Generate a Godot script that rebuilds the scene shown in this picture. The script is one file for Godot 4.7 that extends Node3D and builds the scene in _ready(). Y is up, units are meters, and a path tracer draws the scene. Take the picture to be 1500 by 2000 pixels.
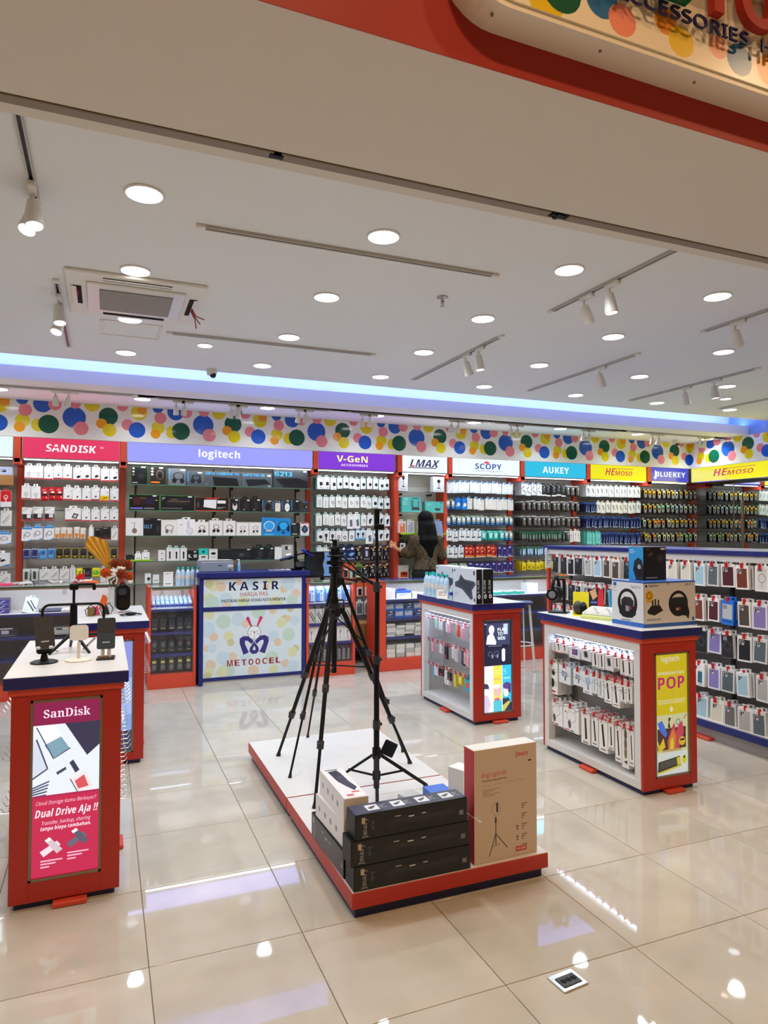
extends Node3D
# A phone accessory shop seen from the mall walkway. x runs along the back wall, -z goes into the shop, y is up, metres.

var M := {}          # materials by name
var used := {}       # how often a node name was used
var cells := {}      # design name -> atlas cell
var packs := {}      # cached pack meshes
var boxes := {}      # cached box meshes
var atlas: Image
var rng := RandomNumberGenerator.new()
var fonts := {}
const CW := 128
const CH := 192
const CE := 3.273    # ceiling height
const ORD := ["first", "second", "third", "fourth", "fifth", "sixth", "seventh", "eighth", "ninth", "tenth", "eleventh", "twelfth", "thirteenth", "fourteenth", "fifteenth", "sixteenth", "seventeenth", "eighteenth", "nineteenth", "twentieth", "twenty-first", "twenty-second", "twenty-third", "twenty-fourth", "twenty-fifth", "twenty-sixth", "twenty-seventh", "twenty-eighth"]
const ROWS := ["top", "second", "third", "fourth", "fifth", "sixth"]


class B:
	# collects triangles of one mesh
	var v := PackedVector3Array()
	var n := PackedVector3Array()
	var u := PackedVector2Array()

	func tri(a: Vector3, b: Vector3, c: Vector3, na: Vector3, nb: Vector3, nc: Vector3, ua := Vector2.ZERO, ub := Vector2.ZERO, uc := Vector2.ZERO) -> void:
		if (c - a).cross(b - a).dot(na + nb + nc) < 0.0:
			v.append_array([a, c, b])
			n.append_array([na, nc, nb])
			u.append_array([ua, uc, ub])
		else:
			v.append_array([a, b, c])
			n.append_array([na, nb, nc])
			u.append_array([ua, ub, uc])

	func quad(a: Vector3, b: Vector3, c: Vector3, d: Vector3, nn: Vector3) -> void:
		tri(a, b, c, nn, nn, nn)
		tri(a, c, d, nn, nn, nn)

	# a printed face: bottom left, bottom right, top right, top left as its viewer sees them
	func face(a: Vector3, b: Vector3, c: Vector3, d: Vector3, r := Rect2(0, 0, 1, 1)) -> B:
		var nn := (b - a).cross(d - a).normalized()
		var p := r.position
		var q := r.end
		tri(a, b, c, nn, nn, nn, Vector2(p.x, q.y), Vector2(q.x, q.y), Vector2(q.x, p.y))
		tri(a, c, d, nn, nn, nn, Vector2(p.x, q.y), Vector2(q.x, p.y), Vector2(p.x, p.y))
		return self

	func box(c: Vector3, s: Vector3, bev := 0.0, bs := Basis()) -> B:
		var h := s * 0.5
		bev = minf(bev, minf(h.x, minf(h.y, h.z)) * 0.9)
		for ax in 3:
			var a1 := (ax + 1) % 3
			var a2 := (ax + 2) % 3
			for sg: float in [-1.0, 1.0]:
				var nn := Vector3.ZERO
				nn[ax] = sg
				var p: Array[Vector3] = []
				for k: Vector2 in [Vector2(-1, -1), Vector2(1, -1), Vector2(1, 1), Vector2(-1, 1)]:
					var q := Vector3.ZERO
					q[ax] = sg * h[ax]
					q[a1] = k.x * (h[a1] - bev)
					q[a2] = k.y * (h[a2] - bev)
					p.append(c + bs * q)
				quad(p[0], p[1], p[2], p[3], bs * nn)
			if bev > 0.0:
				for s1: float in [-1.0, 1.0]:
					for s2: float in [-1.0, 1.0]:
						var e: Array[Vector3] = []
						for k: Array in [[0, -1.0], [0, 1.0], [1, 1.0], [1, -1.0]]:
							var q := Vector3.ZERO
							q[a1] = s1 * (h[a1] - (bev if k[0] == 1 else 0.0))
							q[a2] = s2 * (h[a2] - (bev if k[0] == 0 else 0.0))
							q[ax] = k[1] * (h[ax] - bev)
							e.append(c + bs * q)
						var nn := Vector3.ZERO
						nn[a1] = s1
						nn[a2] = s2
						quad(e[0], e[1], e[2], e[3], bs * nn.normalized())
		if bev > 0.0:
			for k in 8:
				var sg := Vector3(1.0 if k & 1 else -1.0, 1.0 if k & 2 else -1.0, 1.0 if k & 4 else -1.0)
				var t: Array[Vector3] = []
				for ax in 3:
					var q := h - Vector3.ONE * bev
					q[ax] = h[ax]
					t.append(c + bs * (q * sg))
				var nn := bs * sg.normalized()
				tri(t[0], t[1], t[2], nn, nn, nn)
		return self

	func bx(x0: float, x1: float, y0: float, y1: float, z0: float, z1: float, bev := 0.0) -> B:
		return box(Vector3(x0 + x1, y0 + y1, z0 + z1) * 0.5, Vector3(absf(x1 - x0), absf(y1 - y0), absf(z1 - z0)), bev)

	func tube(a: Vector3, b: Vector3, r0: float, r1: float, k := 10, caps := true) -> B:
		var d := (b - a).normalized()
		var e := d.cross(Vector3.UP if absf(d.y) < 0.9 else Vector3.RIGHT).normalized()
		var f := d.cross(e)
		for i in k:
			var n0 := e * cos(TAU * i / k) + f * sin(TAU * i / k)
			var n1 := e * cos(TAU * (i + 1) / k) + f * sin(TAU * (i + 1) / k)
			tri(a + n0 * r0, b + n0 * r1, b + n1 * r1, n0, n0, n1)
			tri(a + n0 * r0, b + n1 * r1, a + n1 * r0, n0, n1, n1)
			if caps:
				tri(a, a + n0 * r0, a + n1 * r0, -d, -d, -d)
				tri(b, b + n0 * r1, b + n1 * r1, d, d, d)
		return self

	func path(p: Array, r: float, k := 6) -> B:
		for i in p.size() - 1:
			tube(p[i], p[i + 1], r, r, k, i == 0 or i == p.size() - 2)
			if i > 0:
				ball(p[i], Vector3.ONE * r, k, 4)
		return self

	func ball(c: Vector3, r: Vector3, k := 12, m := 8) -> B:
		for j in m:
			for i in k:
				var q: Array[Vector3] = []
				for w: Array in [[i, j], [i + 1, j], [i + 1, j + 1], [i, j + 1]]:
					var th: float = PI * w[1] / m
					var ph: float = TAU * w[0] / k
					q.append(Vector3(sin(th) * cos(ph), cos(th), sin(th) * sin(ph)))
				tri(c + q[0] * r, c + q[1] * r, c + q[2] * r, q[0], q[1], q[2])
				tri(c + q[0] * r, c + q[2] * r, c + q[3] * r, q[0], q[2], q[3])
		return self

	# profile of (radius, height) points turned round the y axis
	func lathe(pr: Array, c := Vector3.ZERO, k := 20, bs := Basis()) -> B:
		for j in pr.size() - 1:
			var p: Vector2 = pr[j]
			var q: Vector2 = pr[j + 1]
			var sl := Vector2(q.y - p.y, p.x - q.x).normalized()
			for i in k:
				var d0 := Vector3(cos(TAU * i / k), 0, sin(TAU * i / k))
				var d1 := Vector3(cos(TAU * (i + 1) / k), 0, sin(TAU * (i + 1) / k))
				var n0 := bs * (d0 * sl.x + Vector3.UP * sl.y)
				var n1 := bs * (d1 * sl.x + Vector3.UP * sl.y)
				var a := c + bs * (d0 * p.x + Vector3.UP * p.y)
				var b := c + bs * (d1 * p.x + Vector3.UP * p.y)
				var e := c + bs * (d1 * q.x + Vector3.UP * q.y)
				var f := c + bs * (d0 * q.x + Vector3.UP * q.y)
				tri(a, b, e, n0, n1, n1)
				tri(a, e, f, n0, n1, n0)
		return self

	# outline in the xy plane pulled along z from z0 to z1; the front (z1) carries uv of its bounds
	func prism(o: PackedVector2Array, z0: float, z1: float, xf := Transform3D()) -> B:
		var ix := Geometry2D.triangulate_polygon(o)
		var lo := o[0]
		var hi := o[0]
		for p in o:
			lo = lo.min(p)
			hi = hi.max(p)
		var cw := Geometry2D.is_polygon_clockwise(o)
		for i in range(0, ix.size(), 3):
			for zz: float in [z0, z1]:
				var w: Array[Vector3] = []
				var t: Array[Vector2] = []
				for k in 3:
					var p := o[ix[i + k]]
					w.append(xf * Vector3(p.x, p.y, zz))
					t.append(Vector2((p.x - lo.x) / (hi.x - lo.x), (hi.y - p.y) / (hi.y - lo.y)))
				var nn := xf.basis * Vector3(0, 0, -1.0 if zz == z0 else 1.0)
				tri(w[0], w[1], w[2], nn, nn, nn, t[0], t[1], t[2])
		for i in o.size():
			var p := o[i]
			var q := o[(i + 1) % o.size()]
			var e := (q - p).normalized()
			var nn := xf.basis * (Vector3(-e.y, e.x, 0) if cw else Vector3(e.y, -e.x, 0))
			quad(xf * Vector3(p.x, p.y, z0), xf * Vector3(q.x, q.y, z0), xf * Vector3(q.x, q.y, z1), xf * Vector3(p.x, p.y, z1), nn)
		return self

	func mesh() -> ArrayMesh:
		var a := []
		a.resize(Mesh.ARRAY_MAX)
		a[Mesh.ARRAY_VERTEX] = v
		a[Mesh.ARRAY_NORMAL] = n
		a[Mesh.ARRAY_TEX_UV] = u
		var m := ArrayMesh.new()
		m.add_surface_from_arrays(Mesh.PRIMITIVE_TRIANGLES, a)
		return m


func round_rect(w: float, h: float, r: float, k := 5) -> PackedVector2Array:
	var o := PackedVector2Array()
	for c: Array in [[1, 1, 0.0], [-1, 1, 0.5], [-1, -1, 1.0], [1, -1, 1.5]]:
		for i in k + 1:
			var a: float = PI * (c[2] + 0.5 * i / k)
			o.append(Vector2(c[0] * (w / 2 - r) + r * cos(a), c[1] * (h / 2 - r) + r * sin(a)))
	return o


func box_mesh(s: Vector3, bev: float) -> ArrayMesh:
	var key := [s, bev]
	if not boxes.has(key):
		boxes[key] = B.new().box(Vector3(0, s.y / 2, 0), s, bev).mesh()
	return boxes[key]


# ------------------------------------------------------------------ nodes
func numbered(called: String) -> String:
	used[called] = used.get(called, -1) + 1
	return called if used[called] == 0 else "%s_%03d" % [called, used[called]]


func tag(o: Node, label: String, category: String, group := "") -> void:
	o.set_meta("label", label)
	o.set_meta("category", category)
	if group != "":
		o.set_meta("group", group)


func thing(called: String, label: String, category: String, at := Vector3.ZERO, turn := 0.0, group := "") -> Node3D:
	var o := Node3D.new()
	o.name = numbered(called)
	add_child(o)
	o.position = at
	o.rotation.y = turn
	tag(o, label, category, group)
	return o


func inst(shape: Variant, mat: Variant) -> MeshInstance3D:
	var o := MeshInstance3D.new()
	o.mesh = (shape as B).mesh() if shape is B else shape
	o.material_override = M[mat] if mat is String else mat
	return o


func part(p: Node, called: String, shape: Variant, mat: Variant, at := Vector3.ZERO, label := "") -> MeshInstance3D:
	var o := inst(shape, mat)
	o.name = called
	p.add_child(o, true)
	o.position = at
	if label != "":
		o.set_meta("label", label)
	return o


func solo(called: String, label: String, category: String, shape: Variant, mat: Variant, at := Vector3.ZERO, turn := 0.0, group := "") -> MeshInstance3D:
	var o := inst(shape, mat)
	o.name = numbered(called)
	add_child(o)
	o.position = at
	o.rotation.y = turn
	tag(o, label, category, group)
	return o


func struct(called: String, shape: Variant, mat: Variant, label: String, category: String) -> MeshInstance3D:
	var o := inst(shape, mat)
	o.name = numbered(called)
	add_child(o)
	tag(o, label, category)
	o.set_meta("kind", "structure")
	return o


func spot(at: Vector3, to: Vector3, energy: float, color: Color, angle := 78.0, size := 0.07, soft := 0.6) -> void:
	var l := SpotLight3D.new()
	l.name = numbered("lamp_spot")
	add_child(l)
	l.position = at
	l.look_at_from_position(at, to, Vector3.BACK if absf((to - at).normalized().y) > 0.95 else Vector3.UP)
	l.light_energy = energy
	l.light_color = color
	l.spot_angle = angle
	l.spot_angle_attenuation = soft
	l.spot_range = 20.0
	l.spot_attenuation = 2.0
	l.light_size = size
	l.shadow_enabled = true


func area(at: Vector3, to: Vector3, w: float, h: float, energy: float, color: Color) -> void:
	var l := AreaLight3D.new()
	l.name = numbered("lamp_area")
	add_child(l)
	l.look_at_from_position(at, to, Vector3.BACK if absf((to - at).normalized().y) > 0.95 else Vector3.UP)
	l.area_size = Vector2(w, h)
	l.light_energy = energy
	l.light_color = color
	l.shadow_enabled = true


# ------------------------------------------------------------------ materials and prints
func mat(called: String, c: String, rough := 0.5, metal := 0.0, spec := 0.5) -> StandardMaterial3D:
	var m := StandardMaterial3D.new()
	m.resource_name = called
	m.albedo_color = Color(c)
	m.roughness = rough
	m.metallic = metal
	m.metallic_specular = spec
	M[called] = m
	return m


func glow(called: String, c: String, energy: float) -> void:
	var m := mat(called, c, 0.4)
	m.emission_enabled = true
	m.emission = Color(c)
	m.emission_energy_multiplier = energy


func glass(called: String, c: String, alpha: float) -> void:
	var m := mat(called, c, 0.02)
	m.transparency = BaseMaterial3D.TRANSPARENCY_ALPHA
	m.albedo_color.a = alpha


func printed(called: String, img: Image, rough := 0.4, lit := 0.0) -> StandardMaterial3D:
	img.generate_mipmaps()
	var t := ImageTexture.create_from_image(img)
	var m := mat(called, "#ffffff", rough)
	m.albedo_texture = t
	if lit > 0.0:
		m.albedo_color = Color(0.25, 0.25, 0.25)
		m.emission_enabled = true
		m.emission = Color.BLACK
		m.emission_texture = t
		m.emission_energy_multiplier = lit
	return m


func sheet(w: int, h: int, c: String) -> Image:
	var i := Image.create_empty(w, h, false, Image.FORMAT_RGBA8)
	i.fill(Color(c))
	return i


func poly(img: Image, p: PackedVector2Array, c: Color, clip: Rect2i) -> void:
	var y0 := 1e9
	var y1 := -1e9
	for q in p:
		y0 = minf(y0, q.y)
		y1 = maxf(y1, q.y)
	for y in range(maxi(clip.position.y, floori(y0)), mini(clip.end.y, ceili(y1) + 1)):
		var yy := y + 0.5
		var xs := PackedFloat32Array()
		for i in p.size():
			var a := p[i]
			var b := p[(i + 1) % p.size()]
			if (a.y <= yy) != (b.y <= yy):
				xs.append(a.x + (yy - a.y) / (b.y - a.y) * (b.x - a.x))
		xs.sort()
		for i in range(0, xs.size() - 1, 2):
			var xa := maxi(clip.position.x, roundi(xs[i]))
			var xb := mini(clip.end.x, roundi(xs[i + 1]))
			if xb > xa:
				if c.a < 1.0:
					for x in range(xa, xb):
						img.set_pixel(x, y, img.get_pixel(x, y).blend(c))
				else:
					img.fill_rect(Rect2i(xa, y, xb - xa, 1), c)


func oval(img: Image, x: float, y: float, rx: float, ry: float, c: Color, clip: Rect2i, inner := 0.0) -> void:
	var p := PackedVector2Array()
	for i in 33:
		p.append(Vector2(x + rx * cos(TAU * i / 32), y + ry * sin(TAU * i / 32)))
	if inner > 0.0:
		for i in 33:
			p.append(Vector2(x + (rx - inner) * cos(-TAU * i / 32), y + (ry - inner) * sin(-TAU * i / 32)))
	poly(img, p, c, clip)


func stroke(img: Image, a: Vector2, b: Vector2, w: float, c: Color, clip: Rect2i) -> void:
	var e := (b - a).normalized().orthogonal() * w * 0.5
	poly(img, PackedVector2Array([a + e, b + e, b - e, a - e]), c, clip)


# lettering rasterised from a TextMesh; x is the middle, y the base line, h the height of a capital
func text(img: Image, s: String, x: float, y: float, h: float, c: Color, clip: Rect2i, font := "bold", wmax := 0.0, slant := 0.0, turn := 0.0) -> void:
	var t := TextMesh.new()
	t.text = s
	t.font = fonts[font]
	t.font_size = 48
	t.pixel_size = 1.0
	t.depth = 0.0
	t.curve_step = 1.0
	var a := t.get_mesh_arrays()
	var v: PackedVector3Array = a[Mesh.ARRAY_VERTEX]
	if v.is_empty():
		return
	var ix: PackedInt32Array = a[Mesh.ARRAY_INDEX] if a[Mesh.ARRAY_INDEX] != null else PackedInt32Array(range(v.size()))
	var lo := v[0]
	var hi := v[0]
	for q in v:
		lo = lo.min(q)
		hi = hi.max(q)
	var k := h / (48.0 * 0.715)
	var kx := k
	if wmax > 0.0:
		kx = wmax / (hi.x - lo.x)
	var base := 0.0
	# base line: bottom of the capitals
	var plain := s.to_upper() == s and not ("Q" in s or "," in s)
	base = lo.y if plain else hi.y - 48.0 * 0.76
	for i in range(0, ix.size(), 3):
		var p := PackedVector2Array()
		for j in 3:
			var q := v[ix[i + j]]
			var w := Vector2((q.x - (lo.x + hi.x) / 2) * kx + (q.y - base) * k * slant, -(q.y - base) * k)
			p.append(Vector2(x, y) + w.rotated(turn))
		poly(img, p, c, clip)


# one design in the atlas of package fronts, drawn from a short list of strokes in 0..1
func art(img: Image, r: Rect2i, ops: String) -> void:
	var w := float(r.size.x)
	var h := float(r.size.y)
	var o := Vector2(r.position)
	for op in ops.split(";", false):
		var a := op.strip_edges().split(" ", false)
		var f := PackedFloat32Array()
		for q in a:
			f.append(q.to_float())
		var c := Color(a[a.size() - 1]) if a[0] != "s" else Color(a[4])
		match a[0]:
			"r":
				img.fill_rect(Rect2i(int(o.x + f[1] * w), int(o.y + f[2] * h), maxi(1, int(f[3] * w)), maxi(1, int(f[4] * h))).intersection(r), c)
			"c":
				oval(img, o.x + f[1] * w, o.y + f[2] * h, f[3] * w, f[3] * w, c, r)
			"e":
				oval(img, o.x + f[1] * w, o.y + f[2] * h, f[3] * w, f[4] * h, c, r)
			"o":
				oval(img, o.x + f[1] * w, o.y + f[2] * h, f[3] * w, f[3] * w, c, r, f[4] * w)
			"l":
				stroke(img, o + Vector2(f[1] * w, f[2] * h), o + Vector2(f[3] * w, f[4] * h), f[5] * w, c, r)
			"t":
				for i in int(f[5]):
					var k := 1.0 - 0.3 * (i % 3)
					img.fill_rect(Rect2i(int(o.x + f[1] * w), int(o.y + (f[2] + f[4] * i / f[5]) * h), maxi(1, int(f[3] * w * k)), maxi(1, int(f[4] * h / f[5] * 0.5))).intersection(r), c)
			"p":
				var p := PackedVector2Array()
				for i in range(1, a.size() - 2, 2):
					p.append(o + Vector2(f[i] * w, f[i + 1] * h))
				poly(img, p, c, r)
			"s":   # s x y height colour width TEXT
				text(img, a[6].replace("_", " "), o.x + f[1] * w, o.y + f[2] * h, f[3] * h, c, r, "bold", f[5] * w)
			"v":   # v x y height width TEXT colour: upright lettering that reads from the bottom up
				text(img, a[5].replace("_", " "), o.x + f[1] * w, o.y + f[2] * h, f[3] * w, c, r, "bold", f[4] * h, 0.0, -PI / 2)


func design(called: String, side: String, face: String, ops: String) -> void:
	var n := cells.size()
	var x := (n % 16) * CW
	var y := int(n / 16.0) * CH
	atlas.fill_rect(Rect2i(x, y, CW, CH), Color(side))
	var r := Rect2i(x, y, CW, CH - 10)
	atlas.fill_rect(r, Color(face))
	art(atlas, r, ops)
	cells[called] = n


# a hanging or standing package: origin at the middle of its bottom edge, front towards +z
# forms: box (carton with hang tab), card (blister bulging from a card), plain (carton without tab)
func pack_mesh(w: float, h: float, d: float, cell: String, form: String) -> ArrayMesh:
	var key := "%.3f %.3f %.3f %s %s" % [w, h, d, cell, form]
	if packs.has(key):
		return packs[key]
	var b := B.new()
	var n: int = cells[cell]
	var o := Vector2((n % 16) * CW, int(n / 16.0) * CH)
	var put := func(lo: Vector3, hi: Vector3, uv: Rect2) -> void:
		var at := b.v.size()
		b.box((lo + hi) / 2, hi - lo, 0.0015)
		for i in range(at, b.v.size()):
			b.u[i] = Vector2(o.x + 20, o.y + CH - 4) / 2048.0
			if b.n[i].z > 0.9:
				var p := Vector2((b.v[i].x - uv.position.x) / uv.size.x, 1.0 - (b.v[i].y - uv.position.y) / uv.size.y).clamp(Vector2(0.01, 0.01), Vector2(0.99, 0.99))
				b.u[i] = (o + p * Vector2(CW, CH - 10)) / 2048.0
	var full := Rect2(-w / 2, 0, w, h)
	if form == "card":
		put.call(Vector3(-w / 2, 0, -d), Vector3(w / 2, h, -d + 0.003), full)
		put.call(Vector3(-w * 0.4, h * 0.08, -d + 0.003), Vector3(w * 0.4, h * 0.8, 0), full)
	else:
		put.call(Vector3(-w / 2, 0, -d), Vector3(w / 2, h, 0), full)
	if form == "box":
		for s: float in [-1.0, 1.0]:
			put.call(Vector3(s * w * 0.16 - w * 0.09, h, -d * 0.5 - 0.002), Vector3(s * w * 0.16 + w * 0.09, h + 0.022, -d * 0.5 + 0.002), Rect2(-w / 2, 0, w, h))
		put.call(Vector3(-w * 0.25, h + 0.016, -d * 0.5 - 0.002), Vector3(w * 0.25, h + 0.026, -d * 0.5 + 0.002), Rect2(-w / 2, 0, w, h))
	packs[key] = b.mesh()
	return packs[key]


func pack(called: String, label: String, category: String, cell: String, form: String, size: Vector3, at: Vector3, turn := 0.0, group := "") -> MeshInstance3D:
	return solo(called, label, category, pack_mesh(size.x, size.y, size.z, cell, form), "atlas", at, turn, group)


func _ready() -> void:
	rng.seed = 77
	var cam := Camera3D.new()
	cam.name = "camera"
	add_child(cam)
	cam.position = Vector3(0, 1.649, 0)
	cam.rotation = Vector3(deg_to_rad(1.779), deg_to_rad(-22.282), deg_to_rad(0.03))
	cam.fov = 73.896
	cam.near = 0.05
	cam.far = 60.0
	cam.current = true
	var we := WorldEnvironment.new()
	we.name = "surroundings"
	var env := Environment.new()
	env.background_mode = Environment.BG_COLOR
	env.background_color = Color(0.02, 0.018, 0.016)
	env.tonemap_mode = Environment.TONE_MAPPER_LINEAR
	env.tonemap_exposure = 1.06
	env.sdfgi_enabled = true
	env.ssao_enabled = true
	env.ssil_enabled = true
	we.environment = env
	add_child(we)
	# warm lamps of the mall walkway, set in its ceiling behind and above the viewer (fittings: mall_lamps())
	for x: float in [-2.6, 0.6, 3.8, 7.0]:
		for z: float in [-0.2, 3.4]:
			spot(Vector3(x, 4.56, z), Vector3(x, 0, z), 3.0, Color(1.0, 0.84, 0.66), 80.0, 0.09)
	# two more warm mall spotlights turned on the shop sign
	for x: float in [1.4, 3.6]:
		spot(Vector3(x, 4.46, -0.9), Vector3(x + 0.2, 3.5, -1.75), 0.65, Color(1.0, 0.80, 0.58), 34.0, 0.05)
	# blue light of the cove strip (strip itself: room())
	area(Vector3(2.9, 3.225, -7.36), Vector3(2.9, 4.0, -7.36), 11.8, 0.04, 7.0, Color(0.50, 0.60, 1.0))
	prepare()
	room()
	front()
	lamps()
	bays()
	counters()
	islands()
	gondola()
	stage()
	desk()
	person()
	small_things()


func prepare() -> void:
	for f: Array in [["bold", "Droid Sans", 700], ["plain", "Droid Sans", 400], ["serif", "Droid Serif", 700]]:
		var sf := SystemFont.new()
		sf.font_names = PackedStringArray([f[1]])
		sf.font_weight = f[2]
		fonts[f[0]] = sf
	mat("ceiling_paint", "#e6e8e8", 0.9)
	mat("soffit_paint", "#eae8e6", 0.8)
	mat("header_paint", "#d9d2c6", 0.85)
	mat("header_red", "#a3200e", 0.6)
	mat("wall_paint", "#dcd8ce", 0.8)
	mat("rack_panel", "#cfcabd", 0.6)
	mat("rack_dark", "#8d8a86", 0.6)
	mat("mall_wall", "#cdb896", 0.8)
	mat("red", "#dc4c33", 0.35)
	mat("red_dark", "#b42a19", 0.4)
	mat("navy", "#1a2470", 0.3)
	mat("navy_dark", "#141b4d", 0.4)
	mat("white", "#dedcd7", 0.32)
	mat("white_matt", "#e4e1da", 0.6)
	mat("cream", "#e8e0cf", 0.4)
	mat("light_grey", "#b9b7b2", 0.5)
	mat("mid_grey", "#7f8084", 0.5)
	mat("dark_grey", "#2c2d30", 0.45)
	mat("slot_black", "#0b0a09", 0.9)
	mat("black", "#090a0b", 0.42, 0.0, 0.35)
	mat("black_gloss", "#0c0d0f", 0.12)
	mat("rubber", "#17171a", 0.7)
	mat("shutter", "#8a7d6c", 0.5, 0.2)
	mat("steel", "#c8c6c0", 0.25, 1.0)
	mat("chrome", "#e6e6ea", 0.12, 1.0)
	mat("frame_metal", "#8f8069", 0.35, 0.8)
	mat("mirror", "#dfe6e6", 0.02, 1.0)
	mat("clip_red", "#d0151f", 0.35)
	mat("green_tray", "#9acb22", 0.3)
	mat("glass_edge", "#4f7a63", 0.15)
	mat("carton", "#a9743f", 0.8)
	mat("orange", "#f2661c", 0.5)
	mat("yellow", "#f2e21b", 0.4)
	mat("teal", "#1fb9a6", 0.4)
	mat("pink", "#e5476d", 0.4)
	mat("screen_blue", "#5f83b5", 0.15)
	mat("blue_plastic", "#2d3bb0", 0.35)
	mat("water_blue", "#7fc0ec", 0.1)
	mat("cap_teal", "#16b9b4", 0.4)
	mat("skin", "#b9805c", 0.55)
	mat("hair", "#050404", 0.5, 0.0, 0.25)
	mat("trousers", "#0c0c0f", 0.8)
	mat("dry_leaf", "#d39422", 0.7)
	mat("petal_orange", "#dd5a14", 0.6)
	mat("petal_dark", "#a63f12", 0.6)
	mat("petal_white", "#efe6cf", 0.7)
	mat("stem", "#5b5a2c", 0.7)
	mat("leaf_brown", "#7a5a2a", 0.7)
	mat("ribbon", "#9c1f1f", 0.6)
	mat("box_blue", "#2f62b4", 0.3)
	mat("slate_phone", "#34444e", 0.3)
	mat("pale_lime", "#d8e08a", 0.4)
	mat("held_pack", "#8fa4cf", 0.35)
	mat("bottle_blue", "#bcd9ee", 0.12)
	mat("red_carton", "#c01828", 0.4)
	glow("screen_lit", "#5f83b5", 0.35)
	glass("shelf_glass", "#d5eee2", 0.12)
	glass("clear_glass", "#ffffff", 0.012)
	M["clear_glass"].metallic_specular = 0.35
	glass("clear_plastic", "#ffffff", 0.10)
	glass("water", "#8ec9f2", 0.45)
	glow("lamp_white", "#ffffff", 9.0)
	glow("lamp_cool", "#dfeaff", 5.0)
	glow("track_lamp", "#fff4df", 6.0)
	glow("strip_white", "#e6efff", 4.0)
	glow("strip_blue", "#7f93ff", 2.0)
	glow("warm_lamp", "#ffd9a8", 6.0)
	# floor tile: faint clouding in a cream polished face
	for k in 3:
		var m := mat("tile_%d" % k, ["#cfc8ba", "#cac3b4", "#d3ccbf"][k], 0.03, 0.0, 0.5)
		var nt := NoiseTexture2D.new()
		nt.width = 256
		nt.height = 256
		nt.seamless = true
		var fn := FastNoiseLite.new()
		fn.seed = 5 + k
		fn.frequency = 0.012
		nt.noise = fn
		var g := Gradient.new()
		g.set_color(0, Color(0.93, 0.93, 0.92))
		g.set_color(1, Color(1, 1, 1))
		nt.color_ramp = g
		m.albedo_texture = nt
		m.uv1_triplanar = true
		m.uv1_world_triplanar = true
		m.uv1_scale = Vector3.ONE * 0.9
	mat("grout", "#8f8679", 0.7)
	# batik cloth
	var cl := sheet(256, 256, "#14100c")
	for y in 8:
		for x in 8:
			oval(cl, x * 32 + (16 if y % 2 else 0), y * 32 + 16, 15, 15, Color("#86682f"), Rect2i(0, 0, 256, 256), 3.0)
			oval(cl, x * 32 + (16 if y % 2 else 0), y * 32 + 16, 6, 6, Color("#3d301c"), Rect2i(0, 0, 256, 256))
	for k in 60:
		var p := Vector2(rng.randf() * 256, rng.randf() * 256)
		stroke(cl, p, p + Vector2(rng.randf_range(-18, 18), rng.randf_range(-18, 18)), 4.0, Color("#3d3022"), Rect2i(0, 0, 256, 256))
	var bm := printed("batik", cl, 0.7)
	bm.uv1_triplanar = true
	bm.uv1_scale = Vector3.ONE * 2.0
	draw_atlas()


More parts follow.
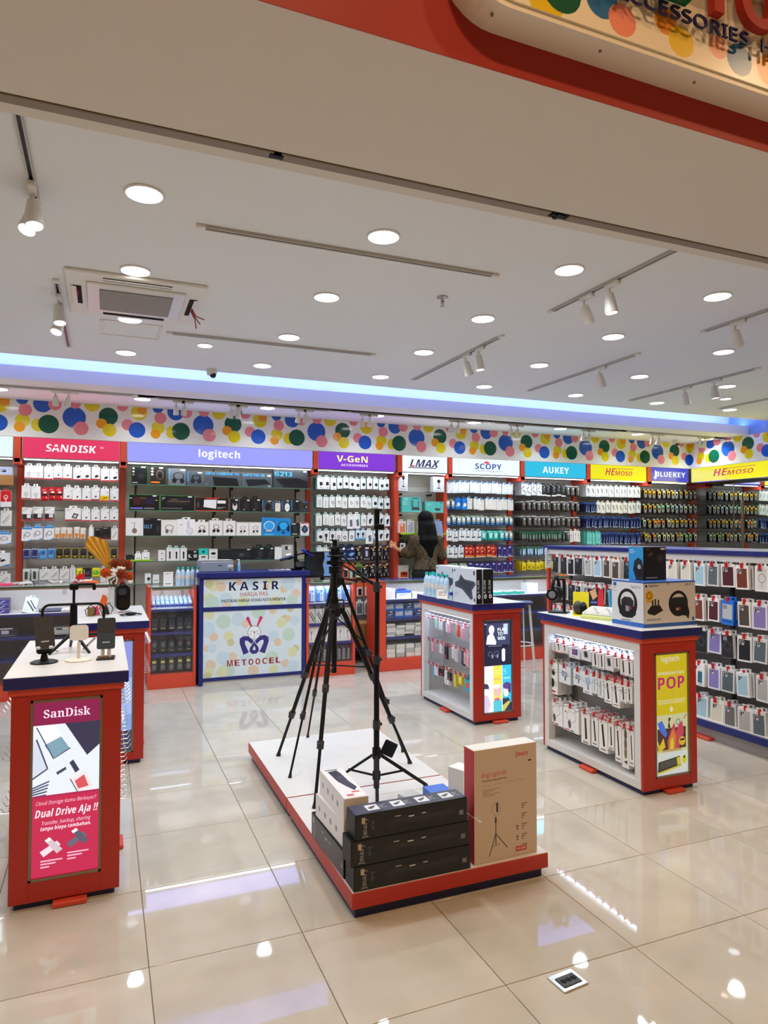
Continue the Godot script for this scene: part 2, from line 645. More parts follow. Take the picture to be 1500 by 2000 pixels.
func draw_atlas() -> void:
	atlas = sheet(2048, 2048, "#888888")
	# red bay
	design("adapter", "#e8e8e8", "#f0f0ee", "r 0 .9 1 .1 #c4202a;t .08 .06 .5 .12 3 #b9b9bd;c .82 .3 .05 #777;p .35 .72 .6 .6 .85 .62 .8 .76 .5 .82 #1d1d20")
	design("adapter_small", "#e8e8e8", "#f0f0ee", "r 0 .9 1 .1 #c4202a;t .08 .06 .6 .12 3 #b9b9bd;c .85 .3 .05 #777;p .4 .7 .6 .62 .7 .68 .5 .78 #2d2d30")
	design("white_loop", "#ececec", "#f2f2f0", "r 0 .92 1 .08 #c4202a;t .1 .06 .5 .1 2 #bbb;o .5 .62 .18 .06 #8b8b90;r .42 .68 .16 .2 #c9c9cc")
	design("red_card", "#b3141c", "#d01822", "r 0 .48 1 .14 #241113;t .15 .14 .6 .14 2 #f2b5b5;p .3 .34 .8 .3 .85 .44 .4 .46 #f6e9e9;c .8 .75 .1 #f4c6c6")
	design("yellow_half", "#e6e6e6", "#f1f1ef", "r 0 .55 1 .36 #f0c21c;r 0 .91 1 .09 #c4202a;l .3 .8 .75 .66 .1 #5c4a1a;c .85 .3 .07 #999")
	design("split_pack", "#e6e6e6", "#f0f0ee", "r 0 .5 1 .38 #3a2b2e;r 0 .88 1 .12 #d44;r .5 .52 .36 .26 #e8e8ea;t .1 .1 .6 .2 3 #aaa")
	design("phone_box", "#e8e8e8", "#f1f0ee", "r 0 .9 1 .1 #c4202a;p .55 .4 .85 .5 .7 .85 .4 .75 #2b2b2f;p .58 .5 .76 .56 .66 .75 .5 .7 #cfd3da;t .08 .1 .4 .2 3 #bbb")
	design("blue_cable", "#e8eef4", "#f3f5f6", "r 0 0 1 .14 #2d8fdb;p 1 .85 1 1 .55 1 #2d8fdb;o .55 .5 .26 .07 #8f959c;r .2 .5 .1 .3 #8f959c")
	design("orange_blister", "#d9cdbd", "#e6dccd", "r .25 .02 .5 .3 #e9e7df;c .5 .68 .32 #e88b3a;r .2 .42 .6 .12 #f3ece2")
	design("dark_multi", "#2a2428", "#33302f", "r 0 .88 1 .12 #b02530;c .5 .45 .32 #17181c;r .1 .06 .5 .1 #8d8d95")
	design("blister_navy", "#24448c", "#c5ccd8", "r .14 .12 .72 .62 #27408a;r .26 .2 .48 .4 #3b2d63;r .1 .78 .8 .16 #2f4a86")
	design("blister_sky", "#3d8fd0", "#a9d0ee", "r .14 .12 .72 .5 #3f86cd;r .1 .66 .8 .28 #5aa9e2;c .5 .36 .2 #2b5fa8")
	design("blister_black", "#5b5326", "#b7a85a", "r .1 .08 .8 .62 #1c1b1d;r .25 .16 .5 .36 #3d3b3e;r .1 .74 .8 .2 #23210f;r .3 .78 .4 .1 #c9b336")
	design("clear_tall", "#c9cdc2", "#d4d8cf", "r .3 .2 .4 .6 #4a4d4a;r .1 .05 .8 .1 #e8ebe4")
	design("cable_white", "#e4e2dc", "#efede8", "l .2 .8 .8 .3 .06 #77777b;l .3 .85 .85 .45 .05 #9a9a9e;t .1 .06 .5 .1 2 #b5b5b5")
	design("yellow_pack", "#d7c512", "#f0dd18", "p .3 .75 .55 .3 .7 .35 .5 .8 #4a6b3c;r .15 .1 .5 .1 #fff6a8")
	design("green_pack", "#c7d616", "#f0e32a", "c .5 .5 .34 #3fae2c;c .45 .45 .15 #86e04e;r .1 .86 .8 .1 #e8b416")
	design("black_pack", "#1a1a1c", "#232326", "r .1 .12 .14 .5 #b8b8bc;c .6 .45 .25 #55565c;r .1 .84 .8 .06 #bdbdbd")
	design("long_white", "#e9e6e2", "#f1efec", "l .5 .2 .5 .8 .08 #9b9b9f;r .3 .08 .4 .05 #c5c5c5")
	design("blank_white", "#efeeea", "#f4f3f0", "c .75 .06 .05 #777;t .2 .9 .4 .05 1 #d0d0d0")
	design("grey_headset", "#e4ddd0", "#aeb6ce", "o .55 .42 .2 .06 #1d2029;e .42 .55 .09 .1 #1d2029;e .68 .55 .09 .1 #1d2029;r .05 .1 .25 .25 #35538f")
	design("carton_box", "#9a6c3e", "#a87a49", "c .15 .25 .06 #eee;c .15 .5 .06 #eee;c .15 .75 .06 #eee")
	design("red_tall", "#d5d5d5", "#d81f26", "r 0 .68 1 .32 #f1efee;o .5 .4 .2 .07 #f4dede;r .45 .4 .1 .3 #f4dede")
	design("two_black", "#f0f0f0", "#f6f6f4", "p .3 .5 .5 .36 .62 .44 .42 .6 #151515;p .5 .58 .7 .45 .82 .54 .62 .68 #151515;p 1 .82 1 1 .5 1 #2d8fdb")
	# purple bay
	design("charger_teal", "#12917f", "#eef3f2", "t .1 .08 .6 .1 2 #b5c3c2;c .85 .12 .06 #3aa;p .4 .42 .85 .4 .88 .66 .45 .72 #1e2126;r .4 .84 .5 .05 #aab")
	design("plug_teal", "#12917f", "#eaf1f2", "t .1 .08 .6 .1 2 #b5c3c2;e .62 .58 .26 .16 #23262b;r .5 .86 .3 .05 #99a")
	design("wires_teal", "#12a090", "#f1f3f0", "l .4 .35 .75 .65 .07 #4c4e52;l .32 .45 .7 .8 .06 #6a6c70;l .55 .35 .9 .6 .05 #6a6c70;t .1 .08 .5 .08 2 #bcc")
	design("lines_teal", "#12a090", "#f1f3f0", "l .45 .3 .45 .9 .05 #707377;l .65 .3 .65 .9 .05 #707377;t .1 .08 .5 .08 2 #bcc")
	design("ring_teal", "#12a090", "#f2f3f1", "o .5 .62 .24 .1 #2b2d31;t .1 .08 .5 .08 2 #bcc;c .86 .9 .05 #888")
	design("watch_teal", "#0f9a86", "#eef1ee", "e .5 .42 .24 .16 #3a3b40;p .4 .5 .62 .5 .56 .9 .4 .9 #27282c;t .1 .06 .4 .08 2 #bcc")
	design("power_slab", "#e6ebef", "#eef2f4", "p .35 .45 .7 .3 .9 .38 .6 .85 .38 .78 #2a2b30;t .1 .08 .5 .08 2 #bcc")
	design("power_grey", "#e6ebef", "#f2f4f4", "p .35 .4 .75 .34 .82 .8 .45 .86 #6b6d79;t .5 .06 .4 .08 1 #bcc")
	design("blue_bulb", "#4aa3d8", "#dcedf7", "r 0 .82 1 .18 #6db5e2;e .5 .42 .24 .16 #25262c;r .4 .5 .2 .28 #25262c")
	design("navy_drive", "#141c3c", "#1b2750", "p .2 .58 .6 .44 .95 .5 .5 .72 #7fb6e6;r .1 .86 .8 .06 #aebfe0;r .5 .1 .3 .16 #f2f2f2;r .1 .2 .3 .06 #90a5d5")
	design("black_cable", "#0e0e10", "#17171a", "r .1 .1 .6 .08 #e4922a;r .2 .22 .3 .08 #f4e8d8;o .5 .52 .17 .06 #d8d8da;r .12 .7 .1 .2 #e6e6e6;r .75 .7 .1 .2 #bbb;r .6 .02 .35 .08 #eee")
	design("dark_unit", "#22222c", "#2c2b38", "r .35 .3 .3 .4 #c9c8e2;r .1 .84 .8 .06 #9b9ab2;r .3 .06 .5 .12 #e8e8ee")
	design("case_orange", "#c9552c", "#d95f30", "r .12 .3 .76 .65 #d8cfd0;r .3 .42 .5 .5 #1c1420")
	design("case_teal", "#c9552c", "#d95f30", "r .12 .3 .4 .65 #8fd6d0;r .52 .36 .4 .56 #10302c")
	design("case_green", "#4d7f2f", "#62963d", "r .12 .2 .76 .6 #27442f;r .1 .85 .8 .12 #d9d6c9")
	# wide white bay with a crown on its sign
	design("white_tagged", "#d8e3ee", "#e6eef6", "r .35 0 .4 .08 #2f8fd0;t .15 .2 .7 .06 1 #7d8894;r .55 .86 .25 .04 #777;e .5 .5 .2 .12 #dbe5ee")
	design("white_warm", "#dedfdc", "#eceae4", "r .35 0 .4 .08 #2f8fd0;t .15 .2 .7 .06 1 #8d8f8c;o .5 .5 .15 .05 #d2cfc6;r .15 .88 .2 .04 #999")
	design("blue_egg", "#1463b5", "#1b79d6", "e .55 .55 .26 .18 #e9eff6;r .1 .68 .25 .08 #bfe0fb;t .2 .1 .5 .1 2 #5da9ee")
	design("plug_card", "#3a6a96", "#93a8a2", "r .3 0 .4 .12 #d6cf5a;r .2 .16 .6 .34 #f1f1ee;r .3 .52 .4 .16 #c9cbc6;r 0 .72 1 .28 #1f5c9e;r .3 .8 .4 .08 #7db2e0")
	design("holder_white", "#dfe6ec", "#eff2f3", "r .3 .02 .4 .08 #2f8fd0;r .45 .2 .1 .45 #23262a;e .45 .65 .2 .06 #23262a;c .78 .62 .13 #2b2e33;r .2 .86 .4 .04 #aaa")
	design("teal_blister", "#139b96", "#3cc9bd", "c .5 .22 .4 #7be0d6;r .32 .34 .36 .4 #f2f5f3;r .25 .3 .5 .1 #e7f6f3;r .3 .84 .5 .05 #0d7f78")
	design("red_tall_pack", "#b3261c", "#cf2e1f", "r .1 .05 .4 .12 #f3c9b8;l .35 .35 .75 .75 .16 #23171b;c .35 .45 .12 #e9e5e5;r 0 .78 1 .12 #e88a2c;r 0 .92 1 .08 #efe6da;r .78 .1 .12 .25 #e8a22c")
	design("purple_pack", "#2c2664", "#3a3280", "r .1 .06 .45 .12 #d7d4ee;p .5 .3 .85 .25 .8 .7 .5 .75 #2a2459;r .1 .78 .4 .08 #c4c0e4;r 0 .93 1 .07 #efeff2;l .9 .2 .8 .75 .05 #b9b4e0")
	# cyan bay
	design("diag_white", "#cfdcea", "#edf2f5", "l .1 .45 .6 .2 .1 #1c1d20;l .25 .55 .85 .8 .1 #1c1d20;r .4 0 .3 .06 #3a8ad6;t .5 .86 .4 .05 1 #aaa")
	design("dark_stripe", "#1d1f22", "#25282b", "p .3 .28 .6 .2 .7 .55 .4 .7 #5b6064;c .6 .2 .08 #cfd3d6;r 0 .88 1 .12 #f2f2f0;t .1 .05 .5 .06 1 #c9c9c9")
	design("grey_earbud", "#1b1616", "#6c6c6c", "r 0 0 1 .1 #d5d6d4;p 0 .4 1 .2 1 .7 0 .95 #4b4846;l .5 .3 .62 .85 .1 #b9bbba;c .62 .3 .12 #e4e6e5;r 0 .82 1 .18 #4d3f3c")
	design("green_slim", "#2a2d28", "#577767", "r 0 0 1 .28 #2e6b50;l .3 .35 .7 .7 .14 #b9bfc0;r 0 .75 1 .25 #4b3f3c")
	design("sky_slim", "#3c5a52", "#a5c6e6", "r 0 0 1 .25 #3f7f63;l .3 .4 .75 .8 .2 #e2eef8;r 0 .8 1 .2 #6f95c8")
	design("blue_slim", "#2b4fae", "#2f62cf", "p .2 .3 .8 .2 .7 .6 .2 .7 #8fb6f4;r .1 .8 .8 .1 #dbe6fa")
	design("yellow_slim", "#c4a50f", "#e9cf17", "r .1 .05 .8 .1 #fbf3a0;l .35 .5 .35 .85 .14 #3a351a;l .65 .5 .65 .85 .12 #3a351a")
	design("fork_white", "#e8e5e0", "#f1efeb", "l .5 .25 .5 .85 .06 #67676b;l .35 .25 .5 .5 .05 #67676b;l .65 .25 .5 .5 .05 #67676b")
	# yellow bay
	design("slash_white", "#cfd6d8", "#e9ecea", "l .35 .25 .65 .7 .12 #23262b;l .5 .2 .75 .55 .08 #3d4147;t .2 .86 .6 .06 1 #aaa")
	design("slash_cream", "#d8d6cc", "#efece2", "l .3 .25 .65 .75 .12 #2b2b2b;l .48 .22 .8 .62 .08 #3d3d3d;t .2 .88 .6 .05 1 #bbb")
	design("navy_slim", "#131b3f", "#22356f", "r 0 0 1 .12 #3d63b4;l .2 .8 .7 .35 .14 #aebbdc;e .5 .9 .35 .08 #c9d0df;l .75 .2 .6 .6 .1 #0e1430")
	design("teal_slim", "#4fb7ae", "#6fd0c4", "o .5 .3 .12 .04 #ddf6f0;r .2 .8 .6 .05 #bff0e6")
	# blue bay: black cards with a coloured label over a grey bud
	for k: Array in [["bud_yellow", "#e6b62a"], ["bud_orange", "#ee9424"], ["bud_pale", "#e2e0ac"], ["bud_green", "#a9cf6c"], ["bud_blue", "#b9d3d8"], ["bud_mint", "#a6dcae"]]:
		design(k[0], "#141416", "#1f2023", "r .3 .04 .5 .1 #d8d6c6;r .2 .18 .6 .42 %s;e .5 .7 .3 .2 #8c8b8a;e .5 .48 .2 .12 #3a3a38;r .15 .9 .3 .05 #77777a" % k[1])
	# standing boxes in the lavender bay
	design("headset_green", "#1d8a2e", "#17191b", "c .12 .12 .07 #e8e8e8;c .12 .3 .07 #e8e8e8;c .12 .46 .07 #9a9a9a;e .6 .55 .2 .18 #2b2d30;r .05 .88 .35 .05 #b9b9bd;r .6 .02 .3 .07 #e8ecd8")
	design("headset_brown", "#1d8a2e", "#2a2320", "c .12 .12 .08 #eee;c .12 .28 .08 #eee;c .12 .44 .08 #eee;e .6 .45 .24 .27 #67605a;e .6 .47 .17 .22 #2a2320;e .66 .52 .1 .14 #191614;r .05 .82 .55 .09 #e8872c;r .55 .04 .25 .08 #f2f2f2")
	design("headset_g", "#4a4f55", "#6b7077", "v .1 .35 .14 .6 G522 #39a9ea;o .6 .45 .32 .06 #1b1e22;e .36 .72 .13 .15 #17191d;e .8 .74 .13 .15 #17191d;c .72 .07 .05 #e2cf7a;r .78 .05 .2 .08 #e9eff4")
	design("headset_g_dark", "#3a4046", "#4f565e", "v .12 .38 .16 .62 G321 #39a9ea;o .6 .45 .3 .1 #22262b;e .38 .68 .13 .16 #1d2024;e .8 .68 .13 .16 #1d2024;r .7 .06 .28 .09 #e9eff4")
	design("kb_carbon", "#8b928f", "#4a5158", "s .4 .2 .14 #3aa8ec .74 G512_CARBON;p .22 .34 .9 .42 .96 .95 .28 .98 #14161a;c .06 .85 .03 #3aa8ec;r .84 .08 .13 .1 #3f86c6")
	design("kb_tkl", "#8b928f", "#50575d", "s .4 .22 .16 #3aa8ec .7 G413_TKL_SE;p .12 .45 .78 .4 .94 .74 .22 .95 #1a1d24;r .84 .1 .12 .12 #e8e8e8;c .9 .9 .04 #e8e8e8")
	design("kb_wide", "#30363b", "#3f454b", "s .29 .36 .24 #3aa8ec .5 G213;p .06 .5 .7 .42 1 .62 1 .98 .3 .98 #1e2126;p .1 .52 .68 .46 .95 .6 .35 .86 #15171b;r .86 .04 .1 .08 #eee")
	design("kb_rgb_red", "#21c23a", "#121315", "r .16 .16 .68 .48 #2c1a1f;r .16 .16 .2 .48 #4a1c20;r .36 .16 .2 .1 #58501c;r .56 .2 .28 .4 #262041;r .04 .82 .42 .1 #8a6fd8;r .5 .82 .34 .1 #77777c;c .9 .34 .04 #e2cf3a;r .78 .02 .14 .08 #eee;c .06 .22 .05 #ccc")
	design("kb_rgb", "#21c23a", "#141518", "p .2 .18 .86 .22 .88 .42 .18 .44 #23263f;r .2 .36 .66 .06 #7a5b2a;r .3 .2 .2 .1 #54581f;p .14 .46 .8 .46 .84 .62 .1 .62 #202226;r .04 .8 .6 .1 #56575b;r .8 .02 .12 .08 #eee;t .05 .12 .1 .2 3 #ccc")
	design("kb_red_white", "#b5221f", "#1c1718", "r .3 .02 .4 .07 #e8231f;p .26 .16 .64 .14 .62 .82 .24 .7 #e6e6ea;r .66 .2 .26 .22 #f0ede4;t .66 .7 .26 .16 3 #bdb7b7;r 0 .95 1 .05 #e03024;r .06 .35 .06 .4 #555")
	design("mouse_white", "#b5b1a4", "#1d1d1f", "e .52 .62 .25 .3 #d9d6d4;r .38 .3 .28 .28 #2a1b1d;r .55 .1 .3 .09 #f2f2f2")
	design("mouse_black", "#2a2a2c", "#1b1b1d", "e .55 .5 .22 .28 #2d2e31;r .66 .08 .28 .1 #f2f2f2;r .3 .82 .14 .06 #ddd")
	design("mouse_tri", "#33363a", "#43484d", "v .12 .4 .14 .6 G304 #39a9ea;e .62 .6 .28 .3 #17181a;r .6 .1 .34 .08 #eee;c .2 .9 .05 #eee")
	design("mouse_cream", "#33363a", "#42474b", "v .12 .45 .15 .6 G305 #39a9ea;r .34 .25 .6 .72 #e2d4c4;e .64 .6 .24 .36 #ecdfd0;l .64 .3 .64 .6 .03 #6b5b4c;c .5 .12 .06 #eed;c .8 .14 .06 #eed")
	design("mouse_pearl", "#2f3338", "#3a4046", "v .14 .45 .18 .7 G309 #39a9ea;e .66 .62 .28 .34 #f0f0ea;l .5 .66 .8 .66 .04 #333;r .6 .06 .25 .08 #eee")
	design("mouse_word", "#22262a", "#262a2f", "v .18 .45 .24 .8 G502 #39a9ea;e .72 .5 .18 .3 #17181b;r .66 .1 .28 .1 #eed")
	design("mouse_side", "#3a3b3c", "#39393a", "r .3 .06 .5 .08 #3f7fc0;p .3 .4 .9 .3 .9 .65 .5 .6 #161618;c .72 .52 .09 #c9c9c9;c .5 .82 .05 #3f8fd0")
	design("white_round", "#e6e4e1", "#f0efec", "l .5 .3 .48 .62 .04 #97928c;e .5 .72 .14 .15 #8d7468;t .3 .28 .3 .05 1 #999;c .8 .9 .03 #999")
	design("ult_black", "#17181b", "#1d1e22", "s .26 .58 .2 #6fb4ea .46 ULT;e .82 .6 .1 .22 #34363b;r .78 .05 .2 .07 #eee;t .06 .06 .3 .05 1 #888")
	design("headphones_grey", "#e2ddd8", "#ece8e3", "o .5 .5 .26 .05 #7d746c;e .36 .72 .1 .14 #6b625c;e .64 .72 .1 .14 #b9b3ad;t .05 .04 .9 .05 1 #c9c4be;t .4 .93 .2 .03 1 #555")
	design("headphones_white", "#e6e6ea", "#eeeef0", "l .6 .1 .62 .6 .1 #c5c7ce;e .7 .72 .2 .22 #cdd0d8;e .68 .7 .14 .17 #e0e2e8;s .22 .38 .06 #333 .16 10C;t .1 .05 .3 .04 1 #bbb")
	design("headset_mic", "#e4dfd8", "#eeeae4", "o .52 .42 .22 .04 #26221f;e .36 .68 .12 .11 #181616;e .66 .68 .12 .11 #181616;l .2 .82 .4 .7 .04 #26221f;t .05 .04 .9 .05 1 #c9c4be;t .35 .9 .3 .03 1 #777")
	design("headset_thin", "#e4dfd8", "#eeeae4", "o .52 .42 .2 .03 #26221f;e .38 .68 .09 .08 #181616;e .66 .68 .09 .08 #181616;l .22 .82 .55 .76 .03 #26221f;t .05 .04 .9 .05 1 #c9c4be;t .35 .9 .3 .03 1 #777")
	design("headset_blue", "#1b7fc4", "#2a97dc", "r .08 .08 .84 .8 #1f86cc;c .5 .42 .3 #35aef0;o .5 .45 .38 .06 #e6eef4;r .3 .72 .4 .06 #e3e0d6;r .2 .9 .6 .07 #6cc3f2")
	design("headset_blue_dark", "#1b7fc4", "#2a97dc", "r .06 .06 .88 .84 #2090d8;c .5 .4 .28 #35b6f6;p .35 .55 .65 .55 .58 .85 .42 .85 #35b6f6;o .5 .45 .38 .06 #1a2b44;e .16 .6 .1 .18 #17243c;e .84 .6 .1 .18 #17243c;r .42 .75 .16 .15 #15314f")
	design("black_wing", "#17181a", "#1d1e20", "p .25 .2 .8 .2 .7 .75 .35 .75 #35373a;r .1 .06 .5 .08 #eee;r .2 .85 .6 .07 #ddd")
	design("mouse_wing", "#d9d9dc", "#e6e7ea", "e .5 .5 .28 .3 #1b2130;l .1 .3 .25 .7 .08 #1b2130;l .9 .3 .75 .7 .08 #1b2130;e .5 .5 .14 .18 #4f6f96;r .1 0 .9 .08 #c9242c;t .2 .86 .6 .06 1 #666")
	design("white_buds", "#e6e6e4", "#f4f4f2", "e .36 .66 .09 .06 #151515;e .66 .66 .09 .06 #151515;t .2 .9 .3 .04 1 #bbb")
	design("small_white", "#e0dcd6", "#eeebe6", "l .4 .7 .6 .55 .16 #222")
	design("torch_box", "#dedcd6", "#ecebe7", "r 0 0 1 .1 #cfe8e4;e .5 .38 .13 .1 #141414;r .4 .38 .22 .46 #161616;t .2 .92 .6 .03 1 #999")
	design("camera_black", "#17191b", "#1c1f22", "r .12 .4 .3 .32 #d6d6da;c .45 .52 .2 #23262b;r .6 .4 .3 .32 #bfc2c8;r .6 .1 .25 .1 #eee;c .1 .9 .05 #eee")
	design("teal_cam", "#1fc0b0", "#27cdbb", "p .35 .35 .65 .35 .6 .7 .4 .7 #123")
	design("white_cam", "#dcdad6", "#ece9e5", "e .5 .4 .28 .12 #232323;r .25 .7 .5 .05 #999;r .1 .05 .8 .06 #c9c5bf")
	design("kb_dark", "#16181a", "#1d2022", "p .12 .3 .9 .26 .94 .8 .08 .8 #2a2f34;p .14 .34 .6 .32 .6 .74 .12 .74 #24282c;r .62 .45 .12 .2 #56636a;r .04 .06 .3 .08 #2e5a50;r .84 .04 .1 .1 #eee")
	design("mouse_dark", "#191b1d", "#202326", "e .6 .52 .22 .26 #34383c;r .1 .04 .35 .06 #2c6b58;r .6 .1 .26 .1 #eee;t .3 .9 .35 .03 1 #ddd")
	design("clear_grey", "#b9b6ae", "#c4c2bb", "r .3 .1 .35 .25 #2c2c2c;r .55 .12 .25 .2 #eee")
	design("mic_box", "#c9ced6", "#dde1e6", "e .5 .3 .16 .12 #1b2226;l .5 .4 .5 .74 .05 #1b2226;e .5 .76 .16 .03 #1b2226;t .2 .9 .6 .04 1 #455;t .1 .05 .4 .06 2 #889")
	design("router_tall", "#2f9c9c", "#5cc4c0", "r .52 .2 .04 .5 #3c4348;r .88 .2 .04 .5 #3c4348;r .58 .2 .03 .5 #3c4348;p .56 .66 .9 .66 .96 .86 .5 .86 #4a5156;t .07 .25 .3 .3 5 #a5e3df;s .22 .17 .1 #d6f4f2 .22 tp;r .56 .05 .38 .07 #2d5f62")
	design("router_low", "#2f9c9c", "#5cc4c0", "r .6 .1 .02 .5 #3c4348;r .82 .15 .02 .5 #3c4348;p .5 .66 .66 .58 .86 .66 .76 .86 .58 .84 #4a5156;t .12 .22 .3 .2 3 #a5e3df;r .82 .04 .12 .1 #39706f")
	design("case_peach", "#d8d2cb", "#e6e1da", "r .14 .2 .72 .76 #e9855c;r .25 .26 .34 .16 #f5d3c4;t .3 .05 .4 .05 1 #999")
	design("case_lilac", "#d8d2cb", "#e2e0e2", "r .14 .1 .72 .86 #b5b2cc;r .2 .16 .25 .14 #efedf4;t .3 .05 .4 .03 1 #999")
	design("case_mint", "#d8d2cb", "#e2e6e4", "r .14 .1 .72 .86 #b9cfd2;r .25 .2 .3 .1 #eef4f4")
	design("window_black", "#121212", "#181818", "r .14 .12 .72 .6 #ecebe6;c .42 .34 .14 #222;r .2 .78 .7 .12 #eee")
	design("orange_white", "#dad6cd", "#ece9e2", "r .15 .5 .75 .45 #ea4d1e;l .3 .65 .6 .75 .14 #222;l .5 .6 .85 .7 .12 #222;r .7 .1 .15 .05 #888")
	design("bottle_pack", "#7fb3e8", "#a9cdf4", "p .1 .5 .4 .4 .4 .98 .1 .98 #3f86e0;r .5 .45 .2 .5 #f0f4fa;r .55 .5 .08 .4 #6b5040;c .5 .15 .3 #e9f3ff;r .2 .28 .6 .04 #3a6bb0;p .4 .3 .7 .3 .55 .44 #3f7fe0")
	design("cable_grey", "#b9bdb8", "#d3d6d0", "l .2 .3 .85 .85 .12 #23272a;l .4 .2 .95 .7 .1 #34383a;t .1 .85 .3 .06 1 #777")
	design("tube_grey", "#4a4b4a", "#5f6160", "r .4 .2 .22 .7 #8d8f8e;c .5 .2 .12 #c9cbca;t .05 .1 .2 .8 7 #a9aaa9")
	design("black_blister", "#151618", "#1f2124", "r .2 .18 .6 .5 #34404a;r .34 .26 .34 .3 #131820;r .2 .78 .6 .08 #8f9498")
	design("black_bulb", "#151618", "#222427", "e .5 .42 .22 .2 #5f6a6a;c .5 .22 .2 #3f4648;r .3 .8 .4 .06 #a58d6a")
	design("black_lime", "#151618", "#202225", "r .25 .1 .5 .3 #cfcf7a;e .5 .66 .3 .2 #6b6b6b;r .15 .9 .3 .05 #77777a")
	design("bottle_rows", "#2d6fd0", "#3d8ae8", "o .5 .3 .36 .16 #e9f2ff;r .2 .5 .6 .4 #4d97ee;r .25 .55 .5 .1 #cfe4fb")
	# island and gondola packs
	design("mic_small", "#e6e1dc", "#f0ede8", "l .5 .3 .55 .75 .14 #202024;c .45 .3 .12 #202024;r 0 .92 1 .08 #c9252c;t .1 .05 .5 .06 1 #bbb")
	design("light_pad", "#dfdde4", "#eae8ee", "r .3 .3 .5 .42 #3d3548;r .34 .34 .36 .3 #8b5f9a;t .1 .08 .5 .08 2 #aaa;r .2 .86 .5 .05 #aaa")
	design("clip_box", "#d9d9dc", "#e8e8ea", "p .25 .3 .6 .25 .7 .7 .35 .75 #44484c;t .1 .08 .5 .06 1 #aaa;c .5 .5 .12 #222")
	design("stick_box", "#e8e5de", "#f2f0eb", "p .38 .2 .58 .2 .7 .82 .46 .86 #222326;t .15 .06 .5 .05 1 #bbb;r .2 .92 .6 .05 #888")
	design("pole_box", "#e8e5de", "#f2f0eb", "p .3 .2 .5 .17 .7 .8 .5 .84 #141416;r 0 0 1 .05 #c9252c;r .2 .9 .6 .04 #777;c .3 .12 .06 #888")
	design("kit_tall", "#e8e5de", "#f2f0eb", "r .1 .16 .1 .16 #999;e .6 .3 .16 .1 #1d1d1f;e .5 .64 .2 .14 #1d1d1f;r .2 .52 .1 .2 #444;r .82 .56 .06 .2 #888;r .1 .88 .7 .06 #c23033")
	design("screen_light", "#cfd6de", "#e6eaee", "p .25 .3 .7 .34 .72 .62 .27 .58 #4a4f55;p .29 .34 .66 .37 .68 .58 .31 .55 #9fb8cf;r .5 .62 .1 .2 #222;t .3 .1 .4 .05 1 #888")
	design("panel_light", "#cfd6de", "#e8ebee", "r .3 .25 .5 .3 #9fbfdf;l .55 .55 .58 .8 .1 #222;t .2 .08 .5 .05 1 #888;r .2 .9 .5 .05 #999")
	design("lamp_clip", "#e6e2dc", "#f3f1ee", "o .52 .42 .3 .02 #8d9094;p .3 .65 .42 .52 .52 .7 .5 .82 .4 .9 .34 .8 #55585c;c .16 .28 .05 #c9252c;t .72 .12 .22 .14 3 #8d8d90;r .1 .93 .3 .04 #c9252c;r .45 .93 .25 .04 #333")
	design("round_icons", "#e4dfd6", "#efeae2", "c .55 .2 .2 #5b4a40;c .55 .42 .2 #6a5d55;c .55 .63 .2 #7a6c52;p .3 .84 .8 .8 .7 .9 #222")
	design("glass_tall", "#dfe6e4", "#e9eeec", "p .3 .2 .7 .2 .6 .9 .35 .9 #b9c8c9;l .45 .3 .55 .8 .04 #7f9294;t .1 .06 .5 .05 1 #aaa")
	for k: Array in [["case_black", "#efece6", "#26272b"], ["case_blue", "#eaf0f4", "#a9cbd8"], ["case_brown", "#ece6da", "#55493f"], ["case_clear", "#e9e7e2", "#b7b6b1"], ["case_slate", "#d9dbd9", "#5d6a70"], ["case_rust", "#efece6", "#7a3a26"], ["case_violet", "#ece9f0", "#8e80bd"], ["case_forest", "#eff0ea", "#1e3d2b"], ["case_pink", "#f3e6e8", "#e0a7b2"], ["case_cream", "#f2eee2", "#e2dbc6"], ["case_wine", "#efece8", "#57262c"], ["case_grey", "#d5d5d3", "#74716d"]]:
		design(k[0], k[1], k[1], "r .11 .13 .78 .8 %s;r .17 .17 .32 .18 #cfcdcb;c .26 .22 .06 #333;c .4 .22 .06 #333;c .26 .3 .06 #333;t .3 .04 .4 .04 1 #999" % k[2])
	design("frame_yellow", "#d9b60f", "#f0cc12", "r .12 .14 .76 .68 #a79c92;r .2 .18 .3 .2 #d6d0ca;r .2 .86 .5 .06 #4a3d0c")
	design("frame_yellow_dark", "#d9b60f", "#f0cc12", "r .1 .1 .8 .72 #26272a;r .18 .14 .3 .2 #d6d0ca;r .3 .87 .4 .05 #4a3d0c")
	design("frame_blue", "#1e5fc4", "#2a78dc", "r .1 .16 .8 .6 #bfc4c6;r .16 .2 .3 .16 #8f8f8d;r .1 .82 .8 .06 #174a9c")
	design("case_ring", "#eeece8", "#f0eee9", "r .14 .12 .72 .8 #dedcd6;o .5 .48 .26 .05 #b39a94;l .5 .66 .5 .84 .05 #b39a94;r .2 .1 .3 .12 #6c6470")
	design("case_rugged", "#eceae4", "#3d4144", "p .1 .1 .9 .1 .95 .2 .88 .5 .95 .9 .8 .97 .2 .97 .05 .9 .12 .5 .05 .2 #25272b;o .5 .52 .28 .06 #4c5157;r .2 .14 .3 .16 #8c8f93;r .1 0 .8 .08 #e8e6e0")
	design("case_art", "#f1efea", "#f4f2ee", "r .4 .36 .4 .5 #2f6d8c;c .2 .2 .12 #27407a;r .45 .3 .3 .06 #ccc;r .45 .9 .4 .05 #9ab")
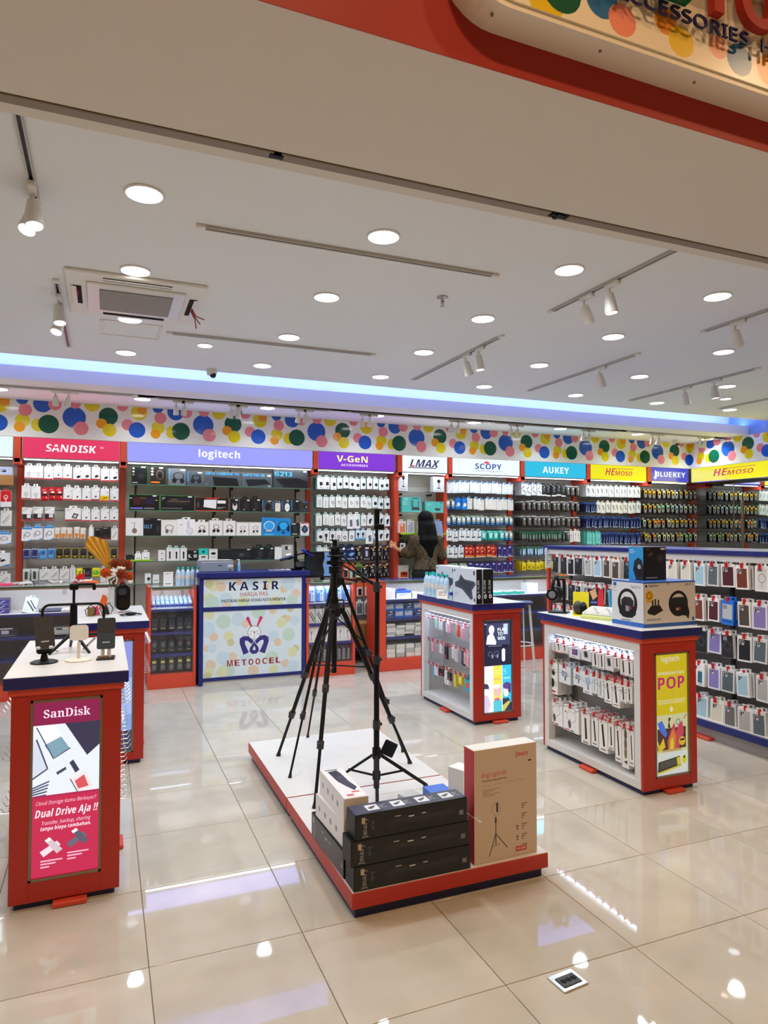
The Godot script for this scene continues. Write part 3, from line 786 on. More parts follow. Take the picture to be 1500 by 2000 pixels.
	design("pink_photo", "#e6c3d0", "#f1e4ea", "e .4 .6 .2 .12 #6b5f77;e .6 .7 .24 .12 #4f4a55;l .3 .3 .75 .25 .06 #77727c;e .5 .42 .2 .06 #b9a7c9;t .2 .9 .6 .05 1 #a59")
	design("strap_pink", "#e7a7b4", "#f2c4cb", "c .5 .3 .3 #f6dde2;r .4 .4 .2 .5 #e27f92")
	design("beads_green", "#c8eed8", "#e3f6ea", "c .5 .1 .3 #8fdcb4;c .5 .3 .3 #6ccf9c;c .5 .5 .3 #a0e4c4;c .5 .7 .3 #7fd8ae;c .5 .9 .25 #5cbf8c")
	design("strap_white", "#ece6ea", "#f3eff2", "o .5 .5 .3 .08 #cfc6d6;r .45 .7 .1 .2 #9f94b0")
	design("strap_dark", "#2d2a3a", "#3a3648", "o .5 .5 .3 .1 #6f6a88;r .3 .05 .4 .1 #c03040")
	design("pouch_blue", "#3f9fd8", "#56b6e8", "o .5 .45 .3 .1 #a9dcf6;l .2 .8 .8 .2 .1 #2d84c0")
	design("pouch_yellow", "#d9c21a", "#f2dc2c", "c .5 .5 .26 #f8ee8a;r .3 .1 .4 .1 #a5231f")
	design("pouch_teal", "#1f8fb4", "#36b4d4", "c .5 .55 .28 #d06a3c;r .1 .06 .8 .1 #0f6f8c")
	design("cat_strap", "#3a2f3a", "#4c3d4a", "e .5 .5 .3 .34 #2b2430;r .3 .7 .4 .2 #b43a4a")
	design("red_toy", "#e2563a", "#f06a48", "c .5 .3 .3 #f6a58a;c .5 .7 .3 #d8402a")
	design("bar_list", "#f0f0ee", "#f6f6f4", "t .2 .06 .6 .84 9 #8c96a4")
	design("blue_white", "#3a6ed0", "#eef1f4", "r 0 0 1 .3 #3a6ed0;t .2 .45 .6 .3 3 #bbb")
	design("qr_stand", "#efefec", "#f6f6f4", "t .2 .08 .6 .1 2 #777;r .2 .82 .6 .06 #444")
	design("price_card", "#f1ede4", "#f6f2ea", "t .15 .2 .7 .5 4 #b8552c")
	design("show_red", "#c22a34", "#d8323c", "p 0 0 .7 0 .5 1 0 1 #23263c;p .1 .1 .5 0 .6 .3 .3 .45 #e8b98a;r .15 .5 .4 .08 #6c7fe0")
	design("show_blue", "#2a8fc8", "#39a6dd", "s .5 .7 .07 #9fdc8a .7 YOUR;p .7 .2 .95 .15 .9 .4 #1d2a3a")
	var m := printed("atlas", atlas, 0.35)
	m.metallic_specular = 0.45


func room() -> void:
	# floor: a grout bed and 60 cm polished tiles
	var fl := struct("floor", B.new().bx(-9, 12, -0.15, -0.006, -8.95, 6.2), "grout", "cream polished tile floor of the shop and walkway with thin joints", "floor")
	var tm: Array[ArrayMesh] = []
	var bm := B.new().box(Vector3(0, -0.0105, 0), Vector3(0.5965, 0.021, 0.5965), 0.0012).mesh()
	tm.append(bm)
	var rest := B.new()
	for i in range(-16, 20):
		for j in range(-10, 16):
			var at := Vector3(0.175 + 0.6 * i + 0.3, 0, -3.380 + 0.6 * j + 0.3)
			if at.x > 11.9 or at.z > 6.1:
				continue
			var inview: bool = at.z < -0.6 and at.x < -at.z * 1.28 + 0.5 and at.x > at.z * 0.2 - 0.5 and at.z > -8.2 and at.x < 6.2
			if inview:
				part(fl, "tile", bm, "tile_%d" % (absi(i * 7 + j * 3 + i * j) % 3), at)
			else:
				rest.box(at + Vector3(0, -0.0105, 0), Vector3(0.5965, 0.021, 0.5965))
	part(fl, "outer_tiles", rest, "tile_0").set_meta("kind", "stuff")
	# main ceiling between the shop front header and the lit cove
	struct("ceiling", B.new().bx(-3.2, 9.3, CE, CE + 0.12, -6.95, -2.69), "ceiling_paint", "flat white painted ceiling full of round downlights", "ceiling")
	var cove := B.new().bx(-3.2, 9.3, 3.60, 3.70, -7.75, -6.85).bx(-3.2, 9.3, CE + 0.12, 3.62, -6.95, -6.85).bx(-3.2, 9.3, 3.11, 3.62, -7.72, -7.6)
	struct("trim", cove, "ceiling_paint", "white recess above the ledge that holds the blue strip light", "cove")
	struct("trim", B.new().bx(-3.2, 9.3, 3.11, 3.205, -8.75, -7.285).bx(-3.2, 9.3, 3.11, 3.242, -7.285, -7.26), "soffit_paint", "lower white soffit with ledge running along the back wall", "soffit")
	var led := thing("cove_light", "blue strip light hidden on the ledge of the back soffit", "strip light")
	part(led, "channel", B.new().bx(-3.0, 8.8, 3.205, 3.212, -7.40, -7.32), "steel")
	part(led, "strip", B.new().bx(-3.0, 8.8, 3.212, 3.218, -7.385, -7.335), "strip_blue")
	# walls
	struct("wall_back", B.new().bx(-3.4, 9.5, 0, 3.7, -8.95, -8.75), "wall_paint", "back wall of the shop behind the display racks", "wall")
	struct("wall_left", B.new().bx(-3.4, -3.2, 0, 3.7, -8.95, -1.87), "wall_paint", "left side wall of the shop", "wall")
	struct("wall_right", B.new().bx(9.25, 9.45, 0, 3.7, -8.95, -1.87), "wall_paint", "right side wall of the shop behind the mirror", "wall")
	# mirror panels on the right wall with steel edges
	var mi := thing("wall_mirror", "tall mirror panels with thin steel edges on the right wall under the yellow sign", "mirror", Vector3(9.25, 0, 0))
	for k in 8:
		part(mi, "panel", B.new().bx(-0.03, -0.005, 0.1, 2.48, -8.62 + 0.75 * k, -7.88 + 0.75 * k, 0.002), "mirror")
		part(mi, "edge_strip", B.new().bx(-0.036, -0.004, 0.1, 2.48, -7.882 + 0.75 * k, -7.868 + 0.75 * k), "steel")
	part(mi, "upright", B.new().bx(-0.05, -0.03, 1.1, 2.2, -7.74, -7.70, 0.003), "steel")
	# polka dot fascia above the signs: printed sheet, its pattern repeats
	var im := sheet(1024, 297, "#efeeeb")
	var r := Rect2i(0, 0, 1024, 297)
	var bl := Color("#1f5cc8")
	var pk := Color("#ee8a97")
	var ye := Color("#e6d317")
	var gr := Color("#04573f")
	var og := Color("#f2a114")
	for d: Array in [[47, 22, 69, bl], [135, 19, 49, pk], [19, 195, 52, ye], [92, 183, 75, gr], [279, 117, 87, bl], [331, 204, 56, pk], [283, 0, 45, pk], [411, 2, 59, ye], [536, 93, 74, gr], [484, 155, 42, og], [547, 206, 54, ye], [644, -1, 43, pk], [686, 154, 47, pk], [761, 193, 66, bl], [775, 45, 64, ye], [798, 17, 41, og], [925, -4, 43, bl], [930, 164, 54, ye], [947, 80, 49, pk], [909, 218, 40, og]]:
		for k: int in [-1024, 0, 1024]:
			oval(im, d[0] + k, d[1], d[2], d[2], d[3], r)
	var fm := printed("polka", im, 0.1)
	fm.texture_repeat = true
	var fb := B.new().bx(-3.2, 8.82, 2.70, 3.11, -8.70, -8.375)
	fb.face(Vector3(-3.2, 2.70, -8.37), Vector3(8.82, 2.70, -8.37), Vector3(8.82, 3.11, -8.37), Vector3(-3.2, 3.11, -8.37), Rect2((-3.2 + 0.72) / 1.414, 0, 12.02 / 1.414, 1))
	struct("trim", fb, "polka", "glossy white fascia printed with coloured polka dots along the back wall", "fascia")
	var fr := B.new().bx(8.825, 9.25, 2.70, 3.62, -8.37, -2.7)
	fr.face(Vector3(8.82, 2.70, -8.37), Vector3(8.82, 2.70, -2.7), Vector3(8.82, 3.11, -2.7), Vector3(8.82, 3.11, -8.37), Rect2(0.747, 0, 5.67 / 1.414, 1))
	struct("trim", fr, "polka", "glossy white fascia printed with coloured polka dots on the right wall", "fascia")
	# the walkway of the mall in front
	struct("ceiling", B.new().bx(-9, 12, 4.6, 4.75, -2.0, 6.2), "mall_wall", "ceiling of the mall walkway in front of the shop", "ceiling")
	struct("wall_front", B.new().bx(-9, 12, 0, 4.7, 6.0, 6.2), "mall_wall", "far wall across the mall walkway behind the viewer", "wall")
	struct("wall_left", B.new().bx(-9.2, -9, 0, 4.7, -2.0, 6.2), "mall_wall", "left end wall of the mall walkway", "wall")
	struct("wall_right", B.new().bx(12, 12.2, 0, 4.7, -2.0, 6.2), "mall_wall", "right end wall of the mall walkway", "wall")
	struct("wall_left", B.new().bx(-9, -3.2, 0, 4.6, -2.1, -1.87), "mall_wall", "wall beside the shop opening on its left", "wall")
	struct("wall_right", B.new().bx(9.25, 12, 0, 4.6, -2.1, -1.87), "mall_wall", "wall beside the shop opening on its right", "wall")


func front() -> void:
	# header over the opening: white underside, red face towards the walkway
	struct("trim", B.new().bx(-3.2, 9.25, 3.15, 3.2, -2.595, -1.869).bx(-3.2, 9.25, 3.15, 3.3, -2.72, -2.655).bx(-3.2, 9.25, 3.24, 3.3, -2.66, -2.59), "header_paint", "broad off-white underside of the header over the shop opening", "header")
	struct("trim", B.new().bx(-3.2, 9.25, 3.2, 4.62, -2.72, -2.6), "header_paint", "inner face of the header over the shop opening", "header")
	struct("trim", B.new().bx(-3.2, 9.25, 3.1502, 4.62, -1.869, -1.866), "header_red", "red painted front of the header above the opening", "fascia")
	struct("trim", B.new().bx(-3.2, 9.25, 3.155, 3.235, -2.662, -2.592), "slot_black", "dark slot for the rolling shutter in the header underside", "slot")
	var sh := thing("shutter_bar", "brown bottom bars of the rolling shutter in the header slot, with a gap", "shutter", Vector3(0, 3.15, -2.627))
	for k: Array in [[-3.1, 0.60], [0.63, 1.915], [2.02, 9.2]]:
		part(sh, "bar", B.new().bx(k[0], k[1], -0.004, 0.06, -0.027, 0.024, 0.003), "shutter")
	part(sh, "lock", B.new().bx(1.93, 2.005, 0.0, 0.05, -0.012, 0.008).bx(1.955, 1.975, -0.004, 0.02, -0.03, 0.02), "black", Vector3.ZERO, "black lock tongue between the two bars")
	part(sh, "latch", B.new().bx(0.585, 0.64, -0.008, 0.04, -0.01, 0.014), "black")
	# rounded light box sign with dots and lettering
	var sg := thing("shop_sign", "big rounded cream sign with coloured dots and raised lettering above the opening", "sign", Vector3(3.05, 3.68, -1.866))
	var o := round_rect(4.2, 0.82, 0.19, 8)
	part(sg, "body", B.new().prism(o, 0.0, 0.115), "cream")
	var im := sheet(2048, 400, "#ece2cc")
	var r := Rect2i(0, 0, 2048, 400)
	# x in metres of the scene, y height
	for d: Array in [[1.25, 3.315, 0.07, "#e6c21c"], [1.31, 3.36, 0.075, "#07543c"], [1.47, 3.38, 0.065, "#2f6ea8"], [1.555, 3.335, 0.058, "#ee8f78"], [1.745, 3.39, 0.05, "#f0921c"], [1.815, 3.335, 0.058, "#e8c21c"], [1.99, 3.365, 0.045, "#f0a283"], [2.095, 3.345, 0.062, "#2a6b9e"], [2.245, 3.345, 0.06, "#f09a1c"], [2.3, 3.45, 0.06, "#ee8f78"], [1.35, 3.62, 0.08, "#e6c21c"], [1.62, 3.8, 0.07, "#ee8f78"], [2.6, 3.4, 0.09, "#07543c"], [2.95, 3.35, 0.07, "#2f6ea8"], [3.3, 3.42, 0.06, "#ee8f78"], [3.75, 3.36, 0.08, "#e8c21c"], [4.2, 3.4, 0.09, "#07543c"], [4.7, 3.38, 0.08, "#ee8f78"], [2.2, 3.95, 0.08, "#2f6ea8"], [3.1, 3.95, 0.07, "#f0921c"], [4.0, 3.95, 0.09, "#e8c21c"]]:
		var kx := 2048.0 / 4.2
		oval(im, (d[0] - 0.95) * kx, (4.09 - d[1]) / 0.82 * 400.0, d[2] * kx, d[2] * 400.0 / 0.82, Color(d[3]), r)
	printed("sign_dots", im, 0.3)
	part(sg, "face_sheet", B.new().prism(round_rect(4.16, 0.78, 0.18, 8), 0.115, 0.122), "sign_dots")
	for k in 5:
		part(sg, "screw", B.new().ball(Vector3(-1.95 + 0.42 * k, -0.411, 0.07), Vector3.ONE * 0.006, 6, 4), "frame_metal")
	var cols := ["header_red", "yellow", "green_letter", "header_red", "blue_plastic", "orange", "green_letter", "header_red"]
	mat("green_letter", "#0b6a45", 0.2)
	mat("navy_letter", "#232a63", 0.15, 0.3)
	var word := "METOOCEL"
	for k in 8:
		var t := TextMesh.new()
		t.text = word[k]
		t.font = fonts["bold"]
		t.font_size = 64
		t.pixel_size = 0.0048
		t.depth = 0.03
		part(sg, "letter", t, ["blue_plastic", "green_letter", "header_red", "header_red", "yellow", "blue_plastic", "green_letter", "header_red"][k], Vector3(-1.51 + 0.2 * k, -0.13, 0.17))
		part(sg, "letter_backing", B.new().prism(round_rect(0.19, 0.27, 0.08), 0.122, 0.15), "clear_glass", Vector3(-1.51 + 0.2 * k, -0.13, 0))
	var t2 := TextMesh.new()
	t2.text = "ACCESSORIES  HP"
	t2.font = fonts["plain"]
	t2.font_size = 64
	t2.pixel_size = 0.001
	t2.depth = 0.008
	part(sg, "lettering", t2, "navy_letter", Vector3(-1.145, -0.262, 0.15)).scale.x = 1.56


func ceiling_disc(at: Vector3, label: String, r: float, lens: String) -> void:
	var t := thing("downlight", label, "downlight", at, 0.0, "round ceiling downlights")
	part(t, "rim", B.new().lathe([Vector2(r * 1.13, 0.0), Vector2(r * 1.13, -0.006), Vector2(r * 1.02, -0.010), Vector2(r, -0.004)]), "white")
	part(t, "lens", B.new().lathe([Vector2(r, -0.004), Vector2(0.0, -0.006)]), lens)


func lamps() -> void:
	for j in 4:
		for i in range(-1, 7):
			var at := Vector3(0.155 + 1.2346 * i, CE, -3.401 - 1.0325 * j)
			ceiling_disc(at, "round white ceiling light, %s from left in the %s row from the header" % [ORD[i + 1], ORD[j]], 0.083, "lamp_white")
			spot(at - Vector3(0, 0.02, 0), at - Vector3(0, 3, 0), 0.76, Color(0.93, 0.975, 1.0))
	for i in range(-1, 7):
		var at := Vector3(0.36 + 1.374 * i, 3.11, -7.81)
		ceiling_disc(at, "round white ceiling light, %s from left under the back soffit" % ORD[i + 1], 0.085, "lamp_white")
		spot(at - Vector3(0, 0.02, 0), at - Vector3(0, 3, 0), 0.5, Color(0.93, 0.975, 1.0))
	for k: Array in [[0.78, "left, near the hatch"], [6.9, "right, near the track lights"]]:
		ceiling_disc(Vector3(k[0], CE, -5.985), "small odd ceiling light off the grid on the %s" % k[1], 0.062, "lamp_cool")
	for x: float in [-2.6, 0.6, 3.8, 7.0]:
		for z: float in [-0.2, 3.4]:
			var t := thing("mall_lamp", "warm round lamp in the mall ceiling, %s from left, %s row" % [ORD[roundi((x + 2.6) / 3.2)], "near" if z < 1.0 else "far"], "downlight", Vector3(x, 4.6, z), 0.0, "mall walkway lamps")
			part(t, "rim", B.new().lathe([Vector2(0.12, 0), Vector2(0.12, -0.01), Vector2(0.1, -0.014)]), "white")
			part(t, "lens", B.new().lathe([Vector2(0.1, -0.012), Vector2(0, -0.014)]), "warm_lamp")
	for k in 2:
		var x: float = [1.4, 3.6][k]
		var t := thing("mall_spotlight", "warm spotlight in the mall ceiling turned on the shop sign, %s one" % ["left", "right"][k], "spotlight", Vector3(x, 4.6, -0.9), 0.0)
		part(t, "stem", B.new().tube(Vector3(0, 0, 0), Vector3(0, -0.06, 0), 0.012, 0.012, 8), "white")
		var can := part(t, "can", B.new().tube(Vector3(0, -0.03, 0.06), Vector3(0.014, -0.115, -0.06), 0.045, 0.05, 16), "white")
		part(can, "lens", B.new().tube(Vector3(0.014, -0.116, -0.061), Vector3(0.0143, -0.118, -0.064), 0.045, 0.045, 16), "warm_lamp")
	# lighting tracks with their spotlights: from, to, places of the heads along it, aims
	var hd := B.new().lathe([Vector2(0.0, 0.0), Vector2(0.028, 0.0), Vector2(0.036, -0.05), Vector2(0.042, -0.125), Vector2(0.038, -0.13), Vector2(0.034, -0.118)], Vector3.ZERO, 16).mesh()
	var lens := B.new().lathe([Vector2(0.036, -0.121), Vector2(0.0, -0.123)], Vector3.ZERO, 16).mesh()
	var tracks := [
		[Vector3(-0.33, CE, -3.72), Vector3(-0.33, CE, -2.74), [-3.52, -3.62], "near left"], [Vector3(-0.31, CE, -6.45), Vector3(-0.31, CE, -4.79), [-5.09, -5.38], "far left"],
		[Vector3(2.99, CE, -4.08), Vector3(2.99, CE, -2.74), [-3.72, -3.47], "middle near"], [Vector3(2.99, CE, -6.48), Vector3(2.99, CE, -4.76), [-5.36, -5.13], "middle far"],
		[Vector3(4.43, CE, -6.49), Vector3(4.43, CE, -4.77), [-5.29], "far right of the sprinkler"], [Vector3(4.42, CE, -4.03), Vector3(4.42, CE, -2.74), [-3.74], "near right"],
		[Vector3(5.9, CE, -6.49), Vector3(5.9, CE, -4.74), [-5.65, -5.26], "second from right"], [Vector3(7.36, CE, -6.48), Vector3(7.36, CE, -4.8), [-5.61], "rightmost"],
		[Vector3(0.448, CE, -3.643), Vector3(2.243, CE, -3.643), [], "empty near"], [Vector3(0.461, CE, -5.70), Vector3(2.227, CE, -5.70), [], "empty far"],
		[Vector3(-2.2, 3.11, -7.6), Vector3(0.28, 3.11, -7.6), [-0.48, -0.36], "leftmost soffit"], [Vector3(0.5, 3.11, -7.68), Vector3(2.45, 3.11, -7.68), [0.70, 0.79, 1.3, 1.38, 2.07, 2.16], "second soffit"],
		[Vector3(2.7, 3.11, -7.68), Vector3(4.58, 3.11, -7.68), [2.87, 2.97, 4.08, 4.18], "third soffit"], [Vector3(4.69, 3.11, -7.68), Vector3(6.73, 3.11, -7.68), [4.97, 5.07, 6.15, 6.25], "fourth soffit"],
		[Vector3(6.89, 3.11, -7.62), Vector3(8.5, 3.11, -7.62), [7.33, 7.45, 8.25, 8.35], "rightmost soffit"]]
	for t: Array in tracks:
		var a: Vector3 = t[0]
		var b: Vector3 = t[1]
		var d := (b - a).normalized()
		var side := d.cross(Vector3.UP)
		var tr := thing("light_track", "thin metal lighting track on the white ceiling, the %s one" % t[3], "light track", a)
		var rail := B.new()
		for s: float in [-1.0, 1.0]:
			rail.box((b - a) / 2 + side * s * 0.0125 - Vector3(0, 0.009, 0), d.abs() * (b - a).length() + side.abs() * 0.009 + Vector3(0, 0.018, 0), 0.001)
		part(tr, "rail", rail, "light_grey")
		part(tr, "slot", B.new().box((b - a) / 2 - Vector3(0, 0.004, 0), d.abs() * (b - a).length() + side.abs() * 0.017 + Vector3(0, 0.006, 0)), "dark_grey")
		for e: Vector3 in [Vector3.ZERO, b - a]:
			part(tr, "end_cap", B.new().box(e - Vector3(0, 0.010, 0), d.abs() * 0.05 + side.abs() * 0.036 + Vector3(0, 0.02, 0), 0.003), "white_matt")
		var n := 0
		for q: float in t[2]:
			n += 1
			var along_x := absf(d.x) > 0.5
			var at := Vector3(q, a.y, a.z) if along_x else Vector3(a.x, a.y, q)
			var h := thing("spotlight", "white track spotlight, %s along the %s track" % [ORD[n - 1], t[3]], "spotlight", at, 0.0, "white track spotlights")
			var sz := 0.75 if along_x else 1.0
			part(h, "adapter", B.new().box(Vector3(0, -0.032, 0) + d * 0.03, d.abs() * 0.13 + side.abs() * 0.034 + Vector3(0, 0.028, 0), 0.004), "white_matt")
			part(h, "stem", B.new().tube(Vector3(0, -0.04, 0), Vector3(0, -0.085, 0), 0.009, 0.009, 10), "white")
			var aim: Vector3
			if along_x:
				aim = Vector3(rng.randf_range(-0.12, 0.12), -1, -0.35)
			elif a.x < 0.0:
				aim = [Vector3(-0.25, -1, 0.4), Vector3(0.08, -1, 0.22)][n % 2]
			else:
				aim = [Vector3(0.1, -1, 0.05), Vector3(0.42, -1, -0.1)][n % 2]
			aim = aim.normalized()
			var bs := Basis(Quaternion(Vector3.DOWN, aim)).scaled(Vector3.ONE * sz)
			var can := part(h, "can", hd, "white", Vector3(0, -0.078, 0))
			can.basis = bs
			var le := part(can, "lens", lens, "track_lamp")
			le.position = Vector3.ZERO
			var p := at + Vector3(0, -0.078, 0) + aim * 0.135 * sz
			spot(p, p + aim, 0.15 if along_x else 0.4, Color(1.0, 0.95, 0.86), 32.0, 0.03)
	# air conditioner, hatch, sprinkler, cameras
	var ac := thing("air_conditioner", "square white ceiling air conditioner cassette with grey grille on the left", "air conditioner", Vector3(0.178, CE, -4.955))
	part(ac, "panel", B.new().box(Vector3(0, -0.012, 0), Vector3(0.86, 0.024, 0.86), 0.006), "white_matt")
	part(ac, "frame", B.new().box(Vector3(0, -0.03, 0), Vector3(0.62, 0.02, 0.58), 0.008), "white")
	var gr := part(ac, "grille", B.new().box(Vector3(0, -0.042, 0), Vector3(0.46, 0.008, 0.42), 0.002), "mid_grey")
	for k in 20:
		part(gr, "slat", box_mesh(Vector3(0.45, 0.004, 0.008), 0.0), "light_grey", Vector3(0, -0.050, -0.2 + 0.021 * k))
	for s: float in [-1.0, 1.0]:
		part(ac, "outlet", B.new().box(Vector3(s * 0.365, -0.0245, 0), Vector3(0.05, 0.006, 0.36)), "slot_black")
		part(ac, "outlet", B.new().box(Vector3(0, -0.0245, s * 0.355), Vector3(0.42, 0.006, 0.045)), "slot_black")
		part(ac, "louvre", B.new().box(Vector3(s * 0.385, -0.032, 0), Vector3(0.03, 0.004, 0.36), 0.001), "white")
		part(ac, "louvre", B.new().box(Vector3(0, -0.032, s * 0.372), Vector3(0.42, 0.004, 0.025), 0.001), "white")
	for k in 3:
		part(ac, "ribbon", B.new().path([Vector3(0.37, -0.028, -0.05 + 0.03 * k), Vector3(0.40, -0.09, -0.04 + 0.035 * k), Vector3(0.41 + 0.02 * k, -0.16 + 0.02 * k, -0.03 + 0.05 * k)], 0.004, 5), "ribbon")
	part(ac, "ribbon", B.new().path([Vector3(-0.37, -0.028, 0.0), Vector3(-0.36, -0.05, 0.08), Vector3(-0.37, -0.028, 0.14)], 0.004, 5), "ribbon")
	var ha := thing("access_hatch", "rectangular access hatch with thin frame in the ceiling behind the air conditioner", "hatch", Vector3(0.175, CE, -5.76))
	for k: Array in [[0, -0.2, 0.46, 0.025], [0, 0.2, 0.46, 0.025], [-0.2175, 0, 0.025, 0.4], [0.2175, 0, 0.025, 0.4]]:
		part(ha, "frame", B.new().box(Vector3(k[0], -0.003, k[1]), Vector3(k[2], 0.006, k[3]), 0.001), "white_matt")
	part(ha, "panel", B.new().box(Vector3(0, -0.0005, 0), Vector3(0.4, 0.002, 0.37)), "ceiling_paint")
	var sp := thing("sprinkler", "small metal fire sprinkler hanging from the middle of the ceiling", "sprinkler", Vector3(2.128, CE, -4.136))
	part(sp, "rose", B.new().lathe([Vector2(0.04, 0), Vector2(0.038, -0.01), Vector2(0.014, -0.016), Vector2(0.012, -0.03)]), "steel")
	part(sp, "yoke", B.new().tube(Vector3(0, -0.025, 0), Vector3(0, -0.05, 0), 0.007, 0.005, 8).tube(Vector3(0.012, -0.03, 0), Vector3(0.004, -0.062, 0), 0.003, 0.003, 6).tube(Vector3(-0.012, -0.03, 0), Vector3(-0.004, -0.062, 0), 0.003, 0.003, 6), "steel")
	part(sp, "deflector", B.new().lathe([Vector2(0.0, -0.06), Vector2(0.017, -0.062), Vector2(0.017, -0.065), Vector2(0, -0.065)]), "steel")
	for k: Array in [[Vector3(0.96, CE, -6.85), "on the main ceiling near the blue cove"], [Vector3(8.26, 3.11, -8.1), "in the far right corner under the soffit"], [Vector3(1.42, 3.11, -7.94), "between track spotlights under the soffit"]]:
		var c := thing("security_camera", "small white dome security camera %s" % k[1], "camera", k[0])
		part(c, "housing", B.new().lathe([Vector2(0.05, 0), Vector2(0.052, -0.03), Vector2(0.045, -0.06), Vector2(0.0, -0.062)], Vector3.ZERO, 16), "white")
		part(c, "lens", B.new().ball(Vector3(0.01, -0.062, 0.018), Vector3(0.032, 0.03, 0.032), 14, 8), "black_gloss")


func wall_sign(called: String, label: String, x0: float, x1: float, img: Image, energy: float, tint: Color) -> void:
	var s := thing("sign", label, "sign", Vector3((x0 + x1) / 2, 2.475, -8.37))
	var w := x1 - x0
	part(s, "case", B.new().bx(-w / 2, w / 2, -0.012, 0.232, -0.12, 0.0, 0.004), "steel")
	printed("print_" + called, img, 0.2, energy)
	part(s, "lit_face", B.new().face(Vector3(-w / 2 + 0.012, 0.002, 0.003), Vector3(w / 2 - 0.012, 0.002, 0.003), Vector3(w / 2 - 0.012, 0.224, 0.003), Vector3(-w / 2 + 0.012, 0.224, 0.003)), "print_" + called)
	area(Vector3((x0 + x1) / 2, 2.59, -8.36), Vector3((x0 + x1) / 2, 2.59, -7.0), w * 0.95, 0.2, 0.2 * w, tint)
	part(s, "under_light", B.new().bx(-w / 2 + 0.02, w / 2 - 0.02, -0.02, -0.012, -0.06, -0.03), "strip_white")
	area(Vector3((x0 + x1) / 2, 2.450, -8.36), Vector3((x0 + x1) / 2, 1.3, -8.60), w * 0.95, 0.04, 0.14 * w, Color(0.95, 0.97, 1.0))


# a row of packages on hooks: runs of [kind, how many]
func hang_row(where: String, row: int, x0: float, x1: float, y1: float, h: float, runs: Array, z := -8.5) -> void:
	var total := 0.0
	for r: Array in runs:
		total += r[1] * K[r[0]][5]
	var slot := (x1 - x0) / total
	var x := x0
	var n := 0
	for r: Array in runs:
		var k: Array = K[r[0]]
		for i in int(r[1]):
			var w: float = slot * k[5]
			var hh: float = h * k[6]
			var lab := "%s, %s from left in %s row under %s" % [k[2], ORD[n], ROWS[row], where]
			var dz := rng.randf_range(0.0, 0.035)
			var size := Vector3(w * k[7], hh, k[4])
			var at := Vector3(x + w / 2 + rng.randf_range(-0.004, 0.004), y1 - hh + rng.randf_range(-0.012, 0.004), z + dz)
			var o := pack(k[3].replace(" ", "_") + "_pack", lab, k[3], r[0], k[1], Vector3(snappedf(size.x, 0.002), snappedf(size.y, 0.005), size.z), at, rng.randf_range(-0.1, 0.06), "%s in %s row under %s" % [k[3] + " packs", ROWS[row], where])
			o.rotation.z = rng.randf_range(-0.03, 0.03)
			if n == 0:
				for q in 3:
					pack(k[3].replace(" ", "_") + "_pack", "%s, %s back from leftmost, %s row under %s" % [k[8], ORD[q], ROWS[row], where], k[3], r[0], k[1], Vector3(snappedf(size.x, 0.002), snappedf(size.y, 0.005), size.z), Vector3(at.x, at.y, z - (k[4] + 0.006) * (q + 1)), 0.0, "%s in %s row under %s" % [k[3] + " packs", ROWS[row], where])
			x += w
			n += 1


# kind -> [?, form, description, category, depth, slot weight, height scale, width share, short description]
var K := {}


func kind(cell: String, form: String, desc: String, cat: String, d := 0.03, wt := 1.0, hs := 1.0, ws := 0.94, short := "") -> void:
	K[cell] = [cell, form, desc, cat, d, wt, hs, ws, short if short != "" else desc]


# rack behind a row of hooks: back panel and hook rails with hooks
func rack(where: String, x0: float, x1: float, rows: Array, dark := false, z := -8.74) -> void:
	var t := thing("wall_rack", "%s slat wall rack with rows of hooks under %s" % ["dark grey" if dark else "pale grey", where], "rack", Vector3((x0 + x1) / 2, 0.0, z))
	var w := x1 - x0
	part(t, "back_panel", B.new().bx(-w / 2, w / 2, 0.0, 2.69, -0.008, 0.0), "rack_dark" if dark else "rack_panel")
	for y: float in rows:
		part(t, "hook_rail", B.new().bx(-w / 2 + 0.01, w / 2 - 0.01, y + 0.012, y + 0.034, 0.0, 0.012, 0.002), "light_grey")
		var hk := B.new()
		var n := int(w / 0.09)
		for i in n:
			var x := -w / 2 + w * (i + 0.5) / n
			hk.path([Vector3(x, y + 0.022, 0.01), Vector3(x, y + 0.018, 0.26), Vector3(x, y + 0.032, 0.272)], 0.0022, 4)
		part(t, "hooks", hk, "chrome").set_meta("kind", "stuff")


func column(i: int, x0: float, x1: float, zf: float, where: String) -> void:
	var t := thing("rack_column", "orange red column between %s" % where, "column", Vector3((x0 + x1) / 2, 0, -8.74))
	var w := x1 - x0
	part(t, "post", B.new().bx(-w / 2, w / 2, 0.0, 2.5, 0.0, zf + 8.74, 0.004), "red")
	part(t, "bracket", B.new().bx(-w / 2 - 0.005, w / 2 + 0.005, 2.40, 2.47, zf + 8.74, 0.385, 0.004), "red")
	part(t, "sign_post", B.new().bx(-w / 2, w / 2, 2.42, 2.7, 0.33, 0.385, 0.004), "red")


func wordmark(w: int, bg: String, word: String, col: String, size: float, dy := 0.5, font := "bold", slant := 0.0, wmax := 0.0) -> Image:
	var im := sheet(w, 160, bg)
	text(im, word, w / 2.0, 160 * dy + size / 2, size, Color(col), Rect2i(0, 0, w, 160), font, wmax, slant)
	return im


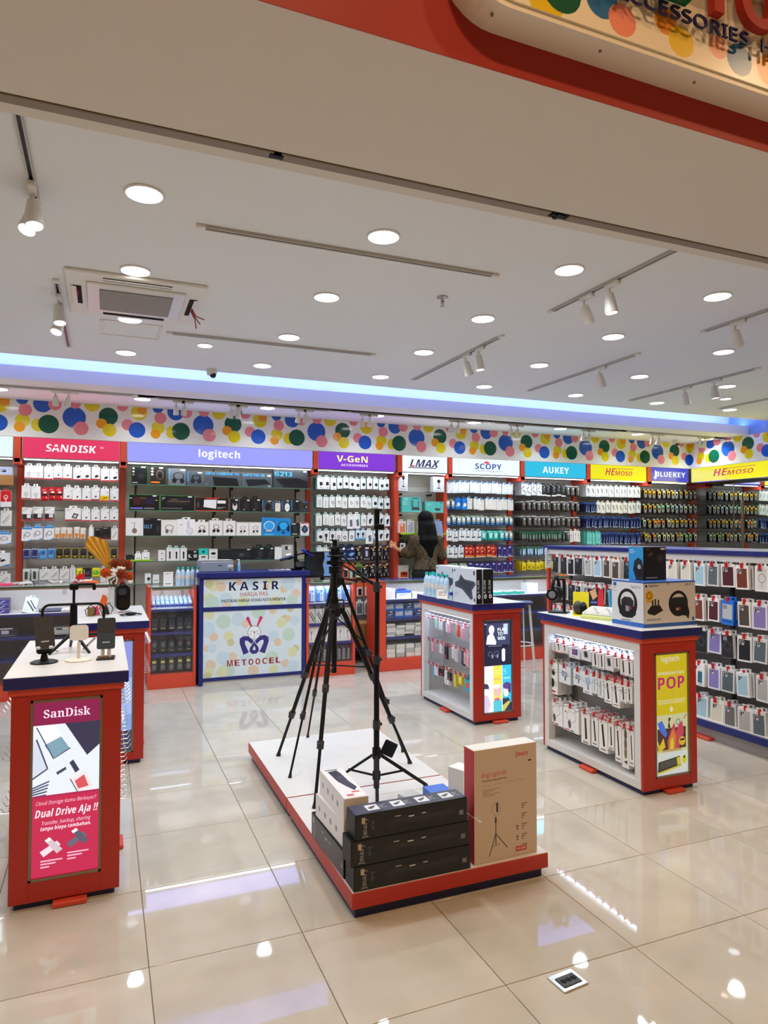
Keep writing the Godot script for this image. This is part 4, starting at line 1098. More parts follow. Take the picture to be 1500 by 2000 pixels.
func bays() -> void:
	var rs := "the red sign"
	var lv := "the lavender sign"
	var pu := "the purple sign"
	var wl := "the white slanted-letter sign"
	var cr := "the crowned sign"
	var cy := "the cyan sign"
	var ys := "the yellow sign"
	var bs := "the blue sign"
	var lf := "the pale sign"
	# signs
	var im := sheet(512, 160, "#dff2fb")
	wall_sign("pale", "lit pale blue sign at the far left end of the back wall", -2.2, -0.928, im, 1.0, Color(0.9, 0.97, 1))
	im = sheet(680, 160, "#d8365f")
	text(im, "SANDISK", 330, 106, 58, Color("#fff4f8"), Rect2i(0, 0, 680, 160), "bold", 350, 0.1)
	im.fill_rect(Rect2i(196, 66, 58, 10), Color("#d8365f"))
	im.fill_rect(Rect2i(150, 84, 34, 12), Color("#d8365f"))
	text(im, "TM", 548, 66, 14, Color("#fbd7e2"), Rect2i(0, 0, 680, 160))
	wall_sign("red", "lit crimson sign reading SANDISK in white letters", -0.855, 0.156, im, 1.05, Color(1, 0.45, 0.6))
	im = sheet(1480, 160, "#8f93f0")
	text(im, "logitech", 700, 98, 62, Color("#f6f4ff"), Rect2i(0, 0, 1480, 160), "bold", 330)
	wall_sign("lavender", "long lit lavender sign reading logitech in white letters", 0.217, 2.451, im, 1.15, Color(0.65, 0.68, 1))
	im = sheet(720, 160, "#7b37c9")
	text(im, "V-GeN", 310, 92, 58, Color("#fdf3a6"), Rect2i(0, 0, 720, 160), "bold", 290)
	text(im, "ACCESSORIES", 330, 128, 20, Color("#f2ddff"), Rect2i(0, 0, 720, 160), "bold", 250)
	wall_sign("purple", "lit purple sign reading V-GeN with ACCESSORIES below it", 2.511, 3.60, im, 1.1, Color(0.7, 0.45, 1))
	im = sheet(480, 160, "#e8f6fb")
	text(im, "LMAX", 225, 108, 72, Color("#262a55"), Rect2i(0, 0, 480, 160), "bold", 300, 0.35)
	im.fill_rect(Rect2i(62, 112, 300, 8), Color("#262a55"))
	stroke(im, Vector2(74, 100), Vector2(150, 96), 8, Color("#e2606e"), Rect2i(0, 0, 480, 160))
	wall_sign("slanted", "lit white sign reading LMAX in slanted navy letters", 3.686, 4.385, im, 1.05, Color(0.95, 0.98, 1))
	im = sheet(760, 160, "#e6f2fa")
	text(im, "SCOPY", 400, 104, 56, Color("#38539a"), Rect2i(0, 0, 760, 160), "bold", 300)
	poly(im, PackedVector2Array([Vector2(352, 44), Vector2(350, 22), Vector2(366, 34), Vector2(380, 14), Vector2(394, 34), Vector2(412, 20), Vector2(408, 44)]), Color("#cf2b45"), Rect2i(0, 0, 760, 160))
	text(im, "Powerful Charging Series", 400, 128, 15, Color("#8a6d86"), Rect2i(0, 0, 760, 160), "plain", 300)
	wall_sign("crown", "lit white sign reading SCOPY with a small red crown", 4.447, 5.563, im, 1.05, Color(0.95, 0.98, 1))
	wall_sign("cyan", "lit cyan sign reading AUKEY in white letters", 5.635, 6.744, wordmark(760, "#2fb9e0", "AUKEY", "#f4fdff", 66, 0.52, "bold", 0.0, 330), 1.0, Color(0.5, 0.9, 1))
	for k in 2:
		im = sheet(760 if k == 0 else 1024, 160, "#e9e01d")
		var cx := 370.0 if k == 0 else 400.0
		text(im, "HE", cx - 118, 112, 76, Color("#c43a4e"), Rect2i(0, 0, 1024, 160), "bold", 120, 0.25)
		text(im, "MOSO", cx + 70, 112, 50, Color("#c43a4e"), Rect2i(0, 0, 1024, 160), "bold", 230, 0.25)
		stroke(im, Vector2(cx - 60, 38), Vector2(cx + 210, 34), 6, Color("#c43a4e"), Rect2i(0, 0, 1024, 160))
		if k == 0:
			wall_sign("yellow", "lit yellow sign reading HEMOSO on the back wall", 6.817, 7.921, im, 1.0, Color(1, 0.97, 0.3))
		else:
			var s := thing("sign", "lit yellow sign reading HEMOSO on the right wall above the mirror", "sign", Vector3(8.82, 2.475, -6.75))
			part(s, "case", B.new().bx(0.0, 0.12, -0.012, 0.232, -1.6, 1.6, 0.004), "steel")
			printed("print_yellow_side", im, 0.2, 1.0)
			part(s, "lit_face", B.new().face(Vector3(-0.003, 0.002, -1.58), Vector3(-0.003, 0.002, 0.4), Vector3(-0.003, 0.224, 0.4), Vector3(-0.003, 0.224, -1.58)), "print_yellow_side")
			area(Vector3(8.81, 2.59, -7.3), Vector3(7, 2.59, -7.3), 1.6, 0.2, 0.25 * 1.6, Color(1, 0.97, 0.3))
	im = sheet(560, 160, "#3b3fc4")
	text(im, "BLUE", 182, 104, 56, Color("#eefaff"), Rect2i(0, 0, 560, 160), "bold", 240)
	text(im, "KEY", 420, 104, 56, Color("#eefaff"), Rect2i(0, 0, 560, 160), "bold", 190)
	im.fill_rect(Rect2i(46, 34, 16, 90), Color("#eefaff"))
	oval(im, 52, 116, 20, 20, Color("#eefaff"), Rect2i(0, 0, 560, 160), 8)
	wall_sign("blue", "lit royal blue sign reading BLUEKEY in white letters", 8.011, 8.80, im, 1.0, Color(0.5, 0.52, 1))
	struct("trim", B.new().bx(-3.2, 9.2, 2.30, 2.47, -8.75, -8.735), "rack_panel", "pale strip of back wall under the lit signs", "trim")
	# columns
	for k: Array in [[-0.928, -0.862, -8.69, "the leftmost pale and red sign bays"], [0.155, 0.218, -8.69, "the red and lavender sign bays"], [2.452, 2.512, -8.69, "the lavender and purple sign bays"], [3.628, 3.688, -8.46, "the purple and slanted-letter sign bays"], [4.387, 4.447, -8.5, "the slanted-letter and crowned sign bays"], [5.566, 5.634, -8.69, "the crowned and cyan sign bays"], [6.745, 6.816, -8.69, "the cyan and yellow sign bays"], [7.922, 8.010, -8.69, "the yellow and blue sign bays"], [9.14, 9.215, -8.66, "the blue sign bay and the mirror"]]:
		column(0, k[0], k[1], k[2], k[3])
	# what hangs there
	kind("adapter", "box", "white red-based adapter box", "adapter", 0.025)
	kind("adapter_small", "box", "white red-based box with small adapter", "adapter", 0.025)
	kind("white_loop", "box", "white red-based box with grey loop", "cable", 0.025)
	kind("red_card", "card", "red memory card pack", "memory card", 0.015, 0.75)
	kind("yellow_half", "box", "half white half yellow box", "adapter", 0.025)
	kind("split_pack", "card", "white pack with dark lower half", "adapter", 0.03)
	kind("phone_box", "box", "wide white box with phone picture", "phone gadget", 0.03, 1.8)
	kind("blue_cable", "box", "white cable box with blue corner", "cable", 0.03, 1.1)
	kind("orange_blister", "card", "clear pack with orange bud", "earphone", 0.03, 0.65, 0.9)
	kind("dark_multi", "card", "dark clamshell pack with red foot", "adapter", 0.04, 1.2)
	kind("blister_navy", "card", "navy blister pack", "charger", 0.04)
	kind("blister_sky", "card", "sky blue blister pack", "charger", 0.04)
	kind("blister_black", "card", "black and gold blister pack", "charger", 0.04)
	kind("clear_tall", "card", "tall clear grey pack", "stylus", 0.04, 0.8, 1.2)
	kind("cable_white", "box", "white boxed cable", "cable", 0.025)
	kind("yellow_pack", "card", "yellow carded gadget", "earphone", 0.02, 0.7, 1.05)
	kind("green_pack", "card", "yellow card with green toy speaker", "speaker", 0.03, 0.85, 0.9)
	kind("black_pack", "card", "black carded gadget", "adapter", 0.03, 0.9)
	kind("long_white", "box", "long white cable box", "cable", 0.02, 0.6, 1.35)
	kind("blank_white", "box", "tall plain white box", "cable", 0.02, 0.7, 1.3)
	kind("red_tall", "box", "red and white earphone box", "earphone", 0.03)
	kind("charger_teal", "box", "white teal-edged box with square charger", "charger", 0.035, 1.1, 1.1)
	kind("plug_teal", "box", "white teal-edged box with dark plug", "charger", 0.035)
	kind("wires_teal", "box", "white teal-edged box with three cables", "cable", 0.03)
	kind("lines_teal", "box", "white teal-edged box with upright cables", "cable", 0.03)
	kind("ring_teal", "box", "white teal-edged box with dark ring", "holder", 0.03)
	kind("watch_teal", "box", "white teal-edged box with dark holder", "holder", 0.03, 1.0, 1.15)
	kind("power_slab", "box", "white box with dark power bank", "power bank", 0.03)
	kind("power_grey", "box", "large power bank box", "power bank", 0.03, 1.15, 1.3)
	kind("blue_bulb", "box", "blue and white bulb holder box", "holder", 0.03, 0.85, 0.9)
	kind("navy_drive", "box", "navy drive enclosure pack", "drive", 0.04, 1.5)
	kind("black_cable", "card", "black pack with orange label", "cable", 0.03)
	kind("dark_unit", "box", "dark grey gadget pack", "drive", 0.04, 1.2)
	kind("case_orange", "box", "orange-topped case pack", "phone case", 0.02, 0.8)
	kind("case_teal", "box", "orange-topped case pack with teal side", "phone case", 0.02)
	kind("case_green", "box", "green case pack", "phone case", 0.02)
	kind("white_tagged", "box", "plain white box with blue tag", "charger", 0.035)
	kind("white_warm", "box", "warm white box with blue tag", "cable", 0.035)
	kind("blue_egg", "box", "bright blue box with white charger", "charger", 0.035)
	kind("plug_card", "card", "clear blue-footed plug card", "charger", 0.04, 0.75, 1.0, 0.98)
	kind("holder_white", "box", "white holder box with blue tag", "holder", 0.035)
	kind("teal_blister", "card", "teal blister with white plug", "charger", 0.04, 1.05, 0.95, 0.98)
	kind("red_tall_pack", "box", "red boxed cable", "cable", 0.03)
	kind("purple_pack", "box", "purple boxed charger", "charger", 0.03)
	kind("diag_white", "box", "white box with black diagonal cable", "cable", 0.035)
	kind("dark_stripe", "box", "dark box with white foot", "earphone", 0.035)
	kind("grey_earbud", "card", "grey clear earphone pack", "earphone", 0.04)
	kind("green_slim", "card", "slim green-topped earphone pack", "earphone", 0.04, 0.5, 1.0, 0.98)
	kind("sky_slim", "card", "slim pale blue earphone pack", "earphone", 0.04, 0.45, 1.0, 0.98)
	kind("blue_slim", "card", "slim bright blue pack", "cable", 0.04, 0.4, 0.9, 0.98)
	kind("yellow_slim", "box", "yellow boxed cable", "cable", 0.04, 0.6)
	kind("fork_white", "box", "white box with forked cable", "cable", 0.03, 0.8, 1.05)
	kind("slash_white", "box", "cool white box with dark slash", "cable", 0.035)
	kind("slash_cream", "box", "cream box with dark slash", "cable", 0.035)
	kind("navy_slim", "card", "slim navy earphone pack", "earphone", 0.04, 0.5, 1.0, 0.98)
	kind("teal_slim", "box", "slim teal cable box", "cable", 0.035, 0.62, 0.95)
	for q: Array in [["bud_yellow", "yellow"], ["bud_orange", "orange"], ["bud_pale", "cream"], ["bud_green", "lime"], ["bud_blue", "pale blue"], ["bud_mint", "mint"]]:
		kind(q[0], "card", "black pack with %s label" % q[1], "earphone", 0.04, 1.0, 1.0, 0.98)
	var ry := [2.385, 2.137, 1.905, 1.688, 1.462, 1.228]
	rack(lf, -2.6, -0.93, ry)
	rack(rs, -0.86, 0.155, ry)
	rack(pu, 2.51, 3.63, ry)
	rack(cr, 4.447, 5.566, ry, true)
	rack(cy, 5.634, 6.745, ry, true)
	rack(ys, 6.816, 7.922, ry, true)
	rack(bs, 8.01, 9.14, ry, true)
	hang_row(lf, 2, -1.75, -0.95, 1.9, 0.17, [["cable_white", 7]])
	hang_row(lf, 3, -1.75, -0.95, 1.66, 0.125, [["blue_cable", 5]])
	hang_row(lf, 1, -1.75, -0.95, 2.12, 0.18, [["blank_white", 3], ["red_tall", 5]])
	hang_row(lf, 5, -1.75, -0.95, 1.2, 0.13, [["cable_white", 6]])
	for k in 2:
		pack("headphone_box", "grey boxed headphones lying on a brown carton at the far left, %s" % ["front", "back"][k], "headphones", "grey_headset", "plain", Vector3(0.26, 0.09, 0.08), Vector3(-1.08 - 0.28 * k, 2.285, -8.48))
		pack("carton", "brown carton with white round marks at the far left, %s one" % ["right", "left"][k], "carton", "carton_box", "plain", Vector3(0.28, 0.11, 0.12), Vector3(-1.08 - 0.3 * k, 2.174, -8.48))
		pack("charger_box", "square white box with two dark chargers at the far left, %s one" % ["right", "left"][k], "charger", "two_black", "box", Vector3(0.2, 0.145, 0.05), Vector3(-1.06 - 0.22 * k, 1.285, -8.46))
	var a := -0.84
	var z := 0.14
	hang_row(rs, 0, a, z, 2.406, 0.152, [["white_loop", 2], ["adapter_small", 3], ["adapter", 5]])
	hang_row(rs, 1, a - 0.02, z, 2.17, 0.15, [["white_loop", 2], ["red_card", 3], ["adapter_small", 4], ["yellow_half", 1], ["adapter_small", 1]])
	hang_row(rs, 2, a - 0.02, -0.53, 1.94, 0.155, [["split_pack", 3]])
	hang_row(rs, 2, -0.42, z, 1.93, 0.145, [["phone_box", 1], ["adapter_small", 4]])
	hang_row(rs, 3, a - 0.02, -0.2, 1.72, 0.15, [["blue_cable", 3], ["orange_blister", 5]])
	hang_row(rs, 3, -0.17, z, 1.715, 0.14, [["blank_white", 1], ["dark_multi", 2], ["cable_white", 1]])
	hang_row(rs, 4, a, z, 1.484, 0.122, [["blister_navy", 2], ["blister_sky", 2], ["blister_black", 8]])
	hang_row(rs, 5, a, z, 1.255, 0.12, [["clear_tall", 2], ["cable_white", 3], ["long_white", 1], ["yellow_pack", 1], ["black_pack", 1], ["green_pack", 1], ["long_white", 3]])
	a = 2.53
	z = 3.56
	hang_row(pu, 0, a, z, 2.38, 0.145, [["charger_teal", 3], ["plug_teal", 9]])
	hang_row(pu, 1, a, z, 2.128, 0.145, [["lines_teal", 2], ["wires_teal", 7], ["plug_teal", 3]])
	hang_row(pu, 2, a, z, 1.897, 0.145, [["lines_teal", 3], ["wires_teal", 2], ["power_grey", 2], ["wires_teal", 1], ["power_slab", 4]])
	hang_row(pu, 3, a, z, 1.69, 0.14, [["plug_teal", 1], ["watch_teal", 2], ["ring_teal", 3], ["blue_bulb", 2], ["power_grey", 1], ["blue_bulb", 1], ["power_slab", 2]])
	hang_row(pu, 4, a, z, 1.475, 0.19, [["lines_teal", 3], ["navy_drive", 2], ["black_cable", 1], ["dark_unit", 1], ["black_cable", 3]])
	hang_row(pu, 5, 2.9, z, 1.235, 0.18, [["case_orange", 1], ["case_teal", 1], ["case_green", 1], ["black_cable", 4]])
	a = 4.42
	z = 5.52
	hang_row(cr, 0, a, z, 2.375, 0.152, [["white_tagged", 12]])
	hang_row(cr, 1, a, z, 2.14, 0.153, [["plug_card", 2], ["blue_egg", 2], ["white_warm", 8]])
	hang_row(cr, 2, a, z, 1.905, 0.142, [["plug_card", 14]])
	hang_row(cr, 3, a, z, 1.69, 0.15, [["holder_white", 6], ["teal_blister", 4], ["plug_card", 2]])
	hang_row(cr, 4, a, z, 1.458, 0.15, [["holder_white", 3], ["red_tall_pack", 6], ["purple_pack", 3]])
	hang_row(cr, 5, a, z, 1.228, 0.14, [["plug_card", 5], ["purple_pack", 8]])
	a = 5.66
	z = 6.72
	hang_row(cy, 0, a, z, 2.376, 0.165, [["diag_white", 4], ["dark_stripe", 5], ["grey_earbud", 3]])
	hang_row(cy, 1, a, z, 2.134, 0.15, [["grey_earbud", 12]])
	hang_row(cy, 2, a, z, 1.906, 0.158, [["grey_earbud", 12]])
	hang_row(cy, 3, a, z, 1.684, 0.155, [["green_slim", 18], ["grey_earbud", 1], ["fork_white", 3]])
	hang_row(cy, 4, a, 6.5, 1.457, 0.14, [["sky_slim", 9], ["blue_slim", 12]])
	hang_row(cy, 5, a, 6.45, 1.225, 0.11, [["yellow_slim", 10]])
	a = 6.83
	z = 7.90
	hang_row(ys, 0, a, z, 2.38, 0.163, [["slash_white", 12]])
	hang_row(ys, 1, a, z, 2.135, 0.165, [["navy_slim", 5], ["slash_cream", 8], ["slash_white", 2]])
	hang_row(ys, 2, a, z, 1.91, 0.18, [["navy_slim", 24]])
	hang_row(ys, 3, a, z, 1.665, 0.195, [["teal_slim", 5], ["navy_slim", 18]])
	a = 7.94
	z = 9.1
	hang_row(bs, 0, a, z, 2.37, 0.17, [["bud_yellow", 4], ["bud_pale", 1], ["bud_yellow", 2], ["bud_blue", 1], ["bud_yellow", 2], ["bud_pale", 1], ["bud_blue", 1]])
	hang_row(bs, 1, a, z, 2.138, 0.17, [["bud_yellow", 3], ["bud_mint", 3], ["bud_blue", 3], ["bud_pale", 2], ["bud_blue", 1]])
	hang_row(bs, 2, a, z, 1.898, 0.17, [["bud_mint", 1], ["bud_orange", 4], ["bud_pale", 1], ["bud_yellow", 4], ["bud_orange", 1], ["bud_yellow", 1]])
	hang_row(bs, 3, a, z, 1.665, 0.165, [["bud_yellow", 2], ["bud_orange", 1], ["bud_pale", 4], ["bud_orange", 1], ["bud_green", 3], ["bud_pale", 1]])
	# glass shelves with standing boxes under the lavender sign
	var sh := thing("glass_shelving", "tall wall unit with glass shelves on black brackets under the lavender sign", "shelf", Vector3(1.335, 0, -8.74))
	part(sh, "back_panel", B.new().bx(-1.115, 1.115, 0.0, 2.69, -0.008, 0), "rack_panel")
	for y: float in [2.218, 1.915, 1.618, 1.32, 1.06]:
		var s := part(sh, "shelf", B.new().bx(-1.11, 1.11, y - 0.01, y, 0.02, 0.34), "shelf_glass")
		part(s, "front_edge", B.new().bx(-1.11, 1.11, y - 0.01, y, 0.34, 0.345), "glass_edge")
		for x: float in [-1.0, -0.08, 0.13, 0.98]:
			part(sh, "bracket", B.new().bx(x - 0.006, x + 0.006, y - 0.035, y - 0.01, 0.0, 0.2), "black")
	for x: float in [-1.0, -0.08, 0.13, 0.98]:
		part(sh, "upright", B.new().bx(x - 0.008, x + 0.008, 0.2, 2.45, 0.0, 0.01), "dark_grey")
	for k: Array in [
		[0.365, 0.174, 0.21, 0, "headset_green", "dark headset box with green edges at the left end of top glass shelf"], [0.575, 0.178, 0.215, 0, "headset_brown", "brown-black headset box with orange strip on top glass shelf"], [0.786, 0.2, 0.2, 0, "headset_g", "grey headset box marked G522 on top glass shelf"], [0.99, 0.184, 0.175, 0, "headset_g_dark", "dark grey headset box marked G321 on top glass shelf"], [1.322, 0.43, 0.175, 0, "kb_carbon", "grey keyboard box marked G512 CARBON on top glass shelf"], [1.744, 0.377, 0.173, 0, "kb_tkl", "grey keyboard box marked G413 TKL SE on top glass shelf"], [2.175, 0.45, 0.232, 0, "kb_wide", "large dark keyboard box marked G213 on top glass shelf"],
		[0.422, 0.333, 0.18, 1, "kb_rgb_red", "black keyboard box with reddish keys and green edge on second glass shelf"], [0.799, 0.387, 0.176, 1, "kb_rgb", "black keyboard box with rainbow row and green edge on second glass shelf"], [1.199, 0.388, 0.162, 1, "kb_red_white", "black red-edged box with white keyboard on second glass shelf"], [1.471, 0.118, 0.163, 1, "mouse_white", "black box with white mouse on second glass shelf"], [1.603, 0.12, 0.158, 1, "mouse_black", "plain black mouse box, left of the two on second glass shelf"], [1.73, 0.121, 0.165, 1, "mouse_black", "plain black mouse box, right of the two on second glass shelf"], [1.87, 0.123, 0.154, 1, "mouse_tri", "grey mouse box marked G304 on second glass shelf"], [1.994, 0.111, 0.148, 1, "mouse_cream", "mouse box with cream mouse marked G305 on second glass shelf"], [2.112, 0.112, 0.155, 1, "mouse_pearl", "mouse box with pearl white mouse marked G309 on second glass shelf"], [2.228, 0.107, 0.163, 1, "mouse_word", "dark mouse box marked G502 on second glass shelf"], [2.353, 0.115, 0.144, 1, "mouse_side", "grey box with black side-view mouse at right end of second glass shelf"],
		[0.318, 0.191, 0.205, 2, "white_round", "rounded white headphone box at the left end of third glass shelf"], [0.515, 0.194, 0.205, 2, "ult_black", "black headphone box marked ULT on third glass shelf"], [0.705, 0.186, 0.188, 2, "headphones_grey", "cream box with grey headphones on third glass shelf"], [0.899, 0.201, 0.196, 2, "headphones_white", "white box with white headphones on third glass shelf"], [1.08, 0.162, 0.167, 2, "headset_mic", "small cream headset box right of the white headphones"], [1.247, 0.159, 0.186, 2, "headset_mic", "tallest cream headset box in the row on third glass shelf"], [1.409, 0.155, 0.181, 2, "headset_mic", "cream headset box right of the tallest one on third shelf"], [1.569, 0.151, 0.164, 2, "headset_thin", "cream box with thin headset, left of two"], [1.726, 0.153, 0.165, 2, "headset_thin", "cream box with thin headset beside the blue boxes"], [1.9, 0.182, 0.224, 2, "headset_blue", "bright blue box with white headphones on third glass shelf"], [2.083, 0.184, 0.219, 2, "headset_blue_dark", "bright blue box with navy headphones on third glass shelf"], [2.231, 0.113, 0.162, 2, "black_wing", "small black gadget box right of the blue boxes"], [2.359, 0.114, 0.163, 2, "mouse_wing", "white box with navy mouse at right end of third glass shelf"],
		[0.273, 0.089, 0.077, 3, "kb_dark", "low dark box at the left end of fourth glass shelf"], [0.36, 0.073, 0.08, 3, "white_buds", "small white earbud box, left of two on the green tray"], [0.444, 0.085, 0.095, 3, "white_buds", "white earbud box, right of two on the green tray"], [0.623, 0.081, 0.066, 3, "small_white", "small white gadget box, lower of a stacked pair"], [0.713, 0.076, 0.157, 3, "torch_box", "white box with black torch, left of three and tallest"], [0.789, 0.076, 0.151, 3, "torch_box", "white box with black torch, middle of three"], [0.871, 0.077, 0.153, 3, "torch_box", "white box with black torch, right of three"], [0.975, 0.13, 0.122, 3, "camera_black", "black webcam box on fourth glass shelf"], [1.101, 0.109, 0.068, 3, "white_cam", "low white box under the teal one on fourth glass shelf"], [1.219, 0.103, 0.136, 3, "white_cam", "white camera box right of the teal one on fourth shelf"], [1.482, 0.424, 0.137, 3, "kb_dark", "long dark keyboard box on fourth glass shelf"], [1.778, 0.141, 0.159, 3, "mouse_dark", "dark mouse box beside the long keyboard box"], [1.909, 0.123, 0.16, 3, "mouse_dark", "dark mouse box, second from the long keyboard box"], [2.017, 0.092, 0.154, 3, "blank_white", "narrow white box behind the payment terminal"], [2.133, 0.139, 0.181, 3, "clear_grey", "grey clear plastic box at the right of fourth glass shelf"]]:
		var y: float = [2.218, 1.915, 1.618, 1.32][k[3]]
		if k[4] == "white_buds":
			y += 0.008
		var fm := "box" if k[4] in ["white_round", "ult_black", "headset_mic", "headphones_white", "mouse_white", "mouse_black", "torch_box", "mouse_dark", "white_buds"] and k[2] < 0.2 else "plain"
		pack("boxed_" + ("keyboard" if "kb" in k[4] else "mouse" if "mouse" in k[4] else "headset" if "head" in k[4] else "gadget"), k[5], "box", k[4], fm, Vector3(k[1], k[2], 0.085), Vector3(k[0], y, -8.425), rng.randf_range(-0.04, 0.04), "boxes on the glass shelves")
	pack("boxed_gadget", "small white gadget box, upper of a stacked pair", "box", "small_white", "plain", Vector3(0.081, 0.061, 0.08), Vector3(0.623, 1.386, -8.425), 0.0, "boxes on the glass shelves")
	pack("boxed_gadget", "teal box on top of a low white one on fourth glass shelf", "box", "teal_cam", "plain", Vector3(0.109, 0.074, 0.08), Vector3(1.101, 1.388, -8.425), 0.0, "boxes on the glass shelves")
	solo("display_tray", "lime green tray under two white earbud boxes", "tray", B.new().bx(-0.14, 0.14, 0.0, 0.008, -0.08, 0.1, 0.003).bx(-0.14, 0.14, 0.008, 0.02, 0.092, 0.1, 0.002), "green_tray", Vector3(0.38, 1.32, -8.5))
	# shelves under the slanted-letter sign
	var ls := thing("glass_shelving", "narrow wall unit with glass and lime green shelves behind the woman", "shelf", Vector3(4.037, 0, -8.74))
	part(ls, "back_panel", B.new().bx(-0.35, 0.35, 0.0, 2.69, -0.008, 0), "white_matt")
	for k in 4:
		var y: float = [2.22, 1.935, 1.65, 1.37][k]
		part(ls, "shelf", B.new().bx(-0.345, 0.345, y - (0.01 if k < 2 else 0.022), y, 0.02, 0.36, 0.002), "shelf_glass" if k < 2 else "green_tray")
		for x: float in [-0.26, 0.2]:
			part(ls, "bracket", B.new().bx(x - 0.006, x + 0.006, y - 0.05, y - 0.022, 0.0, 0.16), "black")
	part(ls, "base_shelf", B.new().bx(-0.345, 0.345, 1.02, 1.045, 0.0, 0.36, 0.003), "white")
	for k: Array in [[3.735, 0.13, 0.26, 2.22, "mic_box", "white microphone box at the left of the top shelf behind the woman"], [4.27, 0.17, 0.21, 2.22, "mic_box", "white microphone box at the right of the top shelf behind the woman"], [3.85, 0.28, 0.205, 1.935, "router_tall", "teal router box with tall antennas above the woman"], [4.2, 0.285, 0.15, 1.935, "router_low", "low teal router box with two antennas above the woman"], [3.72, 0.11, 0.16, 1.65, "case_peach", "hanging pack with peach phone case left of the woman"], [3.84, 0.105, 0.165, 1.65, "case_lilac", "hanging pack with lilac phone case left of the woman"], [4.0, 0.1, 0.15, 1.65, "case_mint", "hanging pack with mint phone case hidden by the woman"], [3.725, 0.115, 0.165, 1.37, "window_black", "black window pack on green shelf, left of two"], [3.845, 0.115, 0.165, 1.37, "window_black", "black window pack on green shelf, right of two"], [4.24, 0.13, 0.12, 1.37, "white_cam", "white box on the green shelf right of the woman"], [3.74, 0.14, 0.17, 1.045, "orange_white", "white and orange box on the lowest shelf left of the woman"], [3.9, 0.08, 0.12, 1.06, "case_mint", "small white box with mint window left of the woman"], [4.31, 0.09, 0.17, 1.045, "pouch_blue", "upright blue pack right of the woman"]]:
		pack("shelf_box", k[5], "box", k[4], "plain" if k[2] > 0.18 or k[3] > 1.9 or k[3] < 1.1 else "box", Vector3(k[1], k[2], 0.1), Vector3(k[0], k[3] if k[3] != 1.06 else 1.045, -8.42), 0.0, "boxes behind the woman")


# glass-fronted counter: red ends and foot, navy shelf edges, lit top compartment; shelves listed from below
func counter(label: String, x0: float, x1: float, zf: float, zb: float, ends: float, shelves: Array, back: String, tall := 1.075) -> Node3D:
	var t := thing("display_counter", label, "counter", Vector3((x0 + x1) / 2, 0, zf))
	var w := (x1 - x0) / 2
	var d := zb - zf
	for s: float in [-1.0, 1.0]:
		part(t, "end_panel", B.new().bx(s * w, s * (w - ends), 0.0, tall, d, 0.0, 0.003), "red")
	part(t, "foot", B.new().bx(-w + ends, w - ends, 0.0, 0.15, d, -0.002, 0.002), "red")
	for y: float in shelves:
		part(t, "shelf", B.new().bx(-w + ends, w - ends, y - 0.028, y, d + 0.02, -0.012, 0.002), "navy")
	part(t, "deck", B.new().bx(-w + ends, w - ends, shelves[-1], shelves[-1] + 0.004, d + 0.02, -0.014), "white")
	var bp := part(t, "back_panel", B.new().bx(-w + ends, w - ends, shelves[-1], tall - 0.02, d, d + 0.015), "white")
	bp.set_meta("label", "white sliding back panel of the top compartment")
	for s: float in [-0.3, 0.6]:
		part(bp, "finger_pull", B.new().bx(w * s - 0.02, w * s + 0.02, tall - 0.13, tall - 0.06, d + 0.015, d + 0.018, 0.001), "light_grey")
	part(t, "lower_back", B.new().bx(-w + ends, w - ends, 0.15, shelves[-1] - 0.03, d, d + 0.012), back)
	part(t, "front_glass", B.new().bx(-w + ends, w - ends, 0.15, tall - 0.008, -0.006, 0.0), "clear_glass")
	part(t, "top_glass", B.new().bx(-w, w, tall - 0.008, tall, d, 0.012), "clear_glass")
	part(t, "top_edge", B.new().bx(-w, w, tall - 0.01, tall + 0.001, 0.010, 0.016), "glass_edge")
	part(t, "light_strip", B.new().bx(-w + ends + 0.02, w - ends - 0.02, tall - 0.03, tall - 0.018, -0.035, -0.015), "strip_white")
	part(t, "light_cover", B.new().bx(-w + ends + 0.01, w - ends - 0.01, tall - 0.018, tall - 0.009, -0.045, -0.008).bx(-w + ends + 0.01, w - ends - 0.01, tall - 0.036, tall - 0.009, -0.012, -0.008), "steel")
	area(Vector3((x0 + x1) / 2, tall - 0.034, zf - 0.03), Vector3((x0 + x1) / 2, 0.5, zf - 0.16), (w - ends) * 1.9, 0.02, 0.20 * w, Color(0.76, 0.86, 1.0))
	return t


